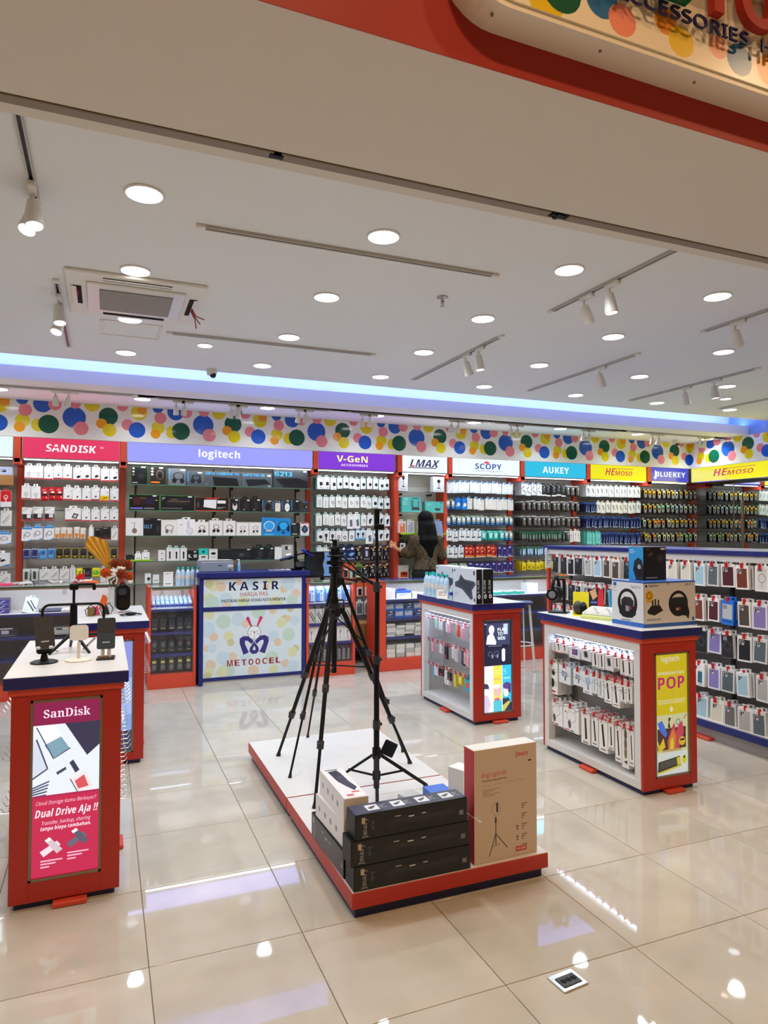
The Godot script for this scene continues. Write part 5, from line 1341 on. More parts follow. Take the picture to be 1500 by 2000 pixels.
func counters() -> void:
	# left end: long glass counter
	counter("long glass counter with navy shelves at the far left under the red sign", -2.6, 0.16, -7.6, -8.08, 0.03, [0.40, 0.62, 0.845], "rack_dark", 1.12)
	for k in 3:
		pack("purple_box", "flat purple shrink-wrapped box stacked at the left end of the long counter, %s" % ["lowest", "middle", "top"][k], "box", "purple_pack", "plain", Vector3(0.4, 0.045, 0.26), Vector3(-1.07, 0.85 + 0.047 * k, -7.66), 0.05, "purple boxes in the long counter")
	var q := pack("cable_box", "upright white cable box leaning inside the long counter beside a dark sleeve", "cable", "cable_grey", "box", Vector3(0.12, 0.17, 0.03), Vector3(-0.70, 0.852, -7.68))
	q.rotation = Vector3(-0.5, 0.15, -0.25)
	solo("dark_sleeve", "dark blue glossy sleeve lying in the long counter", "sleeve", B.new().box(Vector3(0, 0.012, 0), Vector3(0.26, 0.022, 0.2), 0.008), "navy_dark", Vector3(-0.48, 0.85, -7.75), 0.1)
	solo("white_tablet_box", "flat white box with pink picture lying in the long counter", "box", B.new().box(Vector3(0, 0.012, 0), Vector3(0.5, 0.024, 0.24), 0.003).box(Vector3(0.03, 0.0245, 0), Vector3(0.28, 0.002, 0.14), 0.0), "white", Vector3(-0.15, 0.85, -7.74))
	solo("pink_sheet", "pink printed sheet on a flat white box in the long counter", "print", B.new().box(Vector3(0, 0.001, 0), Vector3(0.26, 0.002, 0.13)), "petal_white", Vector3(-0.13, 0.876, -7.73))
	for k in 5:
		pack("stock_box", "blue-grey stock box on lower shelf of the long counter, %s from left" % ORD[k], "box", ["navy_drive", "dark_unit", "navy_drive", "clear_grey", "navy_drive"][k], "plain", Vector3(0.22, [0.13, 0.09, 0.12, 0.07, 0.1][k], 0.2), Vector3(-1.15 + 0.25 * k, 0.40 if k % 2 == 0 else 0.62, -7.68), 0.05 * k, "stock boxes in the long counter")
	# clutter on top of it
	for k in 6:
		var c := rng.randf_range(0.03, 0.05)
		solo("coiled_cable", "grey coiled cable lying on the long glass counter, %s from left" % ORD[k], "cable", B.new().path([Vector3(-0.08, c * 0.3, 0), Vector3(-0.03, c * 0.6, 0.05), Vector3(0.05, c * 0.4, 0.02), Vector3(0.07, c * 0.7, -0.04), Vector3(-0.02, c * 0.5, -0.05), Vector3(-0.06, c * 0.8, 0.0)], 0.009, 6), ["light_grey", "white_matt", "mid_grey", "white_matt", "light_grey", "white_matt"][k], Vector3(-0.88 + 0.14 * k, 1.122, -7.82), k * 0.7, "coiled cables on the long counter")
	solo("pink_folder", "pink flat folder at the left end of the long glass counter", "folder", B.new().box(Vector3(0, 0.012, 0), Vector3(0.3, 0.024, 0.2), 0.004), "pink", Vector3(-1.0, 1.121, -7.78), 0.1)
	solo("orange_pouch", "orange pouch lying on the long counter near its right end", "pouch", B.new().ball(Vector3(0, 0.016, 0), Vector3(0.075, 0.018, 0.045), 14, 8), "orange", Vector3(-0.12, 1.121, -7.72))
	solo("red_clip_stand", "red wedge-shaped card leaning on the long counter", "card", B.new().prism(PackedVector2Array([Vector2(-0.05, 0), Vector2(0.05, 0), Vector2(0.075, 0.1), Vector2(0.0, 0.09)]), -0.006, 0.006), "clip_red", Vector3(-0.26, 1.121, -7.9))
	# red cabinet left of the cash desk
	counter("red-framed glass cabinet with bottled packs on top, left of the cash desk", 0.43, 0.925, -7.6, -8.08, 0.03, [0.36, 0.59, 0.84], "rack_dark")
	var bt := B.new().lathe([Vector2(0.0, 0), Vector2(0.021, 0), Vector2(0.022, 0.05), Vector2(0.018, 0.062), Vector2(0.009, 0.075), Vector2(0.009, 0.088), Vector2(0, 0.09)], Vector3.ZERO, 10).mesh()
	var lb := B.new().lathe([Vector2(0.0215, 0.012), Vector2(0.0225, 0.013), Vector2(0.0225, 0.036), Vector2(0.0215, 0.037)], Vector3.ZERO, 10).mesh()
	for j in 3:
		for i in 9:
			var b := thing("glue_bottle", "small blue-capped white bottle in the lit cabinet, %s from left, %s rank" % [ORD[i], ["front", "middle", "back"][j]], "bottle", Vector3(0.485 + 0.048 * i, 0.846 + 0.02 * j, -7.66 - 0.06 * j), 0.0, "bottles in the lit cabinet")
			part(b, "bottle", bt, "bottle_blue")
			part(b, "label_band", lb, "blue_plastic")
	for r in 3:
		for i in 5:
			pack("phone_gadget_pack", "black hanging pack in the cabinet left of the cash desk, %s shelf, %s from left" % [["upper", "middle", "lower"][r], ORD[i]], "charger", ["black_blister", "black_bulb", "black_lime"][r], "card", Vector3(0.078, [0.17, 0.16, 0.16][r], 0.05), Vector3(0.50 + 0.088 * i, [0.60, 0.37, 0.165][r], -7.65), 0.0, "black packs in the cabinet, %s shelf" % ["upper", "middle", "lower"][r])
	# red cabinet right of the cash desk
	counter("red-framed glass cabinet with cable boxes, right of the cash desk", 2.143, 2.733, -7.56, -8.02, 0.028, [0.385, 0.605, 0.84], "rack_dark")
	for i in 5:
		pack("cleaning_kit", "blue bottle cleaning kit in the lit cabinet right of the desk, %s from left" % ORD[i], "cleaning kit", "bottle_pack", "card", Vector3(0.1, 0.195, 0.05), Vector3(2.22 + 0.108 * i, 0.845, -7.62), 0.0, "cleaning kits")
	for i in 6:
		pack("cable_pack", "pale box with dark diagonal cables, %s from left right of the desk" % ORD[i], "cable", "cable_grey", "box", Vector3(0.082, 0.17, 0.04), Vector3(2.215 + 0.088 * i, 0.606, -7.61), 0.0, "diagonal cable boxes")
		pack("cable_pack", "white box with three-way cable, %s from left right of the desk" % ORD[i], "cable", "fork_white", "plain", Vector3(0.086, 0.18, 0.04), Vector3(2.215 + 0.088 * i, 0.387, -7.61), 0.0, "three-way cable boxes")
	for i in 9:
		pack("cable_tube", "grey clear earphone tube on the lowest shelf right of the desk, %s from left" % ORD[i], "earphone", "tube_grey", "card", Vector3(0.056, 0.18, 0.04), Vector3(2.205 + 0.058 * i, 0.155, -7.61), 0.0, "grey earphone tubes")
	# island counter
	var ic := counter("long glass island counter with red ends in front of the woman", 3.045, 5.95, -7.55, -8.0, 0.075, [0.40, 0.625, 0.85], "rack_dark")
	part(ic, "rear_ledge", B.new().bx(-1.37, 1.37, 1.06, 1.076, -0.45, -0.33, 0.002), "navy")
	for k in 4:
		pack("phone_carton", "white shrink-wrapped carton in the top of the island counter, %s from left" % ORD[k], "box", ["blank_white", "blue_white", "blank_white", "blank_white"][k], "plain", Vector3([0.13, 0.2, 0.14, 0.16][k], [0.12, 0.09, 0.06, 0.05][k], 0.22), Vector3([3.21, 3.39, 3.575, 3.75][k], 0.855, -7.63), 0.0, "white cartons in the island counter")
	solo("blue_loop", "bright blue cable loop on a white carton in the island counter", "cable", B.new().path([Vector3(-0.05, 0, 0), Vector3(-0.02, 0.004, 0.04), Vector3(0.05, 0.002, 0.03), Vector3(0.06, 0.004, -0.02), Vector3(0, 0.002, -0.04), Vector3(-0.05, 0, 0)], 0.007, 6), "blue_plastic", Vector3(3.39, 0.954, -7.72))
	for i in 5:
		var tb := thing("teal_box", "flat teal box with white lid in the island counter, %s from left" % ORD[i], "box", Vector3(4.36 + 0.17 * i, 0.855, -7.70), 0.25, "flat teal boxes")
		part(tb, "base", B.new().bx(-0.06, 0.06, 0, 0.03, -0.1, 0.1, 0.002), "teal")
		part(tb, "lid", B.new().bx(-0.058, 0.058, 0.03, 0.042, -0.098, 0.098, 0.002), "white")
		part(tb, "picture", B.new().box(Vector3(0.0, 0.0425, -0.03), Vector3(0.03, 0.001, 0.03)), "mid_grey")
	pack("white_carton", "white square carton at the right in the island counter", "box", "blank_white", "plain", Vector3(0.16, 0.13, 0.16), Vector3(5.28, 0.855, -7.66))
	for r in 2:
		for i in 11:
			pack("blue_stock_box", "blue stock box on the island counter upper shelf, %s from left, %s" % [ORD[i], ["lower", "upper"][r]], "box", "navy_drive" if (i + r) % 3 == 0 else "frame_blue", "plain", Vector3(0.118, 0.085, 0.2), Vector3(3.2 + 0.125 * i, 0.626 + 0.087 * r, -7.62), rng.randf_range(-0.05, 0.05), "blue stock boxes in the island counter")
	for c in 8:
		for r in 6:
			if (c * 5 + r) % 11 == 10:
				continue
			solo("card_stack", "thin cream box on the island middle shelf, %s stack, %s up" % [ORD[c], ORD[r]], "box", box_mesh(Vector3(0.115, 0.024, 0.18), 0.002), ["white_matt", "light_grey", "white_matt"][(r + c) % 3], Vector3(3.2 + 0.127 * c + rng.randf_range(-0.006, 0.006), 0.402 + 0.026 * r, -7.68), rng.randf_range(-0.08, 0.08), "thin boxes on the island middle shelf")
		for r in 3:
			solo("white_stock", "cream stock box on the island lowest shelf, %s stack, %s up" % [ORD[c], ORD[r]], "box", box_mesh(Vector3(0.108, 0.05, 0.2), 0.002), ["white_matt", "cream", "light_grey"][(r + c * 2) % 3], Vector3(3.2 + 0.125 * c, 0.152 + 0.052 * r, -7.68), rng.randf_range(-0.06, 0.06), "stock boxes on the island lowest shelf")
	solo("carton", "brown cardboard carton on the floor in the gap right of the desk cabinet", "carton", B.new().box(Vector3(0, 0.15, 0), Vector3(0.42, 0.3, 0.3), 0.004).box(Vector3(0, 0.301, 0), Vector3(0.4, 0.003, 0.05)), "carton", Vector3(2.98, 0.2, -8.3))
	var lowsh := thing("low_shelf", "low navy-edged wall shelf behind the gap beside the desk cabinet", "shelf", Vector3(3.05, 0, -8.5))
	part(lowsh, "board", B.new().bx(-0.5, 0.55, 0.16, 0.2, -0.2, 0.36, 0.003), "navy")
	part(lowsh, "back_panel", B.new().bx(-0.5, 0.55, 0.2, 1.05, -0.2, -0.19), "rack_dark")
	var hkk := B.new()
	for i in 6:
		for y: float in [1.0, 0.76]:
			hkk.path([Vector3(-0.29 + 0.115 * i, y, -0.19), Vector3(-0.29 + 0.115 * i, y, 0.1)], 0.0025, 4)
	part(lowsh, "hooks", hkk, "chrome").set_meta("kind", "stuff")
	part(lowsh, "leg", B.new().bx(-0.48, -0.45, 0, 0.16, -0.18, 0.3), "navy")
	part(lowsh, "leg", B.new().bx(0.5, 0.53, 0, 0.16, -0.18, 0.3), "navy")
	for r in 2:
		for i in 6:
			pack("phone_case_pack", "pinkish phone case pack behind the gap, %s row, %s from left" % [["upper", "lower"][r], ORD[i]], "phone case", "case_orange" if r == 0 else "case_slate", "box", Vector3(0.095, 0.17, 0.025), Vector3(2.76 + 0.115 * i, [0.82, 0.58][r], -8.42), 0.0, "phone case packs behind the gap")
	# stool in front of the island counter
	var st := thing("stool", "white wire stool with round navy seat between the two right kiosks", "stool", Vector3(4.62, 0, -7.0))
	part(st, "seat", B.new().lathe([Vector2(0, 0.80), Vector2(0.165, 0.80), Vector2(0.172, 0.806), Vector2(0.172, 0.822), Vector2(0.162, 0.83), Vector2(0, 0.83)], Vector3.ZERO, 28), "navy")
	for k in 4:
		var an := PI / 4 + k * PI / 2
		var e := Vector3(cos(an), 0, sin(an))
		var s := Vector3(-sin(an), 0, cos(an)) * 0.03
		part(st, "leg", B.new().path([e * 0.13 + s + Vector3(0, 0.8, 0), e * 0.19 + s + Vector3(0, 0.012, 0), e * 0.19 - s + Vector3(0, 0.012, 0), e * 0.13 - s + Vector3(0, 0.8, 0)], 0.009, 8), "white")
	var ring := []
	for k in 25:
		ring.append(Vector3(cos(TAU * k / 24) * 0.17, 0.32, sin(TAU * k / 24) * 0.17))
	part(st, "foot_ring", B.new().path(ring, 0.008, 8), "white")


# free-standing display kiosk: red ends with a lit poster, white open sides with hooks, white top with navy edge
func kiosk(called_label: String, x0: float, x1: float, zf: float, zb: float, top: float, poster: String, win: Rect2, tint: Color) -> Node3D:
	var t := thing("display_kiosk", called_label, "kiosk", Vector3((x0 + x1) / 2, 0, zf))
	var w := (x1 - x0) / 2
	var d := zb - zf
	part(t, "plinth", B.new().bx(-w + 0.02, w - 0.02, 0.0, 0.035, d + 0.02, -0.02, 0.002), "navy_dark")
	var px0 := win.position.x - (x0 + x1) / 2
	var px1 := win.end.x - (x0 + x1) / 2
	var y0 := win.position.y
	var y1 := win.end.y
	part(t, "front_panel", B.new().bx(-w, px0, 0.03, top - 0.085, -0.02, 0, 0.001).bx(px1, w, 0.03, top - 0.085, -0.02, 0, 0.001).bx(px0, px1, 0.03, y0, -0.02, 0, 0.001).bx(px0, px1, y1, top - 0.085, -0.02, 0, 0.001), "red_dark")
	part(t, "back_panel", B.new().bx(-w, w, 0.03, top - 0.085, d, d + 0.02, 0.001), "red_dark")
	var fr := B.new()
	for q: Array in [[px0, px0 + 0.012, y0, y1], [px1 - 0.012, px1, y0, y1], [px0, px1, y0, y0 + 0.012], [px0, px1, y1 - 0.012, y1]]:
		fr.bx(q[0], q[1], q[2], q[3], -0.018, 0.003, 0.001)
	part(t, "poster_frame", fr, "frame_metal")
	part(t, "lit_poster", B.new().bx(px0, px1, y0, y1, -0.018, -0.0085).face(Vector3(px0 + 0.01, y0 + 0.01, -0.008), Vector3(px1 - 0.01, y0 + 0.01, -0.008), Vector3(px1 - 0.01, y1 - 0.01, -0.008), Vector3(px0 + 0.01, y1 - 0.01, -0.008)), poster)
	area(Vector3((x0 + x1) / 2 + (px0 + px1) / 2, (y0 + y1) / 2, zf - 0.015), Vector3((x0 + x1) / 2 + (px0 + px1) / 2, (y0 + y1) / 2, zf + 1), (px1 - px0) * 0.9, (y1 - y0) * 0.95, 0.1, tint)
	part(t, "divider", B.new().bx(-0.012, 0.012, 0.1, top - 0.1, d + 0.05, -0.05), "light_grey")
	part(t, "lining", B.new().bx(-w + 0.06, w - 0.06, 0.088, 0.895, d + 0.02, d + 0.026).bx(-w + 0.06, w - 0.06, 0.088, 0.895, -0.026, -0.02), "white")
	part(t, "deck", B.new().bx(-w, w, 0.035, 0.088, d + 0.02, -0.02, 0.002), "white")
	part(t, "head_box", B.new().bx(-w, w, 0.895, top - 0.085, d + 0.02, -0.02, 0.002), "white")
	for s: float in [-1.0, 1.0]:
		for z: Array in [[d + 0.02, d + 0.07], [-0.075, -0.02]]:
			part(t, "stile", B.new().bx(s * w, s * (w - 0.06), 0.088, 0.895, z[0], z[1], 0.002), "white")
		part(t, "light_strip", B.new().bx(s * (w - 0.05), s * (w - 0.035), 0.884, 0.895, d + 0.12, -0.12), "strip_white")
		area(Vector3((x0 + x1) / 2 + s * (w - 0.05), 0.880, zf + d / 2), Vector3((x0 + x1) / 2 + s * (w - 0.12), 0.0, zf + d / 2), 0.02, absf(d) * 0.8, 0.11, Color(0.72, 0.80, 1.0))
		part(t, "foot", B.new().box(Vector3(s * (w - 0.005), 0.012, d * 0.5), Vector3(0.07, 0.022, 0.14), 0.004), "red")
	part(t, "foot", B.new().box(Vector3(0.02, 0.012, -0.002), Vector3(0.14, 0.022, 0.07), 0.004), "red")
	part(t, "trim", B.new().bx(-w - 0.012, w + 0.012, top - 0.085, top - 0.055, d - 0.012, 0.012, 0.002), "red")
	part(t, "top_edge", B.new().bx(-w - 0.03, w + 0.03, top - 0.055, top - 0.002, d - 0.03, 0.03, 0.003), "navy")
	part(t, "top", B.new().bx(-w - 0.029, w + 0.029, top - 0.003, top, d - 0.029, 0.029, 0.001), "white")
	return t


func hook_mesh(l: float) -> ArrayMesh:
	return B.new().path([Vector3.ZERO, Vector3(l, -0.003, 0), Vector3(l + 0.012, 0.016, 0)], 0.0024, 5).path([Vector3(0, 0.018, 0), Vector3(l - 0.02, 0.016, 0), Vector3(l - 0.02, 0.0, 0)], 0.0016, 4).mesh()


func islands() -> void:
	# posters
	var r := Rect2i(0, 0, 360, 960)
	var im := sheet(360, 960, "#c5274f")
	im.fill_rect(Rect2i(0, 0, 360, 130), Color("#8a1f4b"))
	text(im, "SanDisk", 180, 92, 46, Color("#ffe3f4"), r, "serif", 250)
	im.fill_rect(Rect2i(0, 130, 360, 385), Color("#e9eef8"))
	poly(im, PackedVector2Array([Vector2(170, 130), Vector2(360, 130), Vector2(360, 260), Vector2(290, 318)]), Color("#39364f"), r)
	poly(im, PackedVector2Array([Vector2(20, 140), Vector2(110, 130), Vector2(200, 268), Vector2(110, 318)]), Color("#f7fbff"), r)
	poly(im, PackedVector2Array([Vector2(60, 240), Vector2(150, 200), Vector2(195, 268), Vector2(112, 312)]), Color("#7fa3b5"), r)
	stroke(im, Vector2(20, 140), Vector2(110, 318), 6, Color("#4a4f66"), r)
	stroke(im, Vector2(110, 318), Vector2(200, 268), 6, Color("#4a4f66"), r)
	poly(im, PackedVector2Array([Vector2(0, 220), Vector2(20, 205), Vector2(80, 370), Vector2(0, 420)]), Color("#d4dcec"), r)
	stroke(im, Vector2(20, 205), Vector2(80, 370), 8, Color("#4a4f66"), r)
	stroke(im, Vector2(80, 370), Vector2(0, 420), 8, Color("#4a4f66"), r)
	poly(im, PackedVector2Array([Vector2(195, 350), Vector2(215, 335), Vector2(250, 395), Vector2(228, 410)]), Color("#3a3d55"), r)
	poly(im, PackedVector2Array([Vector2(125, 395), Vector2(175, 370), Vector2(180, 385), Vector2(132, 410)]), Color("#4a4d62"), r)
	poly(im, PackedVector2Array([Vector2(200, 440), Vector2(280, 405), Vector2(330, 500), Vector2(240, 515)]), Color("#f0e3e4"), r)
	poly(im, PackedVector2Array([Vector2(225, 455), Vector2(275, 425), Vector2(300, 490), Vector2(245, 500)]), Color("#d9555c"), r)
	stroke(im, Vector2(200, 440), Vector2(240, 515), 5, Color("#4a4f66"), r)
	for k in 5:
		stroke(im, Vector2(0, 470 + 12 * k), Vector2(90 - 4 * k, 440 + 18 * k), 8, Color("#4d5570"), r)
	im.fill_rect(Rect2i(0, 515, 360, 12), Color("#b02450"))
	text(im, "Cloud Storage Kamu Berbayar?", 180, 566, 20, Color("#ffd0e2"), r, "plain", 320, 0.2)
	text(im, "Dual Drive Aja !!", 182, 632, 40, Color("#fff4fa"), r, "bold", 330, 0.2)
	text(im, "Transfer, backup, sharing", 180, 676, 20, Color("#ffd8e6"), r, "plain", 260, 0.2)
	text(im, "tanpa biaya tambahan.", 180, 706, 20, Color("#fff0f6"), r, "bold", 270, 0.2)
	for k in 2:
		var o := Vector2(105 + 140 * k, 800 - 30 * k)
		var c := Color("#f3dde6") if k == 0 else Color("#6d6478")
		poly(im, PackedVector2Array([o + Vector2(-60, 20), o + Vector2(30, -30), o + Vector2(50, -5), o + Vector2(-40, 50)]), c, r)
		poly(im, PackedVector2Array([o + Vector2(-35, -40), o + Vector2(-10, -55), o + Vector2(60, 20), o + Vector2(30, 40)]), c.darkened(0.12), r)
		poly(im, PackedVector2Array([o + Vector2(-35, -40), o + Vector2(-10, -55), o + Vector2(2, -40), o + Vector2(-24, -26)]), Color("#fff4fa"), r)
		art(im, Rect2i(int(o.x) - 55, 868 - 26 * k, 115, 50), "t 0 0 1 1 3 #f7b9cf")
	printed("poster_crimson", im, 0.15, 1.0)
	im = sheet(360, 960, "#23263a")
	# upper half: silhouette and words; lower half: three coloured strips
	art(im, Rect2i(0, 0, 360, 470), "r .1 .06 .85 .5 #3b4260;e .29 .2 .1 .1 #eef4ff;p .1 .5 .14 .34 .28 .26 .36 .32 .46 .48 .44 .54 .1 .52 #f2f7ff;r .23 .2 .12 .14 #eef4ff;r .72 .08 .16 .24 #b9c8e6;r .12 .55 .76 .05 #15172a;r .16 .565 .5 .012 #8d97b8;o .24 .74 .08 .03 #4c5472;o .46 .74 .09 .03 #4c5472;r .3 .76 .05 .08 #8d97b8;r .48 .76 .05 .08 #8d97b8;r .66 .68 .12 .2 #f4f8ff;c .72 .68 .06 #f4f8ff;c .72 .88 .06 #f4f8ff;r .04 .06 .08 .03 #9aa5c8")
	text(im, "PLAY", 240, 115, 36, Color("#eef6ff"), r, "bold", 115)
	text(im, "TO", 216, 160, 36, Color("#eef6ff"), r, "bold", 62)
	text(im, "WIN", 232, 206, 36, Color("#eef6ff"), r, "bold", 98)
	for k in 3:
		im.fill_rect(Rect2i(120 * k, 474, 120, 486), Color(["#e6e3f6", "#ecd24e", "#39b6e4"][k]))
	im.fill_rect(Rect2i(112, 474, 14, 486), Color("#f2f0fa"))
	im.fill_rect(Rect2i(236, 474, 8, 486), Color("#eef2e2"))
	text(im, "43", 180, 570, 54, Color("#f6ee9a"), r, "plain", 78)
	text(im, "5", 276, 570, 54, Color("#8fe6e6"), r, "plain", 40)
	text(im, "NEVER", 180, 626, 20, Color("#e08a70"), r, "bold", 92)
	text(im, "ENDS", 300, 622, 18, Color("#c6f4fa"), r, "bold", 80)
	text(im, "PLAY", 62, 626, 20, Color("#f8f8ff"), r, "bold", 70)
	art(im, Rect2i(0, 650, 118, 310), "e .2 .16 .38 .14 #3a3a52;r 0 .2 .5 .14 #eceaf4;p 0 .4 .4 .42 .8 .7 .5 1 0 1 #c9b8d6")
	art(im, Rect2i(126, 650, 110, 310), "e .45 .3 .4 .2 #e6b1a6;e .8 .28 .12 .1 #b9b2d0;e .4 .14 .45 .08 #f0d8dc;p .1 .55 .6 .52 .9 .66 .2 .7 #b9619a;p 0 .62 1 .62 1 1 0 1 #4cb7c9")
	art(im, Rect2i(244, 650, 116, 310), "e .4 .32 .32 .2 #eed6cf;e .5 .14 .46 .12 #5b3f86;e .78 .26 .16 .14 #4a3378;p 0 .56 .7 .56 1 .75 1 1 0 1 #2d3048;p 0 .8 .7 .66 .9 .7 .2 1 0 1 #b9b65a")
	printed("poster_strips", im, 0.15, 1.25)
	im = sheet(360, 960, "#e8cf22")
	text(im, "logitech", 172, 62, 44, Color("#fbf6da"), r, "bold", 200)
	text(im, "KEPRIBADIAN YANG", 180, 166, 24, Color("#fbf4d0"), r, "bold", 296)
	text(im, "POP", 180, 280, 94, Color("#cf2f7c"), r, "bold", 296)
	text(im, "POP KEYBOARD DAN MOUSE DENGAN", 180, 378, 15, Color("#fbf4d0"), r, "bold", 310)
	text(im, "EMOJI YANG DAPAT DISESUAIKAN", 180, 402, 15, Color("#fbf4d0"), r, "bold", 290)
	oval(im, 178, 444, 18, 22, Color("#fbf4d0"), r)
	im.fill_rect(Rect2i(0, 484, 360, 300), Color("#e6e2ae"))
	im.fill_rect(Rect2i(0, 784, 360, 176), Color("#e9eee6"))
	art(im, Rect2i(0, 484, 360, 300), "r .06 .36 .88 .56 #5a3436;p .38 .95 .36 .7 .5 .35 .58 .22 .64 .5 .7 .3 .82 .2 .88 .5 .7 .95 #d94f5c;p .4 .95 .4 .7 .54 .38 .62 .6 .6 .95 #ee8a3a;p .44 .92 .46 .7 .52 .6 .56 .75 .54 .92 #e8e032;p .06 .2 .2 .14 .28 .3 .36 .52 .3 .6 .14 .42 #4f7fe6;p .04 .6 .12 .8 .24 .6 .3 .85 .1 .98 #f0cf30;p .4 .08 .48 .1 .42 .2 .46 .36 .38 .34 .4 .2 #2c2f2c;o .7 .22 .07 .025 #7f9ab8;c .82 .74 .1 #f0c22a;r .76 .68 .14 .05 #2a2a22;l .88 .16 .96 .04 .04 #d9a35c;r .2 .92 .6 .06 #c9b06c")
	art(im, Rect2i(0, 784, 360, 176), "p .08 .38 .74 .22 .78 .62 .06 .84 #3b3a34;p .14 .42 .62 .3 .64 .56 .14 .72 #55534a;p .64 .28 .74 .26 .78 .6 .66 .64 #e6d430;p .06 .84 .78 .62 .78 .7 .06 .92 #e6d430;e .88 .4 .07 .2 #e8dc2c;c .88 .3 .03 #333")
	printed("poster_yellow", im, 0.15, 0.62)
	im = sheet(360, 960, "#9fb6e8")
	im.fill_rect(Rect2i(0, 0, 360, 320), Color("#8f95d8"))
	im.fill_rect(Rect2i(0, 640, 360, 140), Color("#7f9fd8"))
	im.fill_rect(Rect2i(0, 780, 360, 180), Color("#343a58"))
	oval(im, 250, 670, 40, 40, Color("#e6eefc"), r, 14)
	printed("poster_blue", im, 0.15, 1.0)
	var hk := hook_mesh(0.25)
	var ha := kiosk("red kiosk nearest the viewer on the left with a crimson lit SanDisk poster".replace("SanDisk ", "drive "), -0.37, 0.08, -3.39, -4.45, 1.02, "poster_crimson", Rect2(-0.294, 0.117, 0.295, 0.792), Color(1, 0.5, 0.62))
	var hb := kiosk("red kiosk behind the nearest left one with a pale blue lit poster", -0.17, 0.275, -5.23, -6.28, 1.02, "poster_blue", Rect2(-0.09, 0.085, 0.295, 0.80), Color(0.7, 0.78, 1))
	var hc := kiosk("middle kiosk with a lit poster of a white silhouette over coloured strips", 2.945, 3.42, -5.15, -6.21, 1.04, "poster_strips", Rect2(3.035, 0.085, 0.3, 0.81), Color(0.8, 0.88, 1))
	var hd := kiosk("right-hand kiosk with a yellow lit poster and racing wheel boxes on top", 3.135, 3.585, -3.37, -4.42, 1.04, "poster_yellow", Rect2(3.235, 0.098, 0.29, 0.787), Color(1, 0.95, 0.5))
	var q := 0
	for k: Node3D in [ha, hb, hc, hd]:
		for s: float in [-1.0, 1.0]:
			for row in 3:
				for i in 11:
					var o := part(k, "hook", hk, "chrome", Vector3(s * 0.012, [0.835, 0.62, 0.39][row], -0.14 - 0.078 * i))
					if s < 0.0:
						o.rotation.y = PI
					q += 1
					if (q * 7) % 5 < 2 and k != hd and k != hc:
						part(o, "stopper", B.new().box(Vector3(0.2, -0.01, 0), Vector3(0.02, 0.034, 0.014), 0.003), "clip_red")
	# goods on the left side of the right-hand kiosk; each pack hangs from a hook, front towards -x
	var rows := [
		[[-4.364, 0.085, 0.086, "mic_small"], [-4.264, 0.075, 0.085, "mic_small"], [-4.191, 0.073, 0.08, "mic_small"], [-4.078, 0.12, 0.095, "light_pad"], [-3.947, 0.108, 0.09, "clip_box"], [-3.852, 0.065, 0.12, "stick_box"], [-3.785, 0.055, 0.12, "stick_box"], [-3.708, 0.085, 0.115, "clip_box"], [-3.636, 0.05, 0.09, "stick_box"], [-3.575, 0.058, 0.12, "stick_box"], [-3.518, 0.06, 0.12, "stick_box"]],
		[[-4.341, 0.125, 0.235, "kit_tall"], [-4.192, 0.14, 0.13, "screen_light"], [-4.037, 0.11, 0.115, "screen_light"], [-3.935, 0.1, 0.15, "panel_light"], [-3.858, 0.05, 0.13, "glass_tall"], [-3.797, 0.06, 0.145, "glass_tall"], [-3.724, 0.074, 0.165, "pole_box"], [-3.646, 0.074, 0.175, "pole_box"], [-3.578, 0.058, 0.13, "stick_box"], [-3.521, 0.05, 0.12, "stick_box"]],
		[[-4.306, 0.171, 0.18, "lamp_clip"], [-4.123, 0.18, 0.185, "lamp_clip"], [-3.96, 0.095, 0.225, "stick_box"], [-3.862, 0.069, 0.215, "pole_box"], [-3.775, 0.09, 0.23, "pole_box"], [-3.698, 0.055, 0.19, "stick_box"], [-3.628, 0.06, 0.25, "pole_box"], [-3.562, 0.066, 0.27, "round_icons"], [-3.505, 0.045, 0.24, "pole_box"]]]
	for rw in 3:
		var n := 0
		for p: Array in rows[rw]:
			var x := 3.165
			var yt: float = [0.835, 0.665, 0.385][rw]
			var nm: String = {"mic_small": "white boxed clip microphone", "light_pad": "white boxed pad light", "clip_box": "white boxed clamp", "stick_box": "white boxed selfie stick", "kit_tall": "tall white microphone kit box", "screen_light": "white boxed screen lamp", "panel_light": "white boxed panel lamp", "glass_tall": "pale glassy boxed gadget", "pole_box": "long white boxed pole", "lamp_clip": "large white lamp clip box", "round_icons": "tall round-picture box"}[p[3]]
			for dd in 3:
				pack("hanging_box", "%s, %s from left in %s row of yellow-poster kiosk%s" % [nm, ORD[n], ["top", "middle", "bottom"][rw], ["", ", second back", ", third back"][dd]], "box", p[3], "box", Vector3(p[1], p[2], 0.042), Vector3(x + 0.046 * dd, yt - p[2], p[0]), -PI / 2, "boxes on the yellow-poster kiosk")
			var c := solo("hook_stopper", "red stopper clip, %s from left in %s row of yellow-poster kiosk" % [ORD[n], ["top", "middle", "bottom"][rw]], "stopper", box_mesh(Vector3(0.016, 0.036, 0.014), 0.003), "clip_red", Vector3(3.155, yt - 0.012, p[0]), 0.0, "red stoppers on the yellow-poster kiosk")
			c.rotation.x = 0.2
			n += 1
	# small straps and toys on the left side of the middle kiosk
	var cells2 := [["beads_green", "beads_green", "strap_white", "strap_white", "strap_pink", "red_toy", "strap_pink", "strap_pink", "red_toy", "strap_dark"], ["strap_pink", "strap_dark", "strap_white", "cat_strap", "strap_white", "strap_white", "strap_dark", "strap_pink", "strap_pink", "strap_white"], ["pouch_blue", "strap_white", "cat_strap", "strap_white", "cat_strap", "pouch_yellow", "pouch_yellow", "pouch_teal", "pouch_teal", "red_toy"]]
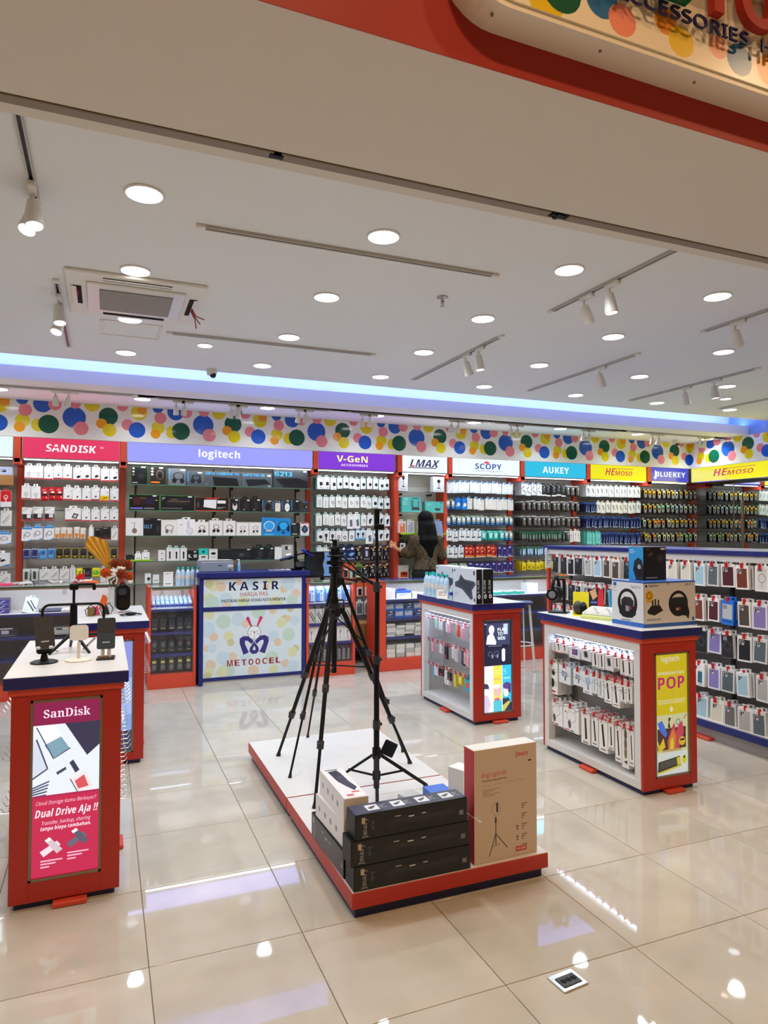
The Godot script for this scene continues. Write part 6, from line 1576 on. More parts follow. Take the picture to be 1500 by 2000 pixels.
	for rw in 3:
		for i in 10:
			var hgt: float = rng.randf_range(0.1, 0.17)
			var yt: float = [0.82, 0.60, 0.37][rw]
			pack("phone_charm", "%s, %s from left in %s row of the middle kiosk" % [{"beads_green": "green beaded phone strap", "strap_white": "white phone strap loop", "strap_pink": "pink phone strap", "red_toy": "orange red charm", "strap_dark": "dark phone strap", "cat_strap": "dark patterned strap", "pouch_blue": "blue clear pouch", "pouch_yellow": "yellow pouch", "pouch_teal": "teal blue pouch"}[cells2[rw][i]], ORD[i], ["top", "middle", "bottom"][rw]], "phone strap", cells2[rw][i], "card", Vector3([0.04, 0.05, 0.085][rw], hgt, 0.02), Vector3(rng.randf_range(2.99, 3.05), yt - hgt, -6.08 + 0.09 * i), -PI / 2 + rng.randf_range(-0.3, 0.3), "charms on the middle kiosk")
			solo("hook_stopper", "red stopper clip, %s from left in %s row of the middle kiosk" % [ORD[i], ["top", "middle", "bottom"][rw]], "stopper", box_mesh(Vector3(0.016, 0.036, 0.014), 0.003), "clip_red", Vector3(rng.randf_range(2.965, 2.985), yt - 0.01, -6.08 + 0.09 * i), 0.0, "red stoppers on the middle kiosk")


func gondola() -> void:
	var t := thing("gondola_rack", "long low gondola rack of phone cases on the right with navy cap", "rack", Vector3(4.5, 0, -4.2))
	part(t, "kick", B.new().bx(0.01, 0.75, 0.0, 0.1, -2.05, 2.0, 0.002), "light_grey")
	part(t, "base_edge", B.new().bx(-0.05, 0.75, 0.1, 0.158, -2.06, 2.0, 0.003), "navy")
	part(t, "base_deck", B.new().bx(-0.045, 0.75, 0.158, 0.17, -2.055, 2.0, 0.002), "white")
	part(t, "back_panel", B.new().bx(0.32, 0.345, 0.17, 1.43, -2.05, 2.0), "rack_dark")
	part(t, "head_panel", B.new().bx(0.0, 0.35, 1.425, 1.476, -2.05, 2.0, 0.002), "white")
	part(t, "cap", B.new().bx(-0.02, 0.8, 1.476, 1.515, -2.08, 2.0, 0.004), "navy")
	for z: float in [-2.06, -1.0, 0.05, 1.1]:
		part(t, "upright", B.new().bx(0.30, 0.32, 0.17, 1.43, z, z + 0.03), "dark_grey")
	part(t, "end_post", B.new().bx(0.035, 0.07, 0.0, 1.5, -2.115, -2.08, 0.003), "red")
	part(t, "foot", B.new().box(Vector3(-0.02, 0.012, 0.05), Vector3(0.07, 0.022, 0.17), 0.004), "red")
	solo("price_list", "white printed list hanging on the orange end post of the gondola", "paper", pack_mesh(0.085, 0.22, 0.004, "bar_list", "plain"), "atlas", Vector3(4.495, 1.27, -6.22), 0.0)
	var hk := hook_mesh(0.37)
	var kinds := ["case_black", "case_rugged", "case_clear", "case_slate", "case_cream", "case_blue", "case_brown", "case_pink", "case_violet", "case_grey", "case_rust", "case_wine", "case_ring", "frame_yellow", "case_forest", "frame_blue", "case_art", "pink_photo", "frame_yellow_dark"]
	var words := {"case_black": "white pack with black case", "case_rugged": "dark rugged case pack", "case_clear": "white pack with clear case", "case_slate": "grey pack with slate case", "case_cream": "cream phone case pack", "case_blue": "white pack with pale blue case", "case_brown": "cream pack with brown case", "case_pink": "pink phone case pack", "case_violet": "white pack with violet case", "case_grey": "grey phone case pack", "case_rust": "white pack with rust case", "case_wine": "white pack with wine case", "case_ring": "white ring case pack", "frame_yellow": "yellow framed case pack", "case_forest": "white pack with green case", "frame_blue": "blue framed case pack", "case_art": "white pack with teal picture", "pink_photo": "pale pink picture pack", "frame_yellow_dark": "yellow framed black case pack"}
	# order seen along each row from the far end
	var plan := [[1, 0, 1, 2, 5, 6, 1, 0, 0, 7, 4, 5, 3, 11, 10, 12], [9, 1, 0, 3, 11, 1, 13, 3, 5, 14, 0, 10, 11, 15, 6, 8], [2, 1, 3, 0, 6, 11, 0, 1, 11, 2, 14, 1, 8, 1, 0, 3], [9, 2, 11, 10, 2, 9, 11, 11, 2, 13, 5, 16, 8, 3, 5, 2], [12, 2, 4, 3, 13, 2, 12, 2, 17, 18, 12, 5, 4, 9, 2, 3]]
	for rw in 5:
		var yt: float = [1.405, 1.134, 0.873, 0.60, 0.335][rw]
		for i in 27:
			var z := -6.08 + 0.137 * i + rng.randf_range(-0.012, 0.012)
			if z > -2.4:
				continue
			var ck: String = kinds[plan[rw][(i * 5 / 6) % 16]]
			var ho := part(t, "hook", hk, "chrome", Vector3(0.32, yt + 0.012, z + 4.2))
			ho.rotation.y = PI
			part(ho, "stopper", B.new().box(Vector3(0.352, -0.012, 0), Vector3(0.02, 0.042, 0.018), 0.003), "clip_red")
			var hgt := rng.randf_range(0.175, 0.195)
			var front := rng.randf_range(4.455, 4.49)
			var deep := 2
			for q in deep:
				var cell: String = ck if q < 2 else kinds[(plan[rw][(i * 5 / 6) % 16] + q * 5) % 19]
				var p := pack("phone_case_pack", "%s, %s from far end in %s gondola row%s" % [words[cell], ORD[i], ROWS[rw], "" if q == 0 else ", %s back" % ORD[q]], "phone case", cell, "box", Vector3(0.112, snappedf(hgt, 0.01), 0.03), Vector3(front + 0.036 * q, yt - hgt, z + 0.008 * q), -PI / 2 + rng.randf_range(-0.12, 0.22), "phone cases on the gondola")
				p.rotation.z = rng.randf_range(-0.05, 0.05)


func tripod(label: String, c: Vector3, feet: Array, shoulder: float, top: float, k: float, handle: Vector3) -> void:
	# c on the platform; legs of three drawn tubes with clamps, centre column, pan head with handle
	var t := thing("camera_tripod", label, "tripod", c)
	var sp := B.new().lathe([Vector2(0.0, 0.05), Vector2(0.035, 0.05), Vector2(0.045, 0.02), Vector2(0.04, -0.03), Vector2(0.02, -0.05), Vector2(0.0, -0.05)], Vector3(0, shoulder, 0), 14)
	for f: Vector3 in feet:
		var d := Vector3(f.x - c.x, 0, f.z - c.z).normalized()
		sp.box(Vector3(0, shoulder, 0) + d * 0.045 * k, Vector3(0.035, 0.04, 0.035), 0.005)
	part(t, "shoulder", sp, "black")
	for f: Vector3 in feet:
		var d := Vector3(f.x - c.x, 0, f.z - c.z).normalized()
		var a := Vector3(0, shoulder - 0.01, 0) + d * 0.055 * k
		var b := f - c + Vector3(0, 0.012, 0)
		var leg := part(t, "leg", B.new().tube(a, a.lerp(b, 0.42), 0.0145 * k, 0.0145 * k, 12).tube(a.lerp(b, 0.40), a.lerp(b, 0.72), 0.0115 * k, 0.0115 * k, 12).tube(a.lerp(b, 0.70), b, 0.0085 * k, 0.0085 * k, 12), "black")
		for q: float in [0.42, 0.71]:
			part(leg, "clamp", B.new().tube(a.lerp(b, q - 0.02), a.lerp(b, q + 0.02), 0.019 * k, 0.018 * k, 12).box(a.lerp(b, q) + d * 0.018, Vector3(0.018, 0.035, 0.018), 0.004), "dark_grey")
		part(leg, "foot", B.new().tube(a.lerp(b, 0.985), b - Vector3(0, 0.012, 0), 0.009 * k, 0.015 * k, 12), "rubber")
		part(t, "brace", B.new().tube(Vector3(0, shoulder - 0.30 * k, 0), a.lerp(b, 0.36), 0.005, 0.005, 8), "black")
	part(t, "column", B.new().tube(Vector3(0, shoulder - 0.34 * k, 0), Vector3(0, top - 0.10, 0), 0.014 * k, 0.014 * k, 12).tube(Vector3(0, shoulder + 0.03, 0), Vector3(0, shoulder + 0.09, 0), 0.026 * k, 0.022 * k, 12), "black")
	part(t, "crank", B.new().tube(Vector3(0.02, shoulder + 0.07, 0), Vector3(0.06, shoulder + 0.07, 0.01), 0.006, 0.006, 8).tube(Vector3(0.06, shoulder + 0.07, 0.01), Vector3(0.06, shoulder + 0.02, 0.02), 0.005, 0.007, 8), "dark_grey")
	part(t, "pan_head", B.new().tube(Vector3(0, top - 0.13, 0), Vector3(0, top - 0.085, 0), 0.03 * k, 0.032 * k, 14).box(Vector3(0, top - 0.055, 0), Vector3(0.05, 0.055, 0.05), 0.01).box(Vector3(0, top - 0.02, 0), Vector3(0.085, 0.014, 0.06), 0.004).tube(Vector3(-0.05, top - 0.06, 0), Vector3(0.055, top - 0.06, 0), 0.012, 0.012, 10), "black")
	part(t, "phone_clamp", B.new().box(Vector3(-0.01, top + 0.008, 0), Vector3(0.03, 0.04, 0.02), 0.004).box(Vector3(-0.012, top + 0.03, 0), Vector3(0.07, 0.008, 0.022), 0.003), "black")
	part(t, "pan_handle", B.new().path([Vector3(0.03, top - 0.06, 0), Vector3(0.03, top - 0.06, 0) + handle * 0.4, Vector3(0.03, top - 0.06, 0) + handle], 0.006, 8).tube(Vector3(0.03, top - 0.06, 0) + handle * 0.6, Vector3(0.03, top - 0.06, 0) + handle, 0.011, 0.013, 10), "black")


func stage() -> void:
	for k in 2:
		var t := thing("display_platform", "low white platform with red edge, %s" % ["nearer half carrying the boxes", "farther half under the tripods"][k], "platform", Vector3(1.488, 0, [-3.33, -4.465][k]))
		part(t, "plinth", B.new().box(Vector3(0, 0.024, 0), Vector3(0.955, 0.048, 1.075), 0.002), "navy_dark")
		part(t, "edge_band", B.new().box(Vector3(0, 0.0825, 0), Vector3(0.997, 0.069, 1.125), 0.003), "red_dark")
		part(t, "top_sheet", B.new().box(Vector3(0, 0.1185, 0), Vector3(0.992, 0.003, 1.12), 0.001), "white")
	tripod("black camera tripod with thick column, its feet widest on the platform", Vector3(1.365, 0.12, -4.17), [Vector3(1.122, 0.12, -4.649), Vector3(1.10, 0.12, -3.697), Vector3(1.894, 0.12, -4.166)], 1.03, 1.40, 1.15, Vector3(0.26, -0.16, 0.03))
	tripod("black camera tripod standing just behind the thick-columned one", Vector3(1.495, 0.12, -4.53), [Vector3(1.089, 0.12, -4.208), Vector3(1.425, 0.12, -4.982), Vector3(1.947, 0.12, -4.40)], 1.20, 1.45, 0.85, Vector3(0.20, -0.20, 0.02))
	# light stand
	var s := thing("light_stand", "tall black telescopic light stand with a phone clamp on top", "light stand", Vector3(1.478, 0.12, -3.72))
	part(s, "pole", B.new().tube(Vector3(0, 0.05, 0), Vector3(0, 0.42, 0), 0.017, 0.017, 14).tube(Vector3(0, 0.4, 0), Vector3(0, 0.79, 0), 0.016, 0.016, 14).tube(Vector3(0, 0.78, 0), Vector3(0.004, 1.22, 0), 0.0135, 0.0135, 14).tube(Vector3(0.004, 1.2, 0), Vector3(0.0, 1.58, 0), 0.009, 0.009, 12), "black")
	for q: Array in [[0.415, 0.022, 0.05], [0.79, 0.022, 0.05], [1.215, 0.021, 0.06], [1.32, 0.017, 0.03]]:
		part(s, "collar", B.new().tube(Vector3(0, q[0] - q[2] / 2, 0), Vector3(0, q[0] + q[2] / 2, 0), q[1], q[1], 14).box(Vector3(0.02, q[0], 0), Vector3(0.03, 0.02, 0.012), 0.004), "dark_grey")
	part(s, "phone_clamp", B.new().box(Vector3(0, 1.61, 0), Vector3(0.03, 0.12, 0.025), 0.004).box(Vector3(0.006, 1.665, 0), Vector3(0.045, 0.012, 0.03), 0.003).box(Vector3(0.012, 1.565, 0.005), Vector3(0.06, 0.035, 0.03), 0.006), "black")
	part(s, "sleeve", B.new().tube(Vector3(0, 0.22, 0), Vector3(0, 0.28, 0), 0.025, 0.025, 14), "black")
	part(s, "lower_sleeve", B.new().tube(Vector3(0, 0.10, 0), Vector3(0, 0.145, 0), 0.024, 0.024, 14), "black")
	for k in 3:
		var an: float = [0.05, 2.25, 4.35][k]
		var e := Vector3(cos(an), 0, -sin(an))
		var leg := part(s, "leg", B.new().box(Vector3(0, 0.25, 0) + e * 0.165 + Vector3(0, -0.115, 0), Vector3(0.40, 0.02, 0.012), 0.003, Basis(Quaternion(Vector3.RIGHT, (e * 0.31 - Vector3(0, 0.225, 0)).normalized()))), "black")
		part(leg, "foot", B.new().ball(e * 0.325 + Vector3(0, 0.014, 0), Vector3(0.016, 0.014, 0.016), 10, 6), "rubber")
		part(s, "brace", B.new().tube(Vector3(0, 0.12, 0) + e * 0.02, e * 0.19 + Vector3(0, 0.125, 0), 0.007, 0.007, 8), "black")
	part(s, "pouch", B.new().box(Vector3(0.075, 0.27, 0.01), Vector3(0.085, 0.085, 0.02), 0.006, Basis(Vector3(0, 0, 1), -0.5)), "black")
	# boxes on the platform
	var r := Rect2i(0, 0, 1024, 200)
	var im := sheet(1024, 200, "#0c0c0e")
	text(im, "Jmary", 100, 108, 40, Color("#8d8d90"), r, "serif", 170, 0.0, -PI / 2)
	art(im, r, "p .25 .5 .3 .3 .42 .28 .7 .36 .88 .3 .9 .62 .6 .7 .4 .62 .28 .78 #1b1b1f;p .28 .5 .36 .4 .6 .44 .86 .38 .86 .5 .5 .58 #26262b;r .46 .34 .05 .05 #d8d8d8;r .58 .3 .04 .05 #b9b9b9;r .34 .25 .05 .04 #c9b9a9;r .93 .5 .04 .2 #77777c;r .05 .1 .03 .25 #b9a98c;t .135 .3 .03 .4 5 #555")
	printed("tripod_box_face", im, 0.3)
	var it := sheet(1024, 160, "#161b21")
	for k in 4:
		art(it, Rect2i(130 + 230 * k, 30, 110, 90), "r 0 0 1 1 #e6e8ea;p .1 .5 .5 .3 .9 .2 .6 .6 .3 .8 #3a3a3a")
		art(it, Rect2i(250 + 230 * k, 50, 60, 60), "t 0 0 1 1 4 #9aa0a6")
	printed("tripod_box_top", it, 0.3)
	for k in 3:
		var dx: float = [0.0, -0.01, -0.006][k]
		var y: float = 0.12 + 0.108 * k
		var b := thing("tripod_box", "long black printed tripod box at the platform front, %s of the stack" % ["lowest", "middle one", "topmost"][k], "box", Vector3(1.28 + dx, y, -2.825), [0.0, 0.012, 0.008][k], "black tripod boxes in the stack")
		var w: float = [0.565, 0.575, 0.545][k]
		part(b, "carton", B.new().bx(-w / 2, w / 2, 0, 0.107, -0.055, 0.055, 0.002), "black")
		part(b, "front_print", B.new().face(Vector3(-w / 2 + 0.003, 0.003, 0.0556), Vector3(w / 2 - 0.003, 0.003, 0.0556), Vector3(w / 2 - 0.003, 0.104, 0.0556), Vector3(-w / 2 + 0.003, 0.104, 0.0556)), "tripod_box_face")
		if k == 2:
			part(b, "top_print", B.new().face(Vector3(-w / 2 + 0.003, 0.1076, 0.052), Vector3(w / 2 - 0.003, 0.1076, 0.052), Vector3(w / 2 - 0.003, 0.1076, -0.052), Vector3(-w / 2 + 0.003, 0.1076, -0.052)), "tripod_box_top")
	var b4 := thing("tripod_box", "long black box lying front to back beside the black stack, under white ones", "box", Vector3(1.05, 0.12, -3.13), 0.02)
	part(b4, "carton", B.new().bx(-0.06, 0.06, 0, 0.12, -0.24, 0.235, 0.002), "black")
	part(b4, "side_print", B.new().face(Vector3(-0.0606, 0.003, -0.235), Vector3(-0.0606, 0.003, 0.23), Vector3(-0.0606, 0.117, 0.23), Vector3(-0.0606, 0.117, -0.235)), "tripod_box_face")
	var iw := sheet(200, 512, "#eeebea")
	art(iw, Rect2i(0, 0, 200, 512), "r .15 .03 .6 .03 #333;p .22 .1 .66 .07 .74 .2 .78 .5 .9 .7 .68 .8 .46 .62 .3 .45 .26 .25 #202024;r .4 .3 .3 .06 #43434a;r .5 .82 .34 .04 #d83030;r .2 .9 .3 .05 #c9302c")
	printed("white_box_top", iw, 0.3)
	var iside := sheet(512, 128, "#e9e7ea")
	art(iside, Rect2i(0, 0, 512, 128), "c .14 .5 .035 #9a938c;c .36 .5 .035 #8a8580;c .56 .5 .035 #8f8a94;c .76 .5 .035 #84848a")
	printed("white_box_side", iside, 0.3)
	for k in 2:
		var wb := thing("tripod_box", "white tripod box with round pictures beside the black stack, %s one" % ["lower", "upper"][k], "box", Vector3(1.055 + 0.012 * k, 0.24 + 0.11 * k, -3.12 + 0.0 * k), 0.03 - 0.05 * k, "white tripod boxes")
		part(wb, "carton", B.new().bx(-0.058, 0.058, 0, 0.109, -0.2, 0.2, 0.002), "white")
		part(wb, "side_print", B.new().face(Vector3(-0.0586, 0.003, -0.195), Vector3(-0.0586, 0.003, 0.195), Vector3(-0.0586, 0.106, 0.195), Vector3(-0.0586, 0.106, -0.195)), "white_box_side")
		part(wb, "top_print", B.new().face(Vector3(-0.055, 0.1096, 0.195), Vector3(0.055, 0.1096, 0.195), Vector3(0.055, 0.1096, -0.195), Vector3(-0.055, 0.1096, -0.195)), "white_box_top")
	for k in 3:
		pack("accessory_box", "white and blue box on the platform behind the ring light box, %s one" % ["lying left", "lying right", "standing"][k], "box", ["blue_white", "cable_grey", "blank_white"][k], "plain", [Vector3(0.12, 0.2, 0.14), Vector3(0.1, 0.17, 0.2), Vector3(0.09, 0.33, 0.1)][k], [Vector3(1.62, 0.12, -3.13), Vector3(1.52, 0.12, -3.12), Vector3(1.73, 0.12, -3.08)][k], 0.2 * k)
	# ring light carton
	r = Rect2i(0, 0, 560, 840)
	im = sheet(560, 840, "#cdb9a4")
	text(im, "Jmary", 425, 88, 34, Color("#c2272d"), r, "serif", 120)
	text(im, "Ring Light Kit", 170, 208, 32, Color("#c2272d"), r, "plain", 220, 0.25)
	text(im, "Photography Making Light Good", 175, 240, 13, Color("#3c332c"), r, "bold", 215)
	for k in 4:
		text(im, "Selfie light", 110 + 100 * k, 276 - 2 * k, 10, Color("#8d7a68"), r, "plain", 70)
	art(im, Rect2i(70, 298, 160, 60), "t 0 0 1 1 5 #a08f7c")
	oval(im, 190, 455, 42, 55, Color("#b7aa9c"), r, 13)
	art(im, Rect2i(178, 410, 40, 70), "r .35 0 .4 1 #231f1e")
	for q: Array in [[186, 512, 186, 690, 9, "#4b443e"], [186, 520, 186, 560, 16, "#37322e"], [186, 640, 128, 800, 7, "#3a3531"], [186, 650, 186, 725, 9, "#5b544e"], [186, 640, 290, 760, 7, "#3a3531"], [150, 735, 225, 722, 4, "#5b544e"]]:
		stroke(im, Vector2(q[0], q[1]), Vector2(q[2], q[3]), q[4], Color(q[5]), r)
	for k in 5:
		oval(im, 380, 470 + 78 * k, 26, 30, Color("#c7a898"), r, 2)
		if k > 1:
			art(im, Rect2i(365, 452 + 78 * k, 30, 38), "r .2 .1 .6 .3 #3a332e;p .2 .9 .5 .4 .8 .9 #3a332e")
		art(im, Rect2i(418, 446 + 78 * k, 52, 50), "t 0 0 1 1 3 #7d6b5b")
	im.fill_rect(Rect2i(365, 770, 100, 36), Color("#c03036"))
	text(im, "FM-536R", 415, 796, 16, Color("#e8d6c6"), r, "bold", 80)
	art(im, Rect2i(478, 118, 36, 24), "e .5 .5 .5 .3 #4a3f36")
	printed("ring_box_face", im, 0.35)
	var rb := thing("ring_light_box", "tall cream box with a ring light stand pictured, standing at the platform front", "box", Vector3(1.765, 0.12, -2.835), 0.03)
	part(rb, "carton", B.new().bx(-0.175, 0.175, 0, 0.522, -0.045, 0.045, 0.002), "white_matt")
	part(rb, "front_print", B.new().face(Vector3(-0.1745, 0.001, 0.0456), Vector3(0.1745, 0.001, 0.0456), Vector3(0.1745, 0.521, 0.0456), Vector3(-0.1745, 0.521, 0.0456)), "ring_box_face")
	part(rb, "red_side", B.new().bx(-0.1758, -0.1752, 0.002, 0.52, -0.043, 0.0452), "red_carton")
	var ti := TextMesh.new()
	ti.text = "Jmary  Ring Light Kit"
	ti.font = fonts["plain"]
	ti.font_size = 48
	ti.pixel_size = 0.0005
	ti.depth = 0.0006
	var tp := part(rb, "side_lettering", ti, "white", Vector3(-0.1762, 0.22, 0.0))
	tp.rotation = Vector3(PI / 2, -PI / 2, 0)


func desk() -> void:
	var t := thing("cash_desk", "navy framed cash desk with a white polka dot front reading KASIR", "desk", Vector3(1.5425, 0, -7.57))
	var w := 0.5925
	for s: float in [-1.0, 1.0]:
		part(t, "end_panel", B.new().bx(s * w, s * (w - 0.045), 0.0, 1.165, -0.5, 0.0, 0.003), "navy")
	part(t, "body", B.new().bx(-w + 0.045, w - 0.045, 0.08, 1.165, -0.48, -0.015), "navy")
	part(t, "kick_board", B.new().bx(-w + 0.045, w - 0.045, 0.0, 0.075, -0.46, -0.02), "white_matt")
	for y: Array in [[0.045, 0.082], [0.796, 0.843], [1.143, 1.165]]:
		part(t, "rail", B.new().bx(-w + 0.045, w - 0.045, y[0], y[1], -0.02, 0.0, 0.002), "navy")
	part(t, "desk_top", B.new().bx(-w - 0.03, w + 0.04, 1.165, 1.22, -0.53, 0.035, 0.005), "navy")
	var pale := [Color("#dde0b4"), Color("#e4cdb4"), Color("#c6dccd"), Color("#cbdfea"), Color("#cfcd9c")]
	var r := Rect2i(0, 0, 1024, 280)
	var im := sheet(1024, 280, "#dfe9ee")
	for d: Array in [[100, 60, 62, 0], [50, 45, 42, 4], [175, 75, 50, 1], [355, 30, 34, 1], [60, 195, 60, 0], [85, 240, 75, 2], [225, 215, 75, 3], [480, 40, 60, 3], [830, 115, 44, 1], [960, 165, 46, 1], [880, 60, 70, 3], [400, 240, 60, 0], [745, 260, 70, 0], [920, 240, 60, 2], [230, 275, 45, 1], [690, 20, 40, 0], [640, 90, 36, 1]]:
		oval(im, d[0], d[1], d[2], d[2], pale[d[3]], r)
	text(im, "K A S I R", 515, 118, 86, Color("#171d4f"), r, "bold", 520)
	text(im, "HARGA PAS", 515, 182, 42, Color("#b8222a"), r, "plain", 290)
	text(im, "PASTIKAN HARGA SESUAI NOTA PRINTER", 515, 238, 30, Color("#25303a"), r, "bold", 670)
	printed("desk_upper", im, 0.2)
	r = Rect2i(0, 0, 1024, 660)
	im = sheet(1024, 660, "#dde8ee")
	for d: Array in [[60, 30, 50, 0], [200, 105, 74, 2], [350, 90, 68, 3], [560, 20, 70, 2], [710, 15, 40, 1], [900, 5, 34, 4], [40, 180, 80, 3], [425, 135, 42, 1], [840, 105, 42, 4], [808, 145, 54, 0], [885, 105, 34, 1], [950, 130, 52, 3], [105, 255, 45, 1], [255, 255, 52, 0], [275, 320, 38, 4], [885, 270, 68, 2], [720, 280, 60, 3], [765, 345, 42, 1], [35, 365, 32, 1], [90, 370, 46, 3], [960, 420, 38, 4], [925, 455, 55, 0], [295, 465, 46, 1], [200, 470, 68, 3], [75, 535, 52, 1], [705, 500, 68, 2], [850, 570, 44, 1], [930, 600, 60, 3], [60, 605, 52, 0], [45, 640, 40, 4], [245, 600, 74, 2], [190, 610, 58, 0], [510, 620, 56, 1], [720, 620, 50, 0], [430, 500, 62, 3]]:
		oval(im, d[0], d[1], d[2], d[2], pale[d[3]], r)
	# emblem: two pink ears, a round face, a ribbon shaped like an M with a loop
	var pur := Color("#37307e")
	for s: float in [-1.0, 1.0]:
		poly(im, PackedVector2Array([Vector2(518 + s * 35, 178), Vector2(518 + s * 82, 92), Vector2(518 + s * 68, 72), Vector2(518 + s * 52, 82), Vector2(518 + s * 22, 170)]), Color("#d32f73"), r)
		oval(im, 518 + s * 69, 86, 17, 20, Color("#d32f73"), r)
		poly(im, PackedVector2Array([Vector2(518 + s * 6, 318), Vector2(518 + s * 60, 268), Vector2(518 + s * 110, 262), Vector2(518 + s * 150, 285), Vector2(518 + s * 152, 330), Vector2(518 + s * 112, 452), Vector2(518 + s * 55, 432), Vector2(518 + s * 98, 340), Vector2(518 + s * 96, 310), Vector2(518 + s * 70, 312), Vector2(518 + s * 25, 350)]), pur, r)
		poly(im, PackedVector2Array([Vector2(518 - s * 6, 316), Vector2(518 + s * 45, 385), Vector2(518 + s * 50, 420), Vector2(518 + s * 24, 448), Vector2(518, 450), Vector2(518, 412), Vector2(518 + s * 14, 410), Vector2(518 + s * 12, 390), Vector2(518, 366)]), pur, r)
	oval(im, 518, 232, 70, 72, Color("#2b2750"), r)
	oval(im, 518, 232, 66, 68, Color("#f2f4f4"), r)
	for s: float in [-1.0, 1.0]:
		stroke(im, Vector2(518 + s * 22, 220), Vector2(518 + s * 38, 216), 5, Color("#55506a"), r)
		oval(im, 518 + s * 38, 246, 8, 8, Color("#b9bcc4"), r)
	oval(im, 518, 228, 8, 9, Color("#a03048"), r)
	stroke(im, Vector2(518, 232), Vector2(518, 268), 3, Color("#55506a"), r)
	stroke(im, Vector2(506, 280), Vector2(530, 280), 4, Color("#55506a"), r)
	var x := 270.0
	for ch in ["M", "E", "T", "O", "O", "C", "E", "L"]:
		text(im, ch, x, 560 - (x - 270) * 0.0, 60, Color("#9c1c28"), r, "bold", 50 if ch != "M" else 58, 0.0, -0.04)
		x += 72
	printed("desk_lower", im, 0.2)
	part(t, "upper_sign", B.new().bx(-w + 0.045, w - 0.045, 0.843, 1.143, -0.016, -0.008).face(Vector3(-w + 0.046, 0.844, -0.0075), Vector3(w - 0.046, 0.844, -0.0075), Vector3(w - 0.046, 1.142, -0.0075), Vector3(-w + 0.046, 1.142, -0.0075)), "desk_upper")
	part(t, "lower_sign", B.new().bx(-w + 0.045, w - 0.045, 0.082, 0.796, -0.016, -0.008).face(Vector3(-w + 0.046, 0.083, -0.0075), Vector3(w - 0.046, 0.083, -0.0075), Vector3(w - 0.046, 0.795, -0.0075), Vector3(-w + 0.046, 0.795, -0.0075)), "desk_lower")
	var c := thing("receipt_printer", "grey receipt printer box on the left end of the cash desk", "printer", Vector3(1.145, 1.22, -7.78), 0.04)
	mat("printer_grey", "#8b93a3", 0.45)
	part(c, "body", B.new().box(Vector3(0, 0.058, 0), Vector3(0.36, 0.116, 0.26), 0.008), "printer_grey")
	part(c, "lid", B.new().box(Vector3(0, 0.123, -0.01), Vector3(0.35, 0.014, 0.24), 0.005).box(Vector3(0, 0.128, 0.115), Vector3(0.34, 0.012, 0.012), 0.003), "light_grey")
	part(c, "slot", B.new().box(Vector3(0.03, 0.07, 0.13), Vector3(0.045, 0.008, 0.003)), "black")
	part(c, "label_sticker", B.new().box(Vector3(0.145, 0.065, 0.1305), Vector3(0.06, 0.03, 0.002)), "white")
	part(c, "port", B.new().box(Vector3(0.14, 0.022, 0.1305), Vector3(0.02, 0.012, 0.003)), "black")
	var hs := thing("sanitizer_bottle", "small blue pump bottle beside the printer on the cash desk", "bottle", Vector3(1.405, 1.22, -7.75))
	part(hs, "bottle", B.new().lathe([Vector2(0, 0), Vector2(0.017, 0), Vector2(0.018, 0.07), Vector2(0.012, 0.085), Vector2(0.008, 0.09), Vector2(0, 0.09)], Vector3.ZERO, 14), "water_blue")
	part(hs, "pump", B.new().tube(Vector3(0, 0.09, 0), Vector3(0, 0.125, 0), 0.009, 0.006, 10).box(Vector3(-0.008, 0.128, 0), Vector3(0.034, 0.01, 0.012), 0.003), "white")
	for k in 4:
		solo("receipt", "small white paper slip on the cash desk, %s from left" % ORD[k], "paper", B.new().box(Vector3(0, 0.006, 0), Vector3(0.05, 0.008, 0.05), 0.002, Basis(Vector3(0, 0, 1), 0.1 * k - 0.15)), "white", Vector3(1.75 + 0.07 * k, 1.222, -7.66 - 0.01 * k), 0.5 * k, "paper slips on the cash desk")
	# payment stand
	var p := thing("payment_stand", "black payment stand with card readers at the right end of the cash desk", "payment stand", Vector3(2.06, 1.22, -7.74))
	part(p, "base", B.new().box(Vector3(0, 0.01, 0), Vector3(0.13, 0.02, 0.12), 0.005), "black")
	part(p, "pole", B.new().tube(Vector3(0, 0.01, 0), Vector3(0, 0.33, 0), 0.013, 0.011, 12).tube(Vector3(0, 0.1, 0), Vector3(0, 0.22, 0), 0.022, 0.018, 12), "black")
	part(p, "arm", B.new().tube(Vector3(-0.02, 0.17, 0), Vector3(0.12, 0.2, 0.02), 0.01, 0.01, 10).tube(Vector3(0, 0.15, 0), Vector3(-0.1, 0.13, 0.03), 0.01, 0.01, 10), "black")
	part(p, "card_reader", B.new().box(Vector3(0.13, 0.205, 0.03), Vector3(0.15, 0.035, 0.075), 0.01, Basis(Vector3(0, 0, 1), -0.5)), "blue_plastic")
	part(p, "reader_screen", B.new().box(Vector3(0.15, 0.205, 0.069), Vector3(0.1, 0.02, 0.004), 0.001, Basis(Vector3(0, 0, 1), -0.5)), "black_gloss")
	part(p, "reader", B.new().box(Vector3(-0.12, 0.14, 0.03), Vector3(0.16, 0.03, 0.07), 0.01, Basis(Vector3(0, 0, 1), 0.3)), "navy_dark")
	part(p, "receipt_roll", B.new().tube(Vector3(-0.12, 0.165, 0.0), Vector3(-0.06, 0.175, 0.0), 0.02, 0.02, 12), "white")
	part(p, "terminal", B.new().box(Vector3(0.04, 0.06, 0.05), Vector3(0.11, 0.08, 0.05), 0.01, Basis(Vector3(1, 0, 0), -0.4)), "black_gloss")
	# monitor on the cabinet right of the desk
	var mo := thing("monitor", "black monitor standing on the cabinet right of the cash desk", "monitor", Vector3(2.42, 1.076, -7.82), 0.06)
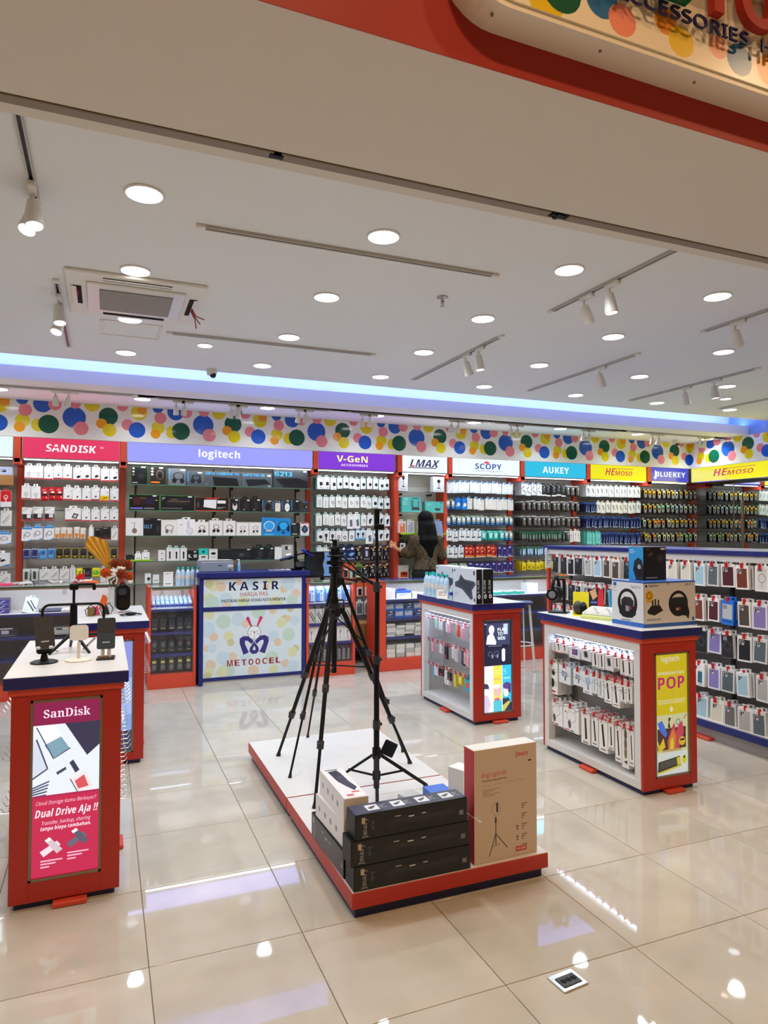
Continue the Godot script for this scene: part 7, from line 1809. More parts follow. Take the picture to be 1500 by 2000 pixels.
	part(mo, "foot", B.new().box(Vector3(0, 0.006, 0), Vector3(0.2, 0.012, 0.14), 0.003), "light_grey")
	part(mo, "neck", B.new().box(Vector3(0, 0.06, -0.03), Vector3(0.05, 0.11, 0.02), 0.004), "black")
	part(mo, "case", B.new().box(Vector3(0, 0.2, 0), Vector3(0.47, 0.31, 0.03), 0.006), "black")
	part(mo, "screen", B.new().box(Vector3(0, 0.203, 0.0155), Vector3(0.455, 0.29, 0.002)), "black_gloss")
	part(mo, "screen_image", B.new().prism(PackedVector2Array([Vector2(0.0, 0.062), Vector2(0.16, 0.062), Vector2(0.16, 0.345), Vector2(0.005, 0.345), Vector2(0.012, 0.28), Vector2(-0.012, 0.2), Vector2(0.006, 0.12)]), 0.0166, 0.0172), "screen_lit")
	pack("case_pack", "green wrapped pack lying on the cabinet below the monitor", "phone case", "case_green", "plain", Vector3(0.08, 0.02, 0.06), Vector3(2.33, 1.077, -7.66))


# body as a distance field of tapered capsules joined smoothly, meshed by surface nets
func capsule(p: Vector3, a: Vector3, b: Vector3, ra: float, rb: float) -> float:
	var d := b - a
	var h := clampf((p - a).dot(d) / d.length_squared(), 0.0, 1.0)
	return p.distance_to(a + d * h) - lerpf(ra, rb, h)


func nets(bones: Array, cell: float, k: float, grow := 0.0, keep: Variant = null) -> ArrayMesh:
	var lo := Vector3.INF
	var hi := -Vector3.INF
	for q: Array in bones:
		for e in 2:
			lo = lo.min(q[e] - Vector3.ONE * (q[2 + e] + grow + cell * 2))
			hi = hi.max(q[e] + Vector3.ONE * (q[2 + e] + grow + cell * 2))
	var n := Vector3i(((hi - lo) / cell).ceil()) + Vector3i.ONE
	var f := PackedFloat32Array()
	f.resize(n.x * n.y * n.z)
	f.fill(1.0)
	# visit only the grid points near each bone
	var near := {}
	for q: Array in bones:
		var pad: float = maxf(q[2], q[3]) + grow + k + cell * 2
		var a := Vector3i(((Vector3(q[0]).min(q[1]) - Vector3.ONE * pad - lo) / cell).floor()).clamp(Vector3i.ZERO, n - Vector3i.ONE)
		var b := Vector3i(((Vector3(q[0]).max(q[1]) + Vector3.ONE * pad - lo) / cell).ceil()).clamp(Vector3i.ZERO, n - Vector3i.ONE)
		for z in range(a.z, b.z + 1):
			for y in range(a.y, b.y + 1):
				for x in range(a.x, b.x + 1):
					var i := (z * n.y + y) * n.x + x
					var d := capsule(lo + Vector3(x, y, z) * cell, q[0], q[1], q[2], q[3])
					var e := f[i]
					if e > 0.9:
						f[i] = minf(d, 0.9)
					else:
						var hh := maxf(k - absf(e - d), 0.0) / k
						f[i] = minf(e, d) - hh * hh * k * 0.25
	for i in f.size():
		f[i] -= grow
	if keep != null:
		for z in n.z:
			for y in n.y:
				for x in n.x:
					var i := (z * n.y + y) * n.x + x
					if f[i] < 0.2:
						f[i] = maxf(f[i], keep.call(lo + Vector3(x, y, z) * cell))
	var id := {}
	var v := PackedVector3Array()
	var nr := PackedVector3Array()
	var sx := 1
	var sy := n.x
	var sz := n.x * n.y
	for z in n.z - 1:
		for y in n.y - 1:
			for x in n.x - 1:
				var i := z * sz + y * sy + x
				var m := 0
				for c in 8:
					if f[i + (c & 1) * sx + (c >> 1 & 1) * sy + (c >> 2) * sz] < 0.0:
						m |= 1 << c
				if m == 0 or m == 255:
					continue
				var s := Vector3.ZERO
				var w := 0
				for c in 8:
					for ax in 3:
						if c >> ax & 1:
							continue
						var c2 := c | 1 << ax
						if (m >> c & 1) != (m >> c2 & 1):
							var va := f[i + (c & 1) * sx + (c >> 1 & 1) * sy + (c >> 2) * sz]
							var vb := f[i + (c2 & 1) * sx + (c2 >> 1 & 1) * sy + (c2 >> 2) * sz]
							var p := Vector3(c & 1, c >> 1 & 1, c >> 2)
							p[ax] += va / (va - vb)
							s += p
							w += 1
				id[i] = v.size()
				v.append(lo + (Vector3(x, y, z) + s / w) * cell)
				var g := Vector3(f[i + sx] - f[i] + f[i + sx + sy + sz] - f[i + sy + sz], f[i + sy] - f[i] + f[i + sx + sy + sz] - f[i + sx + sz], f[i + sz] - f[i] + f[i + sx + sy + sz] - f[i + sx + sy])
				nr.append(g.normalized())
	var bb := B.new()
	for i: int in id:
		for q: Array in [[sx, sy, sz], [sy, sz, sx], [sz, sx, sy]]:
			if (f[i] < 0.0) == (f[i + q[0]] < 0.0):
				continue
			var i1: int = i - q[1]
			var i2: int = i - q[1] - q[2]
			var i3: int = i - q[2]
			if id.has(i1) and id.has(i2) and id.has(i3):
				var a: int = id[i]
				var b: int = id[i1]
				var c: int = id[i2]
				var d: int = id[i3]
				bb.tri(v[a], v[b], v[c], nr[a], nr[b], nr[c])
				bb.tri(v[a], v[c], v[d], nr[a], nr[c], nr[d])
	return bb.mesh()


func finger(bones: Array, root: Vector3, d: Vector3, curl: Vector3, l: float, r: float) -> void:
	var a := root + d * l * 0.45
	var d2 := (d + curl).normalized()
	var b := a + d2 * l * 0.3
	var c := b + (d2 + curl).normalized() * l * 0.25
	bones.append([root, a, r, r * 0.95])
	bones.append([a, b, r * 0.95, r * 0.88])
	bones.append([b, c, r * 0.88, r * 0.75])


func person() -> void:
	var st := solo("step", "low dark wooden step that the woman stands on behind the island counter", "step", B.new().bx(-0.35, 0.35, 0, 0.22, -0.2, 0.2, 0.005), "dark_grey", Vector3(3.98, 0, -8.22))
	st.position.y = 0.0
	var o := thing("person", "woman seen from behind with long black hair and brown patterned blouse at the shelves", "person", Vector3(3.95, 0.22, -8.17))
	var s := [
		# torso, neck, head (facing the shelves, -z)
		[Vector3(0, 0.92, 0), Vector3(0, 1.0, 0), 0.135, 0.13], [Vector3(-0.06, 0.9, 0), Vector3(0.06, 0.9, 0), 0.12, 0.12], [Vector3(0, 1.0, 0), Vector3(0, 1.15, -0.01), 0.115, 0.11],
		[Vector3(-0.05, 1.2, -0.01), Vector3(0.05, 1.2, -0.01), 0.105, 0.105], [Vector3(-0.10, 1.31, 0), Vector3(0.10, 1.31, 0), 0.075, 0.075], [Vector3(-0.155, 1.345, 0), Vector3(0.155, 1.345, 0), 0.052, 0.052],
		[Vector3(0, 1.36, 0), Vector3(0, 1.47, -0.02), 0.05, 0.046],
		[Vector3(0, 1.55, -0.03), Vector3(0, 1.62, -0.015), 0.082, 0.092], [Vector3(0, 1.51, -0.065), Vector3(0, 1.55, -0.06), 0.045, 0.055], [Vector3(0, 1.565, -0.115), Vector3(0, 1.55, -0.125), 0.012, 0.016], [Vector3(-0.09, 1.57, -0.02), Vector3(-0.095, 1.55, -0.02), 0.016, 0.012], [Vector3(0.09, 1.57, -0.02), Vector3(0.095, 1.55, -0.02), 0.016, 0.012],
		# left arm reaches out to the column; right arm bent up
		[Vector3(-0.165, 1.335, 0), Vector3(-0.235, 1.16, -0.06), 0.05, 0.042], [Vector3(-0.235, 1.16, -0.06), Vector3(-0.345, 1.22, -0.185), 0.038, 0.026],
		[Vector3(0.165, 1.335, 0), Vector3(0.245, 1.12, -0.02), 0.05, 0.042], [Vector3(0.245, 1.12, -0.02), Vector3(0.275, 1.30, -0.13), 0.038, 0.027],
		# legs
		[Vector3(-0.085, 0.88, 0), Vector3(-0.09, 0.48, -0.01), 0.085, 0.055], [Vector3(-0.09, 0.48, -0.01), Vector3(-0.095, 0.08, 0.02), 0.052, 0.034], [Vector3(-0.095, 0.045, 0.03), Vector3(-0.11, 0.03, -0.12), 0.035, 0.028],
		[Vector3(0.085, 0.88, 0), Vector3(0.09, 0.48, -0.01), 0.085, 0.055], [Vector3(0.09, 0.48, -0.01), Vector3(0.095, 0.08, 0.02), 0.052, 0.034], [Vector3(0.095, 0.045, 0.03), Vector3(0.11, 0.03, -0.12), 0.035, 0.028]]
	part(o, "body", nets(s, 0.012, 0.05), "skin")
	# hands: palm, four fingers and a thumb each
	var h := []
	var w := Vector3(-0.345, 1.22, -0.185)
	var d := Vector3(-0.35, 0.35, -0.25).normalized()
	h.append([w, w + d * 0.05, 0.022, 0.026])
	var across := Vector3(0.35, 0.85, -0.2).normalized()
	for k in 4:
		finger(h, w + d * 0.06 + across * (0.03 - 0.02 * k), (d + across * (0.25 - 0.16 * k)).normalized(), Vector3(0.05, -0.05, -0.22), [0.062, 0.07, 0.066, 0.052][k], 0.0085)
	finger(h, w + d * 0.025 + across * 0.025, (d * 0.5 + across).normalized(), Vector3(-0.05, 0, -0.1), 0.055, 0.0095)
	part(o, "hand", nets(h, 0.004, 0.012), "skin")
	h = []
	w = Vector3(0.275, 1.30, -0.13)
	d = Vector3(0.05, 0.9, -0.3).normalized()
	h.append([w, w + d * 0.05, 0.022, 0.026])
	across = Vector3(-0.9, 0.1, -0.1).normalized()
	for k in 4:
		finger(h, w + d * 0.06 + across * (0.03 - 0.02 * k), (d + across * (0.12 - 0.08 * k)).normalized(), Vector3(-0.15, -0.1, -0.35), [0.06, 0.068, 0.065, 0.05][k], 0.0085)
	finger(h, w + d * 0.02 + across * 0.025, (d * 0.6 + across).normalized(), Vector3(0, 0.1, -0.2), 0.055, 0.0095)
	part(o, "hand", nets(h, 0.004, 0.012), "skin")
	# clothes over the same field
	var top := s.slice(0, 6) + [s[12], s[14], [Vector3(-0.235, 1.16, -0.06), Vector3(-0.265, 1.18, -0.095), 0.042, 0.038], [Vector3(0.245, 1.12, -0.02), Vector3(0.252, 1.15, -0.045), 0.042, 0.036], [Vector3(-0.07, 0.86, 0), Vector3(0.07, 0.86, 0), 0.13, 0.13]]
	part(o, "blouse", nets(top, 0.012, 0.06, 0.016, func(p: Vector3) -> float: return maxf(0.945 - p.y, p.y - 1.40)), "batik")
	part(o, "trousers", nets(s.slice(0, 2) + [s[16], s[17], s[19], s[20]], 0.014, 0.05, 0.012, func(p: Vector3) -> float: return maxf(0.06 - p.y, p.y - 1.0)), "trousers")
	var hair := [[Vector3(0, 1.57, -0.01), Vector3(0, 1.625, -0.005), 0.104, 0.106], [Vector3(-0.06, 1.52, 0.03), Vector3(-0.085, 1.32, 0.065), 0.062, 0.062], [Vector3(0.06, 1.52, 0.03), Vector3(0.085, 1.32, 0.065), 0.062, 0.062], [Vector3(0, 1.52, 0.05), Vector3(0, 1.32, 0.085), 0.075, 0.065], [Vector3(-0.06, 1.33, 0.08), Vector3(-0.03, 1.13, 0.10), 0.052, 0.02], [Vector3(0.06, 1.33, 0.08), Vector3(0.03, 1.11, 0.10), 0.052, 0.018], [Vector3(0, 1.33, 0.09), Vector3(0.01, 1.08, 0.11), 0.06, 0.018]]
	var fringe := func(p: Vector3) -> float: return minf(-(p.z + 0.055), 1.0) if p.y < 1.62 else -1.0
	part(o, "hair", nets(hair, 0.01, 0.035, 0.0, fringe), "hair")
	var g := pack("boxed_gadget", "pale blue boxed pack held up in the woman's right hand", "box", "cable_white", "box", Vector3(0.13, 0.22, 0.03), Vector3(4.24, 1.59, -8.34), 0.1)
	g.rotation.z = 0.12
	g.material_override = M["held_pack"]


func small_things() -> void:
	# steel floor socket near the viewer
	var fs := thing("floor_socket", "small steel floor socket plate set in the tiles at the bottom right", "socket", Vector3(1.597, 0.0, -2.11), 0.1)
	part(fs, "plate", B.new().box(Vector3(0, 0.003, 0), Vector3(0.115, 0.006, 0.095), 0.002), "steel")
	part(fs, "lid", B.new().box(Vector3(0, 0.007, 0.003), Vector3(0.085, 0.004, 0.055), 0.002), "dark_grey")
	for k in 3:
		part(fs, "hole", B.new().lathe([Vector2(0, 0.0095), Vector2(0.011, 0.0095), Vector2(0.012, 0.009)], Vector3(-0.024 + 0.024 * k, 0, 0.003), 12), "slot_black")
	# nearest left kiosk: three phone stands and a small camera rig
	var ph := B.new().prism(round_rect(0.085, 0.155, 0.01), -0.004, 0.004).mesh()
	for k in 3:
		var at := Vector3([-0.265, -0.112, 0.012][k], 1.02, -3.70)
		var t := thing("phone_stand", ["black phone stand with round foot and dark dummy phone, left on the kiosk", "white phone stand with round foot on the nearest kiosk", "square-footed phone stand with grey-blue dummy phone on the nearest kiosk"][k], "phone stand", at, [0.12, 0.0, -0.06][k])
		var m: String = ["black", "cream", "black_gloss"][k]
		if k == 2:
			part(t, "base", B.new().box(Vector3(0, 0.005, 0), Vector3(0.085, 0.01, 0.085), 0.003), m)
			for s: float in [-1.0, 1.0]:
				part(t, "post", B.new().tube(Vector3(0.015 * s, 0.01, 0), Vector3(0.015 * s, 0.065, -0.01), 0.009, 0.009, 12), "white")
		else:
			part(t, "base", B.new().lathe([Vector2(0, 0), Vector2(0.062, 0), Vector2(0.062, 0.006), Vector2(0.05, 0.011), Vector2(0, 0.013)], Vector3.ZERO, 24), m)
			part(t, "stem", B.new().tube(Vector3(0, 0.01, 0), Vector3(0, 0.05 + 0.04 * k, -0.005), [0.02, 0.008][k], [0.011, 0.008][k], 14), m)
			if k == 0:
				part(t, "holder", B.new().box(Vector3(0, 0.06, 0.004), Vector3(0.07, 0.03, 0.03), 0.008), "black")
				for s: float in [-1.0, 1.0]:
					part(t, "grip", B.new().box(Vector3(0.028 * s, 0.075, 0.012), Vector3(0.02, 0.014, 0.022), 0.004), "white")
		var b := part(t, "dummy_phone" if k != 1 else "charging_pad", ph if k != 1 else B.new().prism(round_rect(0.085, 0.075, 0.018), -0.006, 0.006).mesh(), ["dark_grey", "white", "slate_phone"][k], Vector3(0, [0.145, 0.135, 0.125][k], -0.01))
		b.rotation = Vector3(-0.28, 0, [0.06, 0.0, 0.0][k])
		if k == 2:
			part(b, "screen", B.new().box(Vector3(0, 0.04, 0.0045), Vector3(0.08, 0.07, 0.001)), "dark_grey")
		if k != 1:
			part(b, "logo", B.new().box(Vector3(0, -0.045, 0.0048), Vector3(0.035, 0.006, 0.0012), 0.0004), "light_grey")
	var rg := thing("camera_rig", "black phone cage rig on a mini tripod on the nearest left kiosk", "camera rig", Vector3(-0.15, 1.02, -4.02))
	var fr := []
	var rr := round_rect(0.30, 0.165, 0.035, 4)
	for p in rr:
		fr.append(Vector3(p.x, p.y + 0.165, 0))
	fr.append(fr[0])
	part(rg, "cage", B.new().path(fr, 0.007, 8), "black")
	part(rg, "column", B.new().tube(Vector3(0, 0.09, -0.01), Vector3(0, 0.25, -0.01), 0.021, 0.018, 14).tube(Vector3(0, 0.25, -0.01), Vector3(0, 0.335, -0.01), 0.007, 0.007, 10), "black")
	part(rg, "red_ring", B.new().tube(Vector3(0, 0.115, -0.01), Vector3(0, 0.13, -0.01), 0.0225, 0.0225, 14), "clip_red")
	part(rg, "top_clamp", B.new().box(Vector3(0.0, 0.34, -0.01), Vector3(0.045, 0.035, 0.03), 0.006).box(Vector3(0.055, 0.352, -0.01), Vector3(0.1, 0.014, 0.024), 0.004).box(Vector3(0.1, 0.335, -0.01), Vector3(0.018, 0.03, 0.02), 0.003), "black")
	for k in 3:
		var an: float = [3.9, 5.3, 1.7][k]
		part(rg, "leg", B.new().tube(Vector3(0, 0.1, -0.01), Vector3(cos(an) * 0.15, 0.004, -sin(an) * 0.15), 0.011, 0.007, 10), "black")
	part(rg, "grip", B.new().box(Vector3(-0.145, 0.15, 0.01), Vector3(0.018, 0.06, 0.022), 0.005), "black")
	for k in 2:
		var bm := solo("light_bar", "small pale metal bar lying against the camera rig, %s one" % ["left", "right"][k], "bar", B.new().box(Vector3(0, 0.045, 0), Vector3(0.012, 0.09, 0.02), 0.003), "steel", Vector3(-0.215 + 0.115 * k, 1.022, -3.95 - 0.02 * k))
		bm.rotation.z = [0.95, -0.8][k]
		bm.position.y = 1.03
	# farther left kiosk: flowers, backpack, gadgets
	var va := thing("flower_vase", "white vase with dried palm leaf, orange roses and small white flowers", "flowers", Vector3(0.065, 1.02, -5.95))
	part(va, "vase", B.new().lathe([Vector2(0, 0), Vector2(0.038, 0), Vector2(0.044, 0.05), Vector2(0.036, 0.13), Vector2(0.028, 0.17), Vector2(0.032, 0.19), Vector2(0.026, 0.188), Vector2(0.024, 0.15), Vector2(0, 0.14)], Vector3.ZERO, 20), "white")
	part(va, "stem", B.new().path([Vector3(0, 0.16, 0), Vector3(-0.05, 0.3, 0), Vector3(-0.07, 0.32, 0)], 0.005, 6).path([Vector3(0, 0.16, 0), Vector3(0.02, 0.28, 0.01), Vector3(0.02, 0.38, 0)], 0.004, 6).path([Vector3(0, 0.16, 0), Vector3(0.07, 0.28, 0.01), Vector3(0.1, 0.36, 0)], 0.004, 6), "stem")
	# palm leaf: pleated fan
	var pb := B.new()
	for k in 9:
		var a0 := lerpf(1.75, 2.35, k / 9.0)
		var a1 := lerpf(1.75, 2.35, (k + 1) / 9.0)
		var l0: float = 0.36 - absf(k - 5.5) * 0.018
		var l1: float = 0.36 - absf(k - 4.5) * 0.018
		var z0 := 0.010 if k % 2 == 0 else -0.010
		var p0 := Vector3(cos(a0) * l0, sin(a0) * l0, z0)
		var p1 := Vector3(cos(a1) * l1, sin(a1) * l1, -z0)
		var q0 := Vector3(cos(a0) * 0.02, sin(a0) * 0.02, 0)
		var q1 := Vector3(cos(a1) * 0.02, sin(a1) * 0.02, 0)
		var nn := (p1 - p0).cross(q0 - p0).normalized()
		for e: float in [-0.0012, 0.0012]:
			pb.tri(p0 + nn * e, p1 + nn * e, q1 + nn * e, nn * signf(e), nn * signf(e), nn * signf(e))
			pb.tri(p0 + nn * e, q1 + nn * e, q0 + nn * e, nn * signf(e), nn * signf(e), nn * signf(e))
		pb.tube(q0, p0, 0.0015, 0.001, 4)
	part(va, "palm_leaf", pb, "dry_leaf", Vector3(0.0, 0.3, 0.0))
	var spots := [[-0.055, 0.31, 0.04, 0.043, "petal_orange"], [0.02, 0.385, 0.01, 0.042, "petal_dark"], [0.105, 0.375, 0.02, 0.043, "petal_dark"], [0.06, 0.3, 0.05, 0.042, "petal_dark"], [0.12, 0.28, 0.03, 0.034, "petal_orange"]]
	for q: Array in spots:
		var ro := part(va, "rose", B.new().ball(Vector3.ZERO, Vector3.ONE * q[3] * 0.45, 10, 6), q[4], Vector3(q[0], q[1], q[2]))
		for k in 10:
			var an := k * 2.399
			var el := 0.2 + 0.09 * k
			var dd := Vector3(cos(an) * cos(el), sin(an) * cos(el) * 0.8, sin(el) * 0.5 + 0.3).normalized()
			var bs := Basis(Quaternion(Vector3.FORWARD, -dd))
			part(ro, "petal", B.new().lathe([Vector2(0.0, -0.004), Vector2(q[3] * 0.35, 0.002), Vector2(q[3] * 0.55, 0.012), Vector2(q[3] * 0.53, 0.014), Vector2(q[3] * 0.33, 0.005), Vector2(0, -0.001)], dd * q[3] * 0.5, 8, bs * Basis(Vector3.RIGHT, PI / 2)), q[4])
	for k in 7:
		part(va, "white_flower", B.new().ball(Vector3.ZERO, Vector3(0.016, 0.013, 0.014), 8, 5).ball(Vector3(0.014, 0.006, 0.004), Vector3.ONE * 0.01, 7, 4).ball(Vector3(-0.012, 0.007, 0.004), Vector3.ONE * 0.011, 7, 4), "petal_white", Vector3([0.0, 0.025, 0.05, 0.07, -0.03, 0.01, 0.13][k], [0.325, 0.315, 0.345, 0.34, 0.27, 0.29, 0.23][k], 0.05))
	for k in 12:
		var an := 0.3 + 0.35 * k
		var e := Vector3(cos(an), sin(an), rng.randf_range(-0.2, 0.4))
		part(va, "leaf", B.new().prism(PackedVector2Array([Vector2(0, -0.004), Vector2(0.03, -0.014), Vector2(0.065, 0), Vector2(0.03, 0.014), Vector2(0, 0.004)]), -0.001, 0.001, Transform3D(Basis(Quaternion(Vector3.RIGHT, e.normalized())), Vector3(0.05, 0.31, 0) + Vector3(e.x * 0.05, e.y * 0.06, 0.01))), "leaf_brown" if k % 3 else "stem")
	var bp := thing("mini_backpack", "small black backpack standing on a clear stand beside the flower vase", "bag", Vector3(0.135, 1.02, -5.78), 0.2)
	part(bp, "stand", B.new().box(Vector3(0, 0.004, 0), Vector3(0.13, 0.008, 0.1), 0.002), "clear_plastic")
	part(bp, "body", B.new().prism(round_rect(0.105, 0.2, 0.045, 6), -0.035, 0.03, Transform3D(Basis(), Vector3(0, 0.12, 0))), "black")
	part(bp, "pocket", B.new().prism(round_rect(0.085, 0.09, 0.02, 4), 0.03, 0.048, Transform3D(Basis(), Vector3(0, 0.075, 0))), "black_gloss")
	part(bp, "window", B.new().prism(round_rect(0.06, 0.05, 0.018, 4), 0.03, 0.036, Transform3D(Basis(), Vector3(-0.008, 0.168, 0))), "dark_grey")
	part(bp, "handle", B.new().path([Vector3(-0.02, 0.215, 0), Vector3(-0.012, 0.235, 0), Vector3(0.012, 0.235, 0), Vector3(0.02, 0.215, 0)], 0.005, 6), "black")
	var dr := thing("drone", "small folded black drone lying at the front of the farther left kiosk", "drone", Vector3(0.19, 1.02, -5.55), 0.3)
	part(dr, "body", B.new().ball(Vector3(0, 0.014, 0), Vector3(0.05, 0.013, 0.025), 12, 8), "black")
	for k in 4:
		part(dr, "arm", B.new().tube(Vector3(0.03 * (1 if k < 2 else -1), 0.014, 0), Vector3(0.075 * (1 if k < 2 else -1), 0.008, 0.025 * (1 if k % 2 else -1)), 0.005, 0.006, 8), "dark_grey")
	for k in 4:
		var go := thing("headphone_set", "small tangled earphone set on the left of the farther kiosk, %s from left" % ORD[k], "earphone", Vector3(-0.09 + 0.035 * k, 1.02, -5.62 - 0.06 * (k % 2)), k * 0.8, "earphone sets on the farther kiosk")
		part(go, "card", B.new().box(Vector3(0, 0.035, 0), Vector3(0.05, 0.07, 0.012), 0.003, Basis(Vector3(1, 0, 0), -0.4)), ["leaf_brown", "pink", "mid_grey", "dark_grey"][k])
		part(go, "cord", B.new().path([Vector3(-0.03, 0.005, 0.02), Vector3(-0.04, 0.05, 0.03), Vector3(0.0, 0.09, 0.03), Vector3(0.04, 0.05, 0.03), Vector3(0.02, 0.01, 0.04)], 0.003, 5), "black")
	solo("orange_pouch", "orange-red soft pouch standing behind the vase on the farther left kiosk", "pouch", B.new().prism(PackedVector2Array([Vector2(-0.045, 0), Vector2(0.045, 0), Vector2(0.04, 0.06), Vector2(0.015, 0.11), Vector2(-0.01, 0.12), Vector2(-0.03, 0.06)]), -0.02, 0.02), "orange", Vector3(0.0, 1.02, -6.12))
	# farther: pale boxes on the counter behind the kiosks
	pack("sign_stand", "white payment notice stand with a blank square beside bottles", "sign", "qr_stand", "plain", Vector3(0.10, 0.15, 0.012), Vector3(0.64, 1.077, -7.72), 0.0)
	for k in 5:
		bottle(Vector3(0.745 + 0.052 * k, 1.077, -7.74 - 0.04 * (k % 2)), "water bottle with teal cap on the cabinet left of the cash desk, %s from left" % ORD[k], 0.2, "water bottles left of the desk")
	for k in 2:
		pack("earbud_box", "white small box on the cabinet below the glass shelves, %s" % ["left, teal-topped", "right"][k], "box", ["charger_teal", "white_buds"][k], "plain", Vector3(0.07, [0.12, 0.1][k], 0.05), Vector3([0.47, 0.56][k], 1.06, -8.42), 0.0)
	# middle kiosk: cooler boxes, water bottles, price card
	var r := Rect2i(0, 0, 512, 400)
	var im := sheet(512, 400, "#d3d8e0")
	art(im, r, "p .34 .18 .5 .32 .92 .36 .98 .44 .82 .62 .86 .86 .78 .9 .4 .62 .1 .56 .08 .44 .26 .36 #474d5c;p .36 .26 .5 .36 .86 .42 .76 .58 .78 .76 .42 .56 .18 .5 .3 .4 #343947;c .08 .08 .03 #5b6070;r .88 .06 .07 .12 #3a3d46;p .88 .9 .94 .82 .98 .96 #33363f;t .08 .72 .2 .12 3 #aab0bb")
	printed("cooler_face", im, 0.3)
	var bs2 := sheet(80, 400, "#0f1012")
	text(bs2, "X-SLIM", 42, 205, 34, Color("#e6e6ea"), Rect2i(0, 0, 80, 400), "plain", 150, 0.0, -PI / 2)
	oval(bs2, 38, 315, 22, 26, Color("#d8d8de"), Rect2i(0, 0, 80, 400))
	oval(bs2, 38, 315, 8, 10, Color("#33363f"), Rect2i(0, 0, 80, 400))
	printed("cooler_spine", bs2, 0.25)
	for k in 5:
		var back := k >= 3
		var cb := thing("cooler_box", ["standing cooler pad box marked X-SLIM with its grey picture side showing", "standing black-spined X-SLIM box, second from left on the middle kiosk", "standing black-spined X-SLIM box, rightmost of the front three", "grey cooler pad box behind the front three, left one", "black-spined cooler pad box behind the front three, right one"][k], "box", Vector3([2.965, 3.035, 3.088, 3.01, 3.09][k], 1.04, -5.30 if not back else -5.74), [0.06, 0.02, 0.0, 0.0, 0.0][k], "cooler pad boxes")
		var w: float = [0.028, 0.024, 0.026, 0.035, 0.03][k]
		part(cb, "carton", B.new().bx(-w, w, 0, 0.3, -0.19, 0.19, 0.002), "white")
		part(cb, "side_print", B.new().face(Vector3(-w - 0.0006, 0.001, -0.189), Vector3(-w - 0.0006, 0.001, 0.189), Vector3(-w - 0.0006, 0.299, 0.189), Vector3(-w - 0.0006, 0.299, -0.189)), "cooler_face")
		part(cb, "spine", B.new().face(Vector3(-w, 0.001, 0.1906), Vector3(w, 0.001, 0.1906), Vector3(w, 0.299, 0.1906), Vector3(-w, 0.299, 0.1906)), "cooler_spine")
	for j in 2:
		for i in 6:
			bottle(Vector3(2.95 + 0.07 * j, 1.04, -5.66 - 0.085 * i), "clear water bottle with teal cap on the middle kiosk, %s rank, %s from front" % [["left", "right"][j], ORD[i]], 0.225, "water bottles on the middle kiosk")
	for i in 2:
		bottle(Vector3(2.93 + 0.05 * i, 1.04, -5.53), "small blue-labelled bottle at the front of the middle kiosk, %s one" % ["left", "right"][i], 0.13, "small bottles on the middle kiosk", true)
	var pc := pack("price_card", "small white price card leaning beside the bottles on the middle kiosk", "card", "price_card", "plain", Vector3(0.11, 0.085, 0.004), Vector3(2.90, 1.04, -5.66), -0.9)
	pc.rotation.x = -0.25
	# right-hand kiosk: wheel boxes, headphones, mouse, keyboard, cards
	r = Rect2i(0, 0, 640, 420)
	im = sheet(640, 420, "#d5d1cb")
	im.fill_rect(Rect2i(0, 0, 640, 14), Color("#2a5aa8"))
	im.fill_rect(Rect2i(0, 386, 640, 34), Color("#2a5aa8"))
	art(im, r, "p .06 .64 .14 .52 .3 .52 .36 .64 .2 .74 .08 .7 #1d1d20;r .15 .4 .03 .14 #2b2b2e;r .2 .38 .03 .16 #2b2b2e;r .26 .4 .03 .14 #2b2b2e;o .66 .5 .19 .045 #161618;p .5 .4 .58 .36 .76 .36 .84 .42 .8 .64 .7 .74 .58 .7 .5 .56 #202124;p .48 .5 .84 .52 .88 .7 .86 .86 .8 .78 .6 .76 .5 .66 #161618;c .1 .3 .075 #e0a91c;o .1 .3 .05 .012 #6b4a0c;r .05 .4 .1 .05 #e0a91c;r .62 .6 .05 .05 #b9b9bd;c .68 .62 .025 #a8282c;c .045 .09 .02 #222;r .93 .82 .04 .08 #2a5aa8;r .45 .04 .04 .03 #777")
	text(im, "PlayStation", 118, 46, 22, Color("#2a2a2e"), r, "bold", 120)
	text(im, "logitech G", 560, 44, 24, Color("#2a2a2e"), r, "plain", 110)
	text(im, "G29 DRIVING FORCE", 120, 358, 18, Color("#2a2a2e"), r, "bold", 170)
	printed("wheel_front", im, 0.3)
	r = Rect2i(0, 0, 420, 420)
	im = sheet(420, 420, "#dcdde0")
	im.fill_rect(Rect2i(0, 0, 420, 12), Color("#2a5aa8"))
	im.fill_rect(Rect2i(0, 380, 420, 40), Color("#2a6ac4"))
	art(im, r, "e .5 .5 .31 .33 #17181b;e .5 .46 .22 .22 #dcdde0;p .3 .44 .4 .36 .6 .36 .7 .44 .68 .6 .6 .68 .4 .68 .32 .6 #26272b;p .22 .56 .78 .56 .76 .74 .64 .82 .36 .82 .24 .74 #17181b;r .44 .56 .12 .12 #8f9298;c .6 .6 .03 #a8282c;r .05 .05 .1 .08 #2a5aa8;t .05 .15 .1 .12 4 #9aa;r .3 .87 .3 .02 #555")
	text(im, "logitech G", 320, 62, 24, Color("#2a2a2e"), r, "plain", 120)
	printed("wheel_side", im, 0.3)
	var wb := thing("wheel_box", "large white racing wheel box with blue edges on the right-hand kiosk", "box", Vector3(3.428, 1.04, -3.575), 0.02)
	part(wb, "carton", B.new().bx(-0.225, 0.225, 0, 0.295, -0.145, 0.145, 0.002), "box_blue")
	part(wb, "front_print", B.new().face(Vector3(-0.224, 0.001, 0.1456), Vector3(0.224, 0.001, 0.1456), Vector3(0.224, 0.294, 0.1456), Vector3(-0.224, 0.294, 0.1456)), "wheel_front")
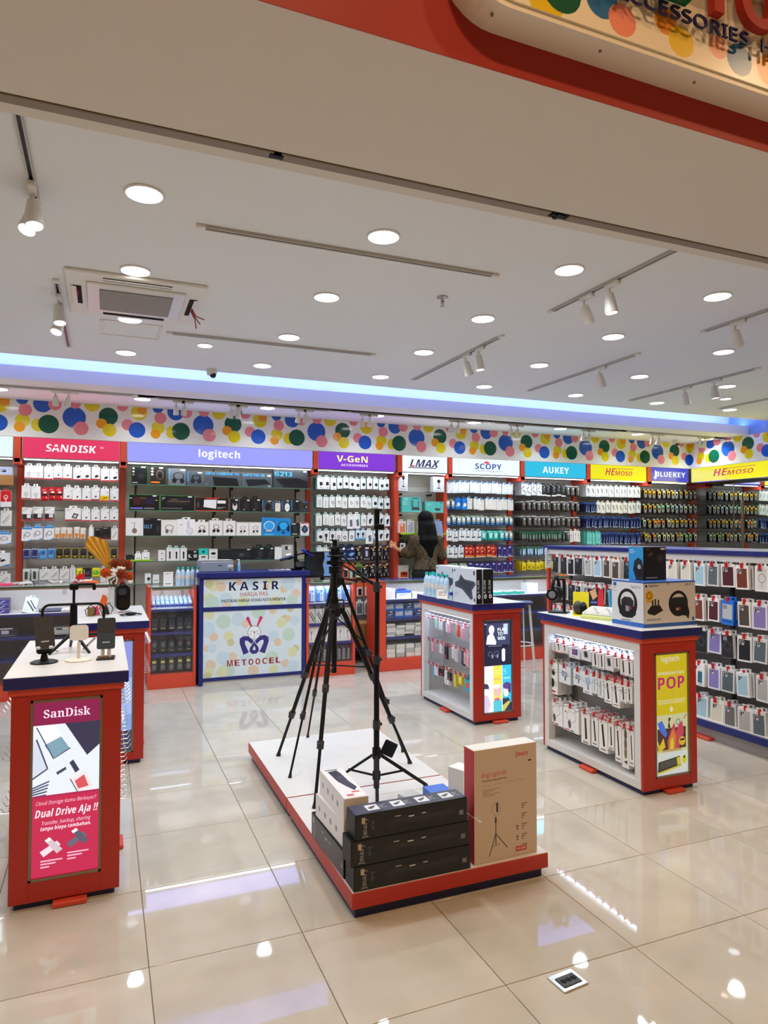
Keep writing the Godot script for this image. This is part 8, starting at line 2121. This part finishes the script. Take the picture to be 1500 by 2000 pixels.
	part(wb, "side_print", B.new().face(Vector3(-0.2256, 0.001, -0.144), Vector3(-0.2256, 0.001, 0.144), Vector3(-0.2256, 0.294, 0.144), Vector3(-0.2256, 0.294, -0.144)), "wheel_side")
	r = Rect2i(0, 0, 300, 330)
	im = sheet(300, 330, "#0f0f11")
	art(im, r, "p .2 .22 .36 .14 .42 .2 .24 .3 #4b4b4f;p .6 .3 .84 .2 .86 .4 .7 .46 #34343a;e .5 .62 .3 .2 #1a1a1d;e .48 .58 .26 .16 #0f0f11;r .1 .92 .5 .025 #b9b9bd;r .76 .03 .2 .06 #cfcfd2;r .08 .06 .2 .02 #666")
	printed("shifter_front", im, 0.3)
	im = sheet(200, 330, "#2b96d4")
	art(im, Rect2i(0, 0, 200, 330), "p .4 .42 .66 .32 .9 .4 1 .6 1 1 .5 1 .3 .7 #1a1d22;c .7 .46 .1 #2b2f36;c .72 .6 .12 #9aa4ae;e .74 .8 .14 .1 #101215;r .06 .08 .3 .02 #d6ecf8;t .06 .14 .4 .06 2 #bfe0f4")
	printed("shifter_side", im, 0.3)
	var sb := thing("shifter_box", "smaller black and sky blue box standing on top of the wheel box", "box", Vector3(3.42, 1.335, -3.615), 0.02)
	part(sb, "carton", B.new().bx(-0.1, 0.1, 0, 0.222, -0.07, 0.065, 0.002), "black")
	part(sb, "front_print", B.new().face(Vector3(-0.099, 0.001, 0.0656), Vector3(0.099, 0.001, 0.0656), Vector3(0.099, 0.221, 0.0656), Vector3(-0.099, 0.221, 0.0656)), "shifter_front")
	part(sb, "side_print", B.new().face(Vector3(-0.1006, 0.001, -0.069), Vector3(-0.1006, 0.001, 0.064), Vector3(-0.1006, 0.221, 0.064), Vector3(-0.1006, 0.221, -0.069)), "shifter_side")
	var hp := thing("headphones", "black headphones hanging on a stand at the far end of the right-hand kiosk", "headphones", Vector3(3.215, 1.04, -4.36), -0.9)
	hp.scale = Vector3.ONE * 1.2
	part(hp, "stand", B.new().box(Vector3(0.02, 0.005, 0), Vector3(0.12, 0.008, 0.09), 0.003).box(Vector3(0.055, 0.11, 0), Vector3(0.014, 0.21, 0.03), 0.003).box(Vector3(0.03, 0.215, 0), Vector3(0.06, 0.012, 0.04), 0.003), "black")
	var arc := []
	for k in 13:
		var an := PI * k / 12.0
		arc.append(Vector3(0.0, 0.15 + sin(an) * 0.082, cos(an) * 0.075))
	part(hp, "headband", B.new().path(arc, 0.011, 8), "black")
	for s: float in [-1.0, 1.0]:
		var cup := part(hp, "ear_cup", B.new().tube(Vector3(0, 0.12, s * 0.05), Vector3(0, 0.12, s * 0.088), 0.044, 0.036, 20), "black")
		part(cup, "plate", B.new().tube(Vector3(0, 0.12, s * 0.088), Vector3(0, 0.12, s * 0.092), 0.024, 0.022, 16), "mid_grey")
		part(cup, "cushion", B.new().tube(Vector3(0, 0.12, s * 0.034), Vector3(0, 0.12, s * 0.052), 0.036, 0.045, 20), "rubber")
	var ms := thing("mouse_display", "dark upright mouse on a bright yellow card stand on the right-hand kiosk", "mouse", Vector3(3.30, 1.04, -4.17), -0.7)
	part(ms, "card", B.new().box(Vector3(0.0, 0.085, -0.02), Vector3(0.115, 0.17, 0.004), 0.001, Basis(Vector3(1, 0, 0), -0.3)).box(Vector3(0, 0.003, 0.03), Vector3(0.12, 0.006, 0.12), 0.001), "yellow")
	part(ms, "mouse", B.new().ball(Vector3(-0.02, 0.055, 0.02), Vector3(0.035, 0.052, 0.045), 18, 12), "dark_grey")
	part(ms, "thumb_rest", B.new().ball(Vector3(0.02, 0.05, 0.03), Vector3(0.026, 0.05, 0.034), 16, 10), "black")
	var kb := thing("keyboard", "white keyboard tilted on a clear stand on the right-hand kiosk", "keyboard", Vector3(3.30, 1.04, -3.90), -1.2)
	part(kb, "stand", B.new().box(Vector3(0, 0.012, 0), Vector3(0.3, 0.024, 0.17), 0.003), "pale_lime")
	var kd := part(kb, "deck", B.new().prism(round_rect(0.3, 0.15, 0.012), -0.006, 0.006), "white", Vector3(0, 0.05, -0.005))
	kd.rotation.x = -PI / 2 + 0.28
	var kc := box_mesh(Vector3(0.0165, 0.0165, 0.006), 0.0015)
	for j in 5:
		for i in 14:
			var key := part(kd, "key", kc, "white_matt" if (i + j) % 5 else "light_grey", Vector3(-0.13 + 0.02 * i, -0.055 + 0.0235 * j, 0.008))
			key.position.y -= 0.008
	for k in 2:
		var cd := pack("show_card", ["tall red and dark printed card standing behind the mouse", "tall sky blue card reading YOUR standing beside the wheel box"][k], "card", ["show_red", "show_blue"][k], "plain", Vector3(0.12, 0.19, 0.006), Vector3([3.44, 3.50][k], 1.04, [-4.16, -4.0][k]), -0.35)
		cd.rotation.x = -0.15


func bottle(at: Vector3, label: String, h: float, group: String, small := false) -> void:
	var t := thing("water_bottle", label, "bottle", at, 0.0, group)
	var s := h / 0.225
	var pr := []
	for p: Array in [[0.0, 0.0], [0.028, 0.0], [0.031, 0.008], [0.029, 0.05], [0.031, 0.06], [0.029, 0.09], [0.031, 0.1], [0.031, 0.13], [0.026, 0.165], [0.013, 0.195], [0.012, 0.205], [0, 0.205]]:
		pr.append(Vector2(p[0], p[1]) * s)
	part(t, "body", B.new().lathe(pr, Vector3.ZERO, 14), "bottle_blue")
	part(t, "cap", B.new().lathe([Vector2(0.0145, 0.2) * s, Vector2(0.0145, 0.222) * s, Vector2(0.012, 0.225) * s, Vector2(0, 0.225) * s], Vector3.ZERO, 12), "white" if small else "cap_teal")
	part(t, "label_band", B.new().lathe([Vector2(0.0305, 0.075) * s, Vector2(0.0318, 0.077) * s, Vector2(0.0318, 0.123) * s, Vector2(0.0305, 0.125) * s], Vector3.ZERO, 14), "blue_plastic" if small else "white")
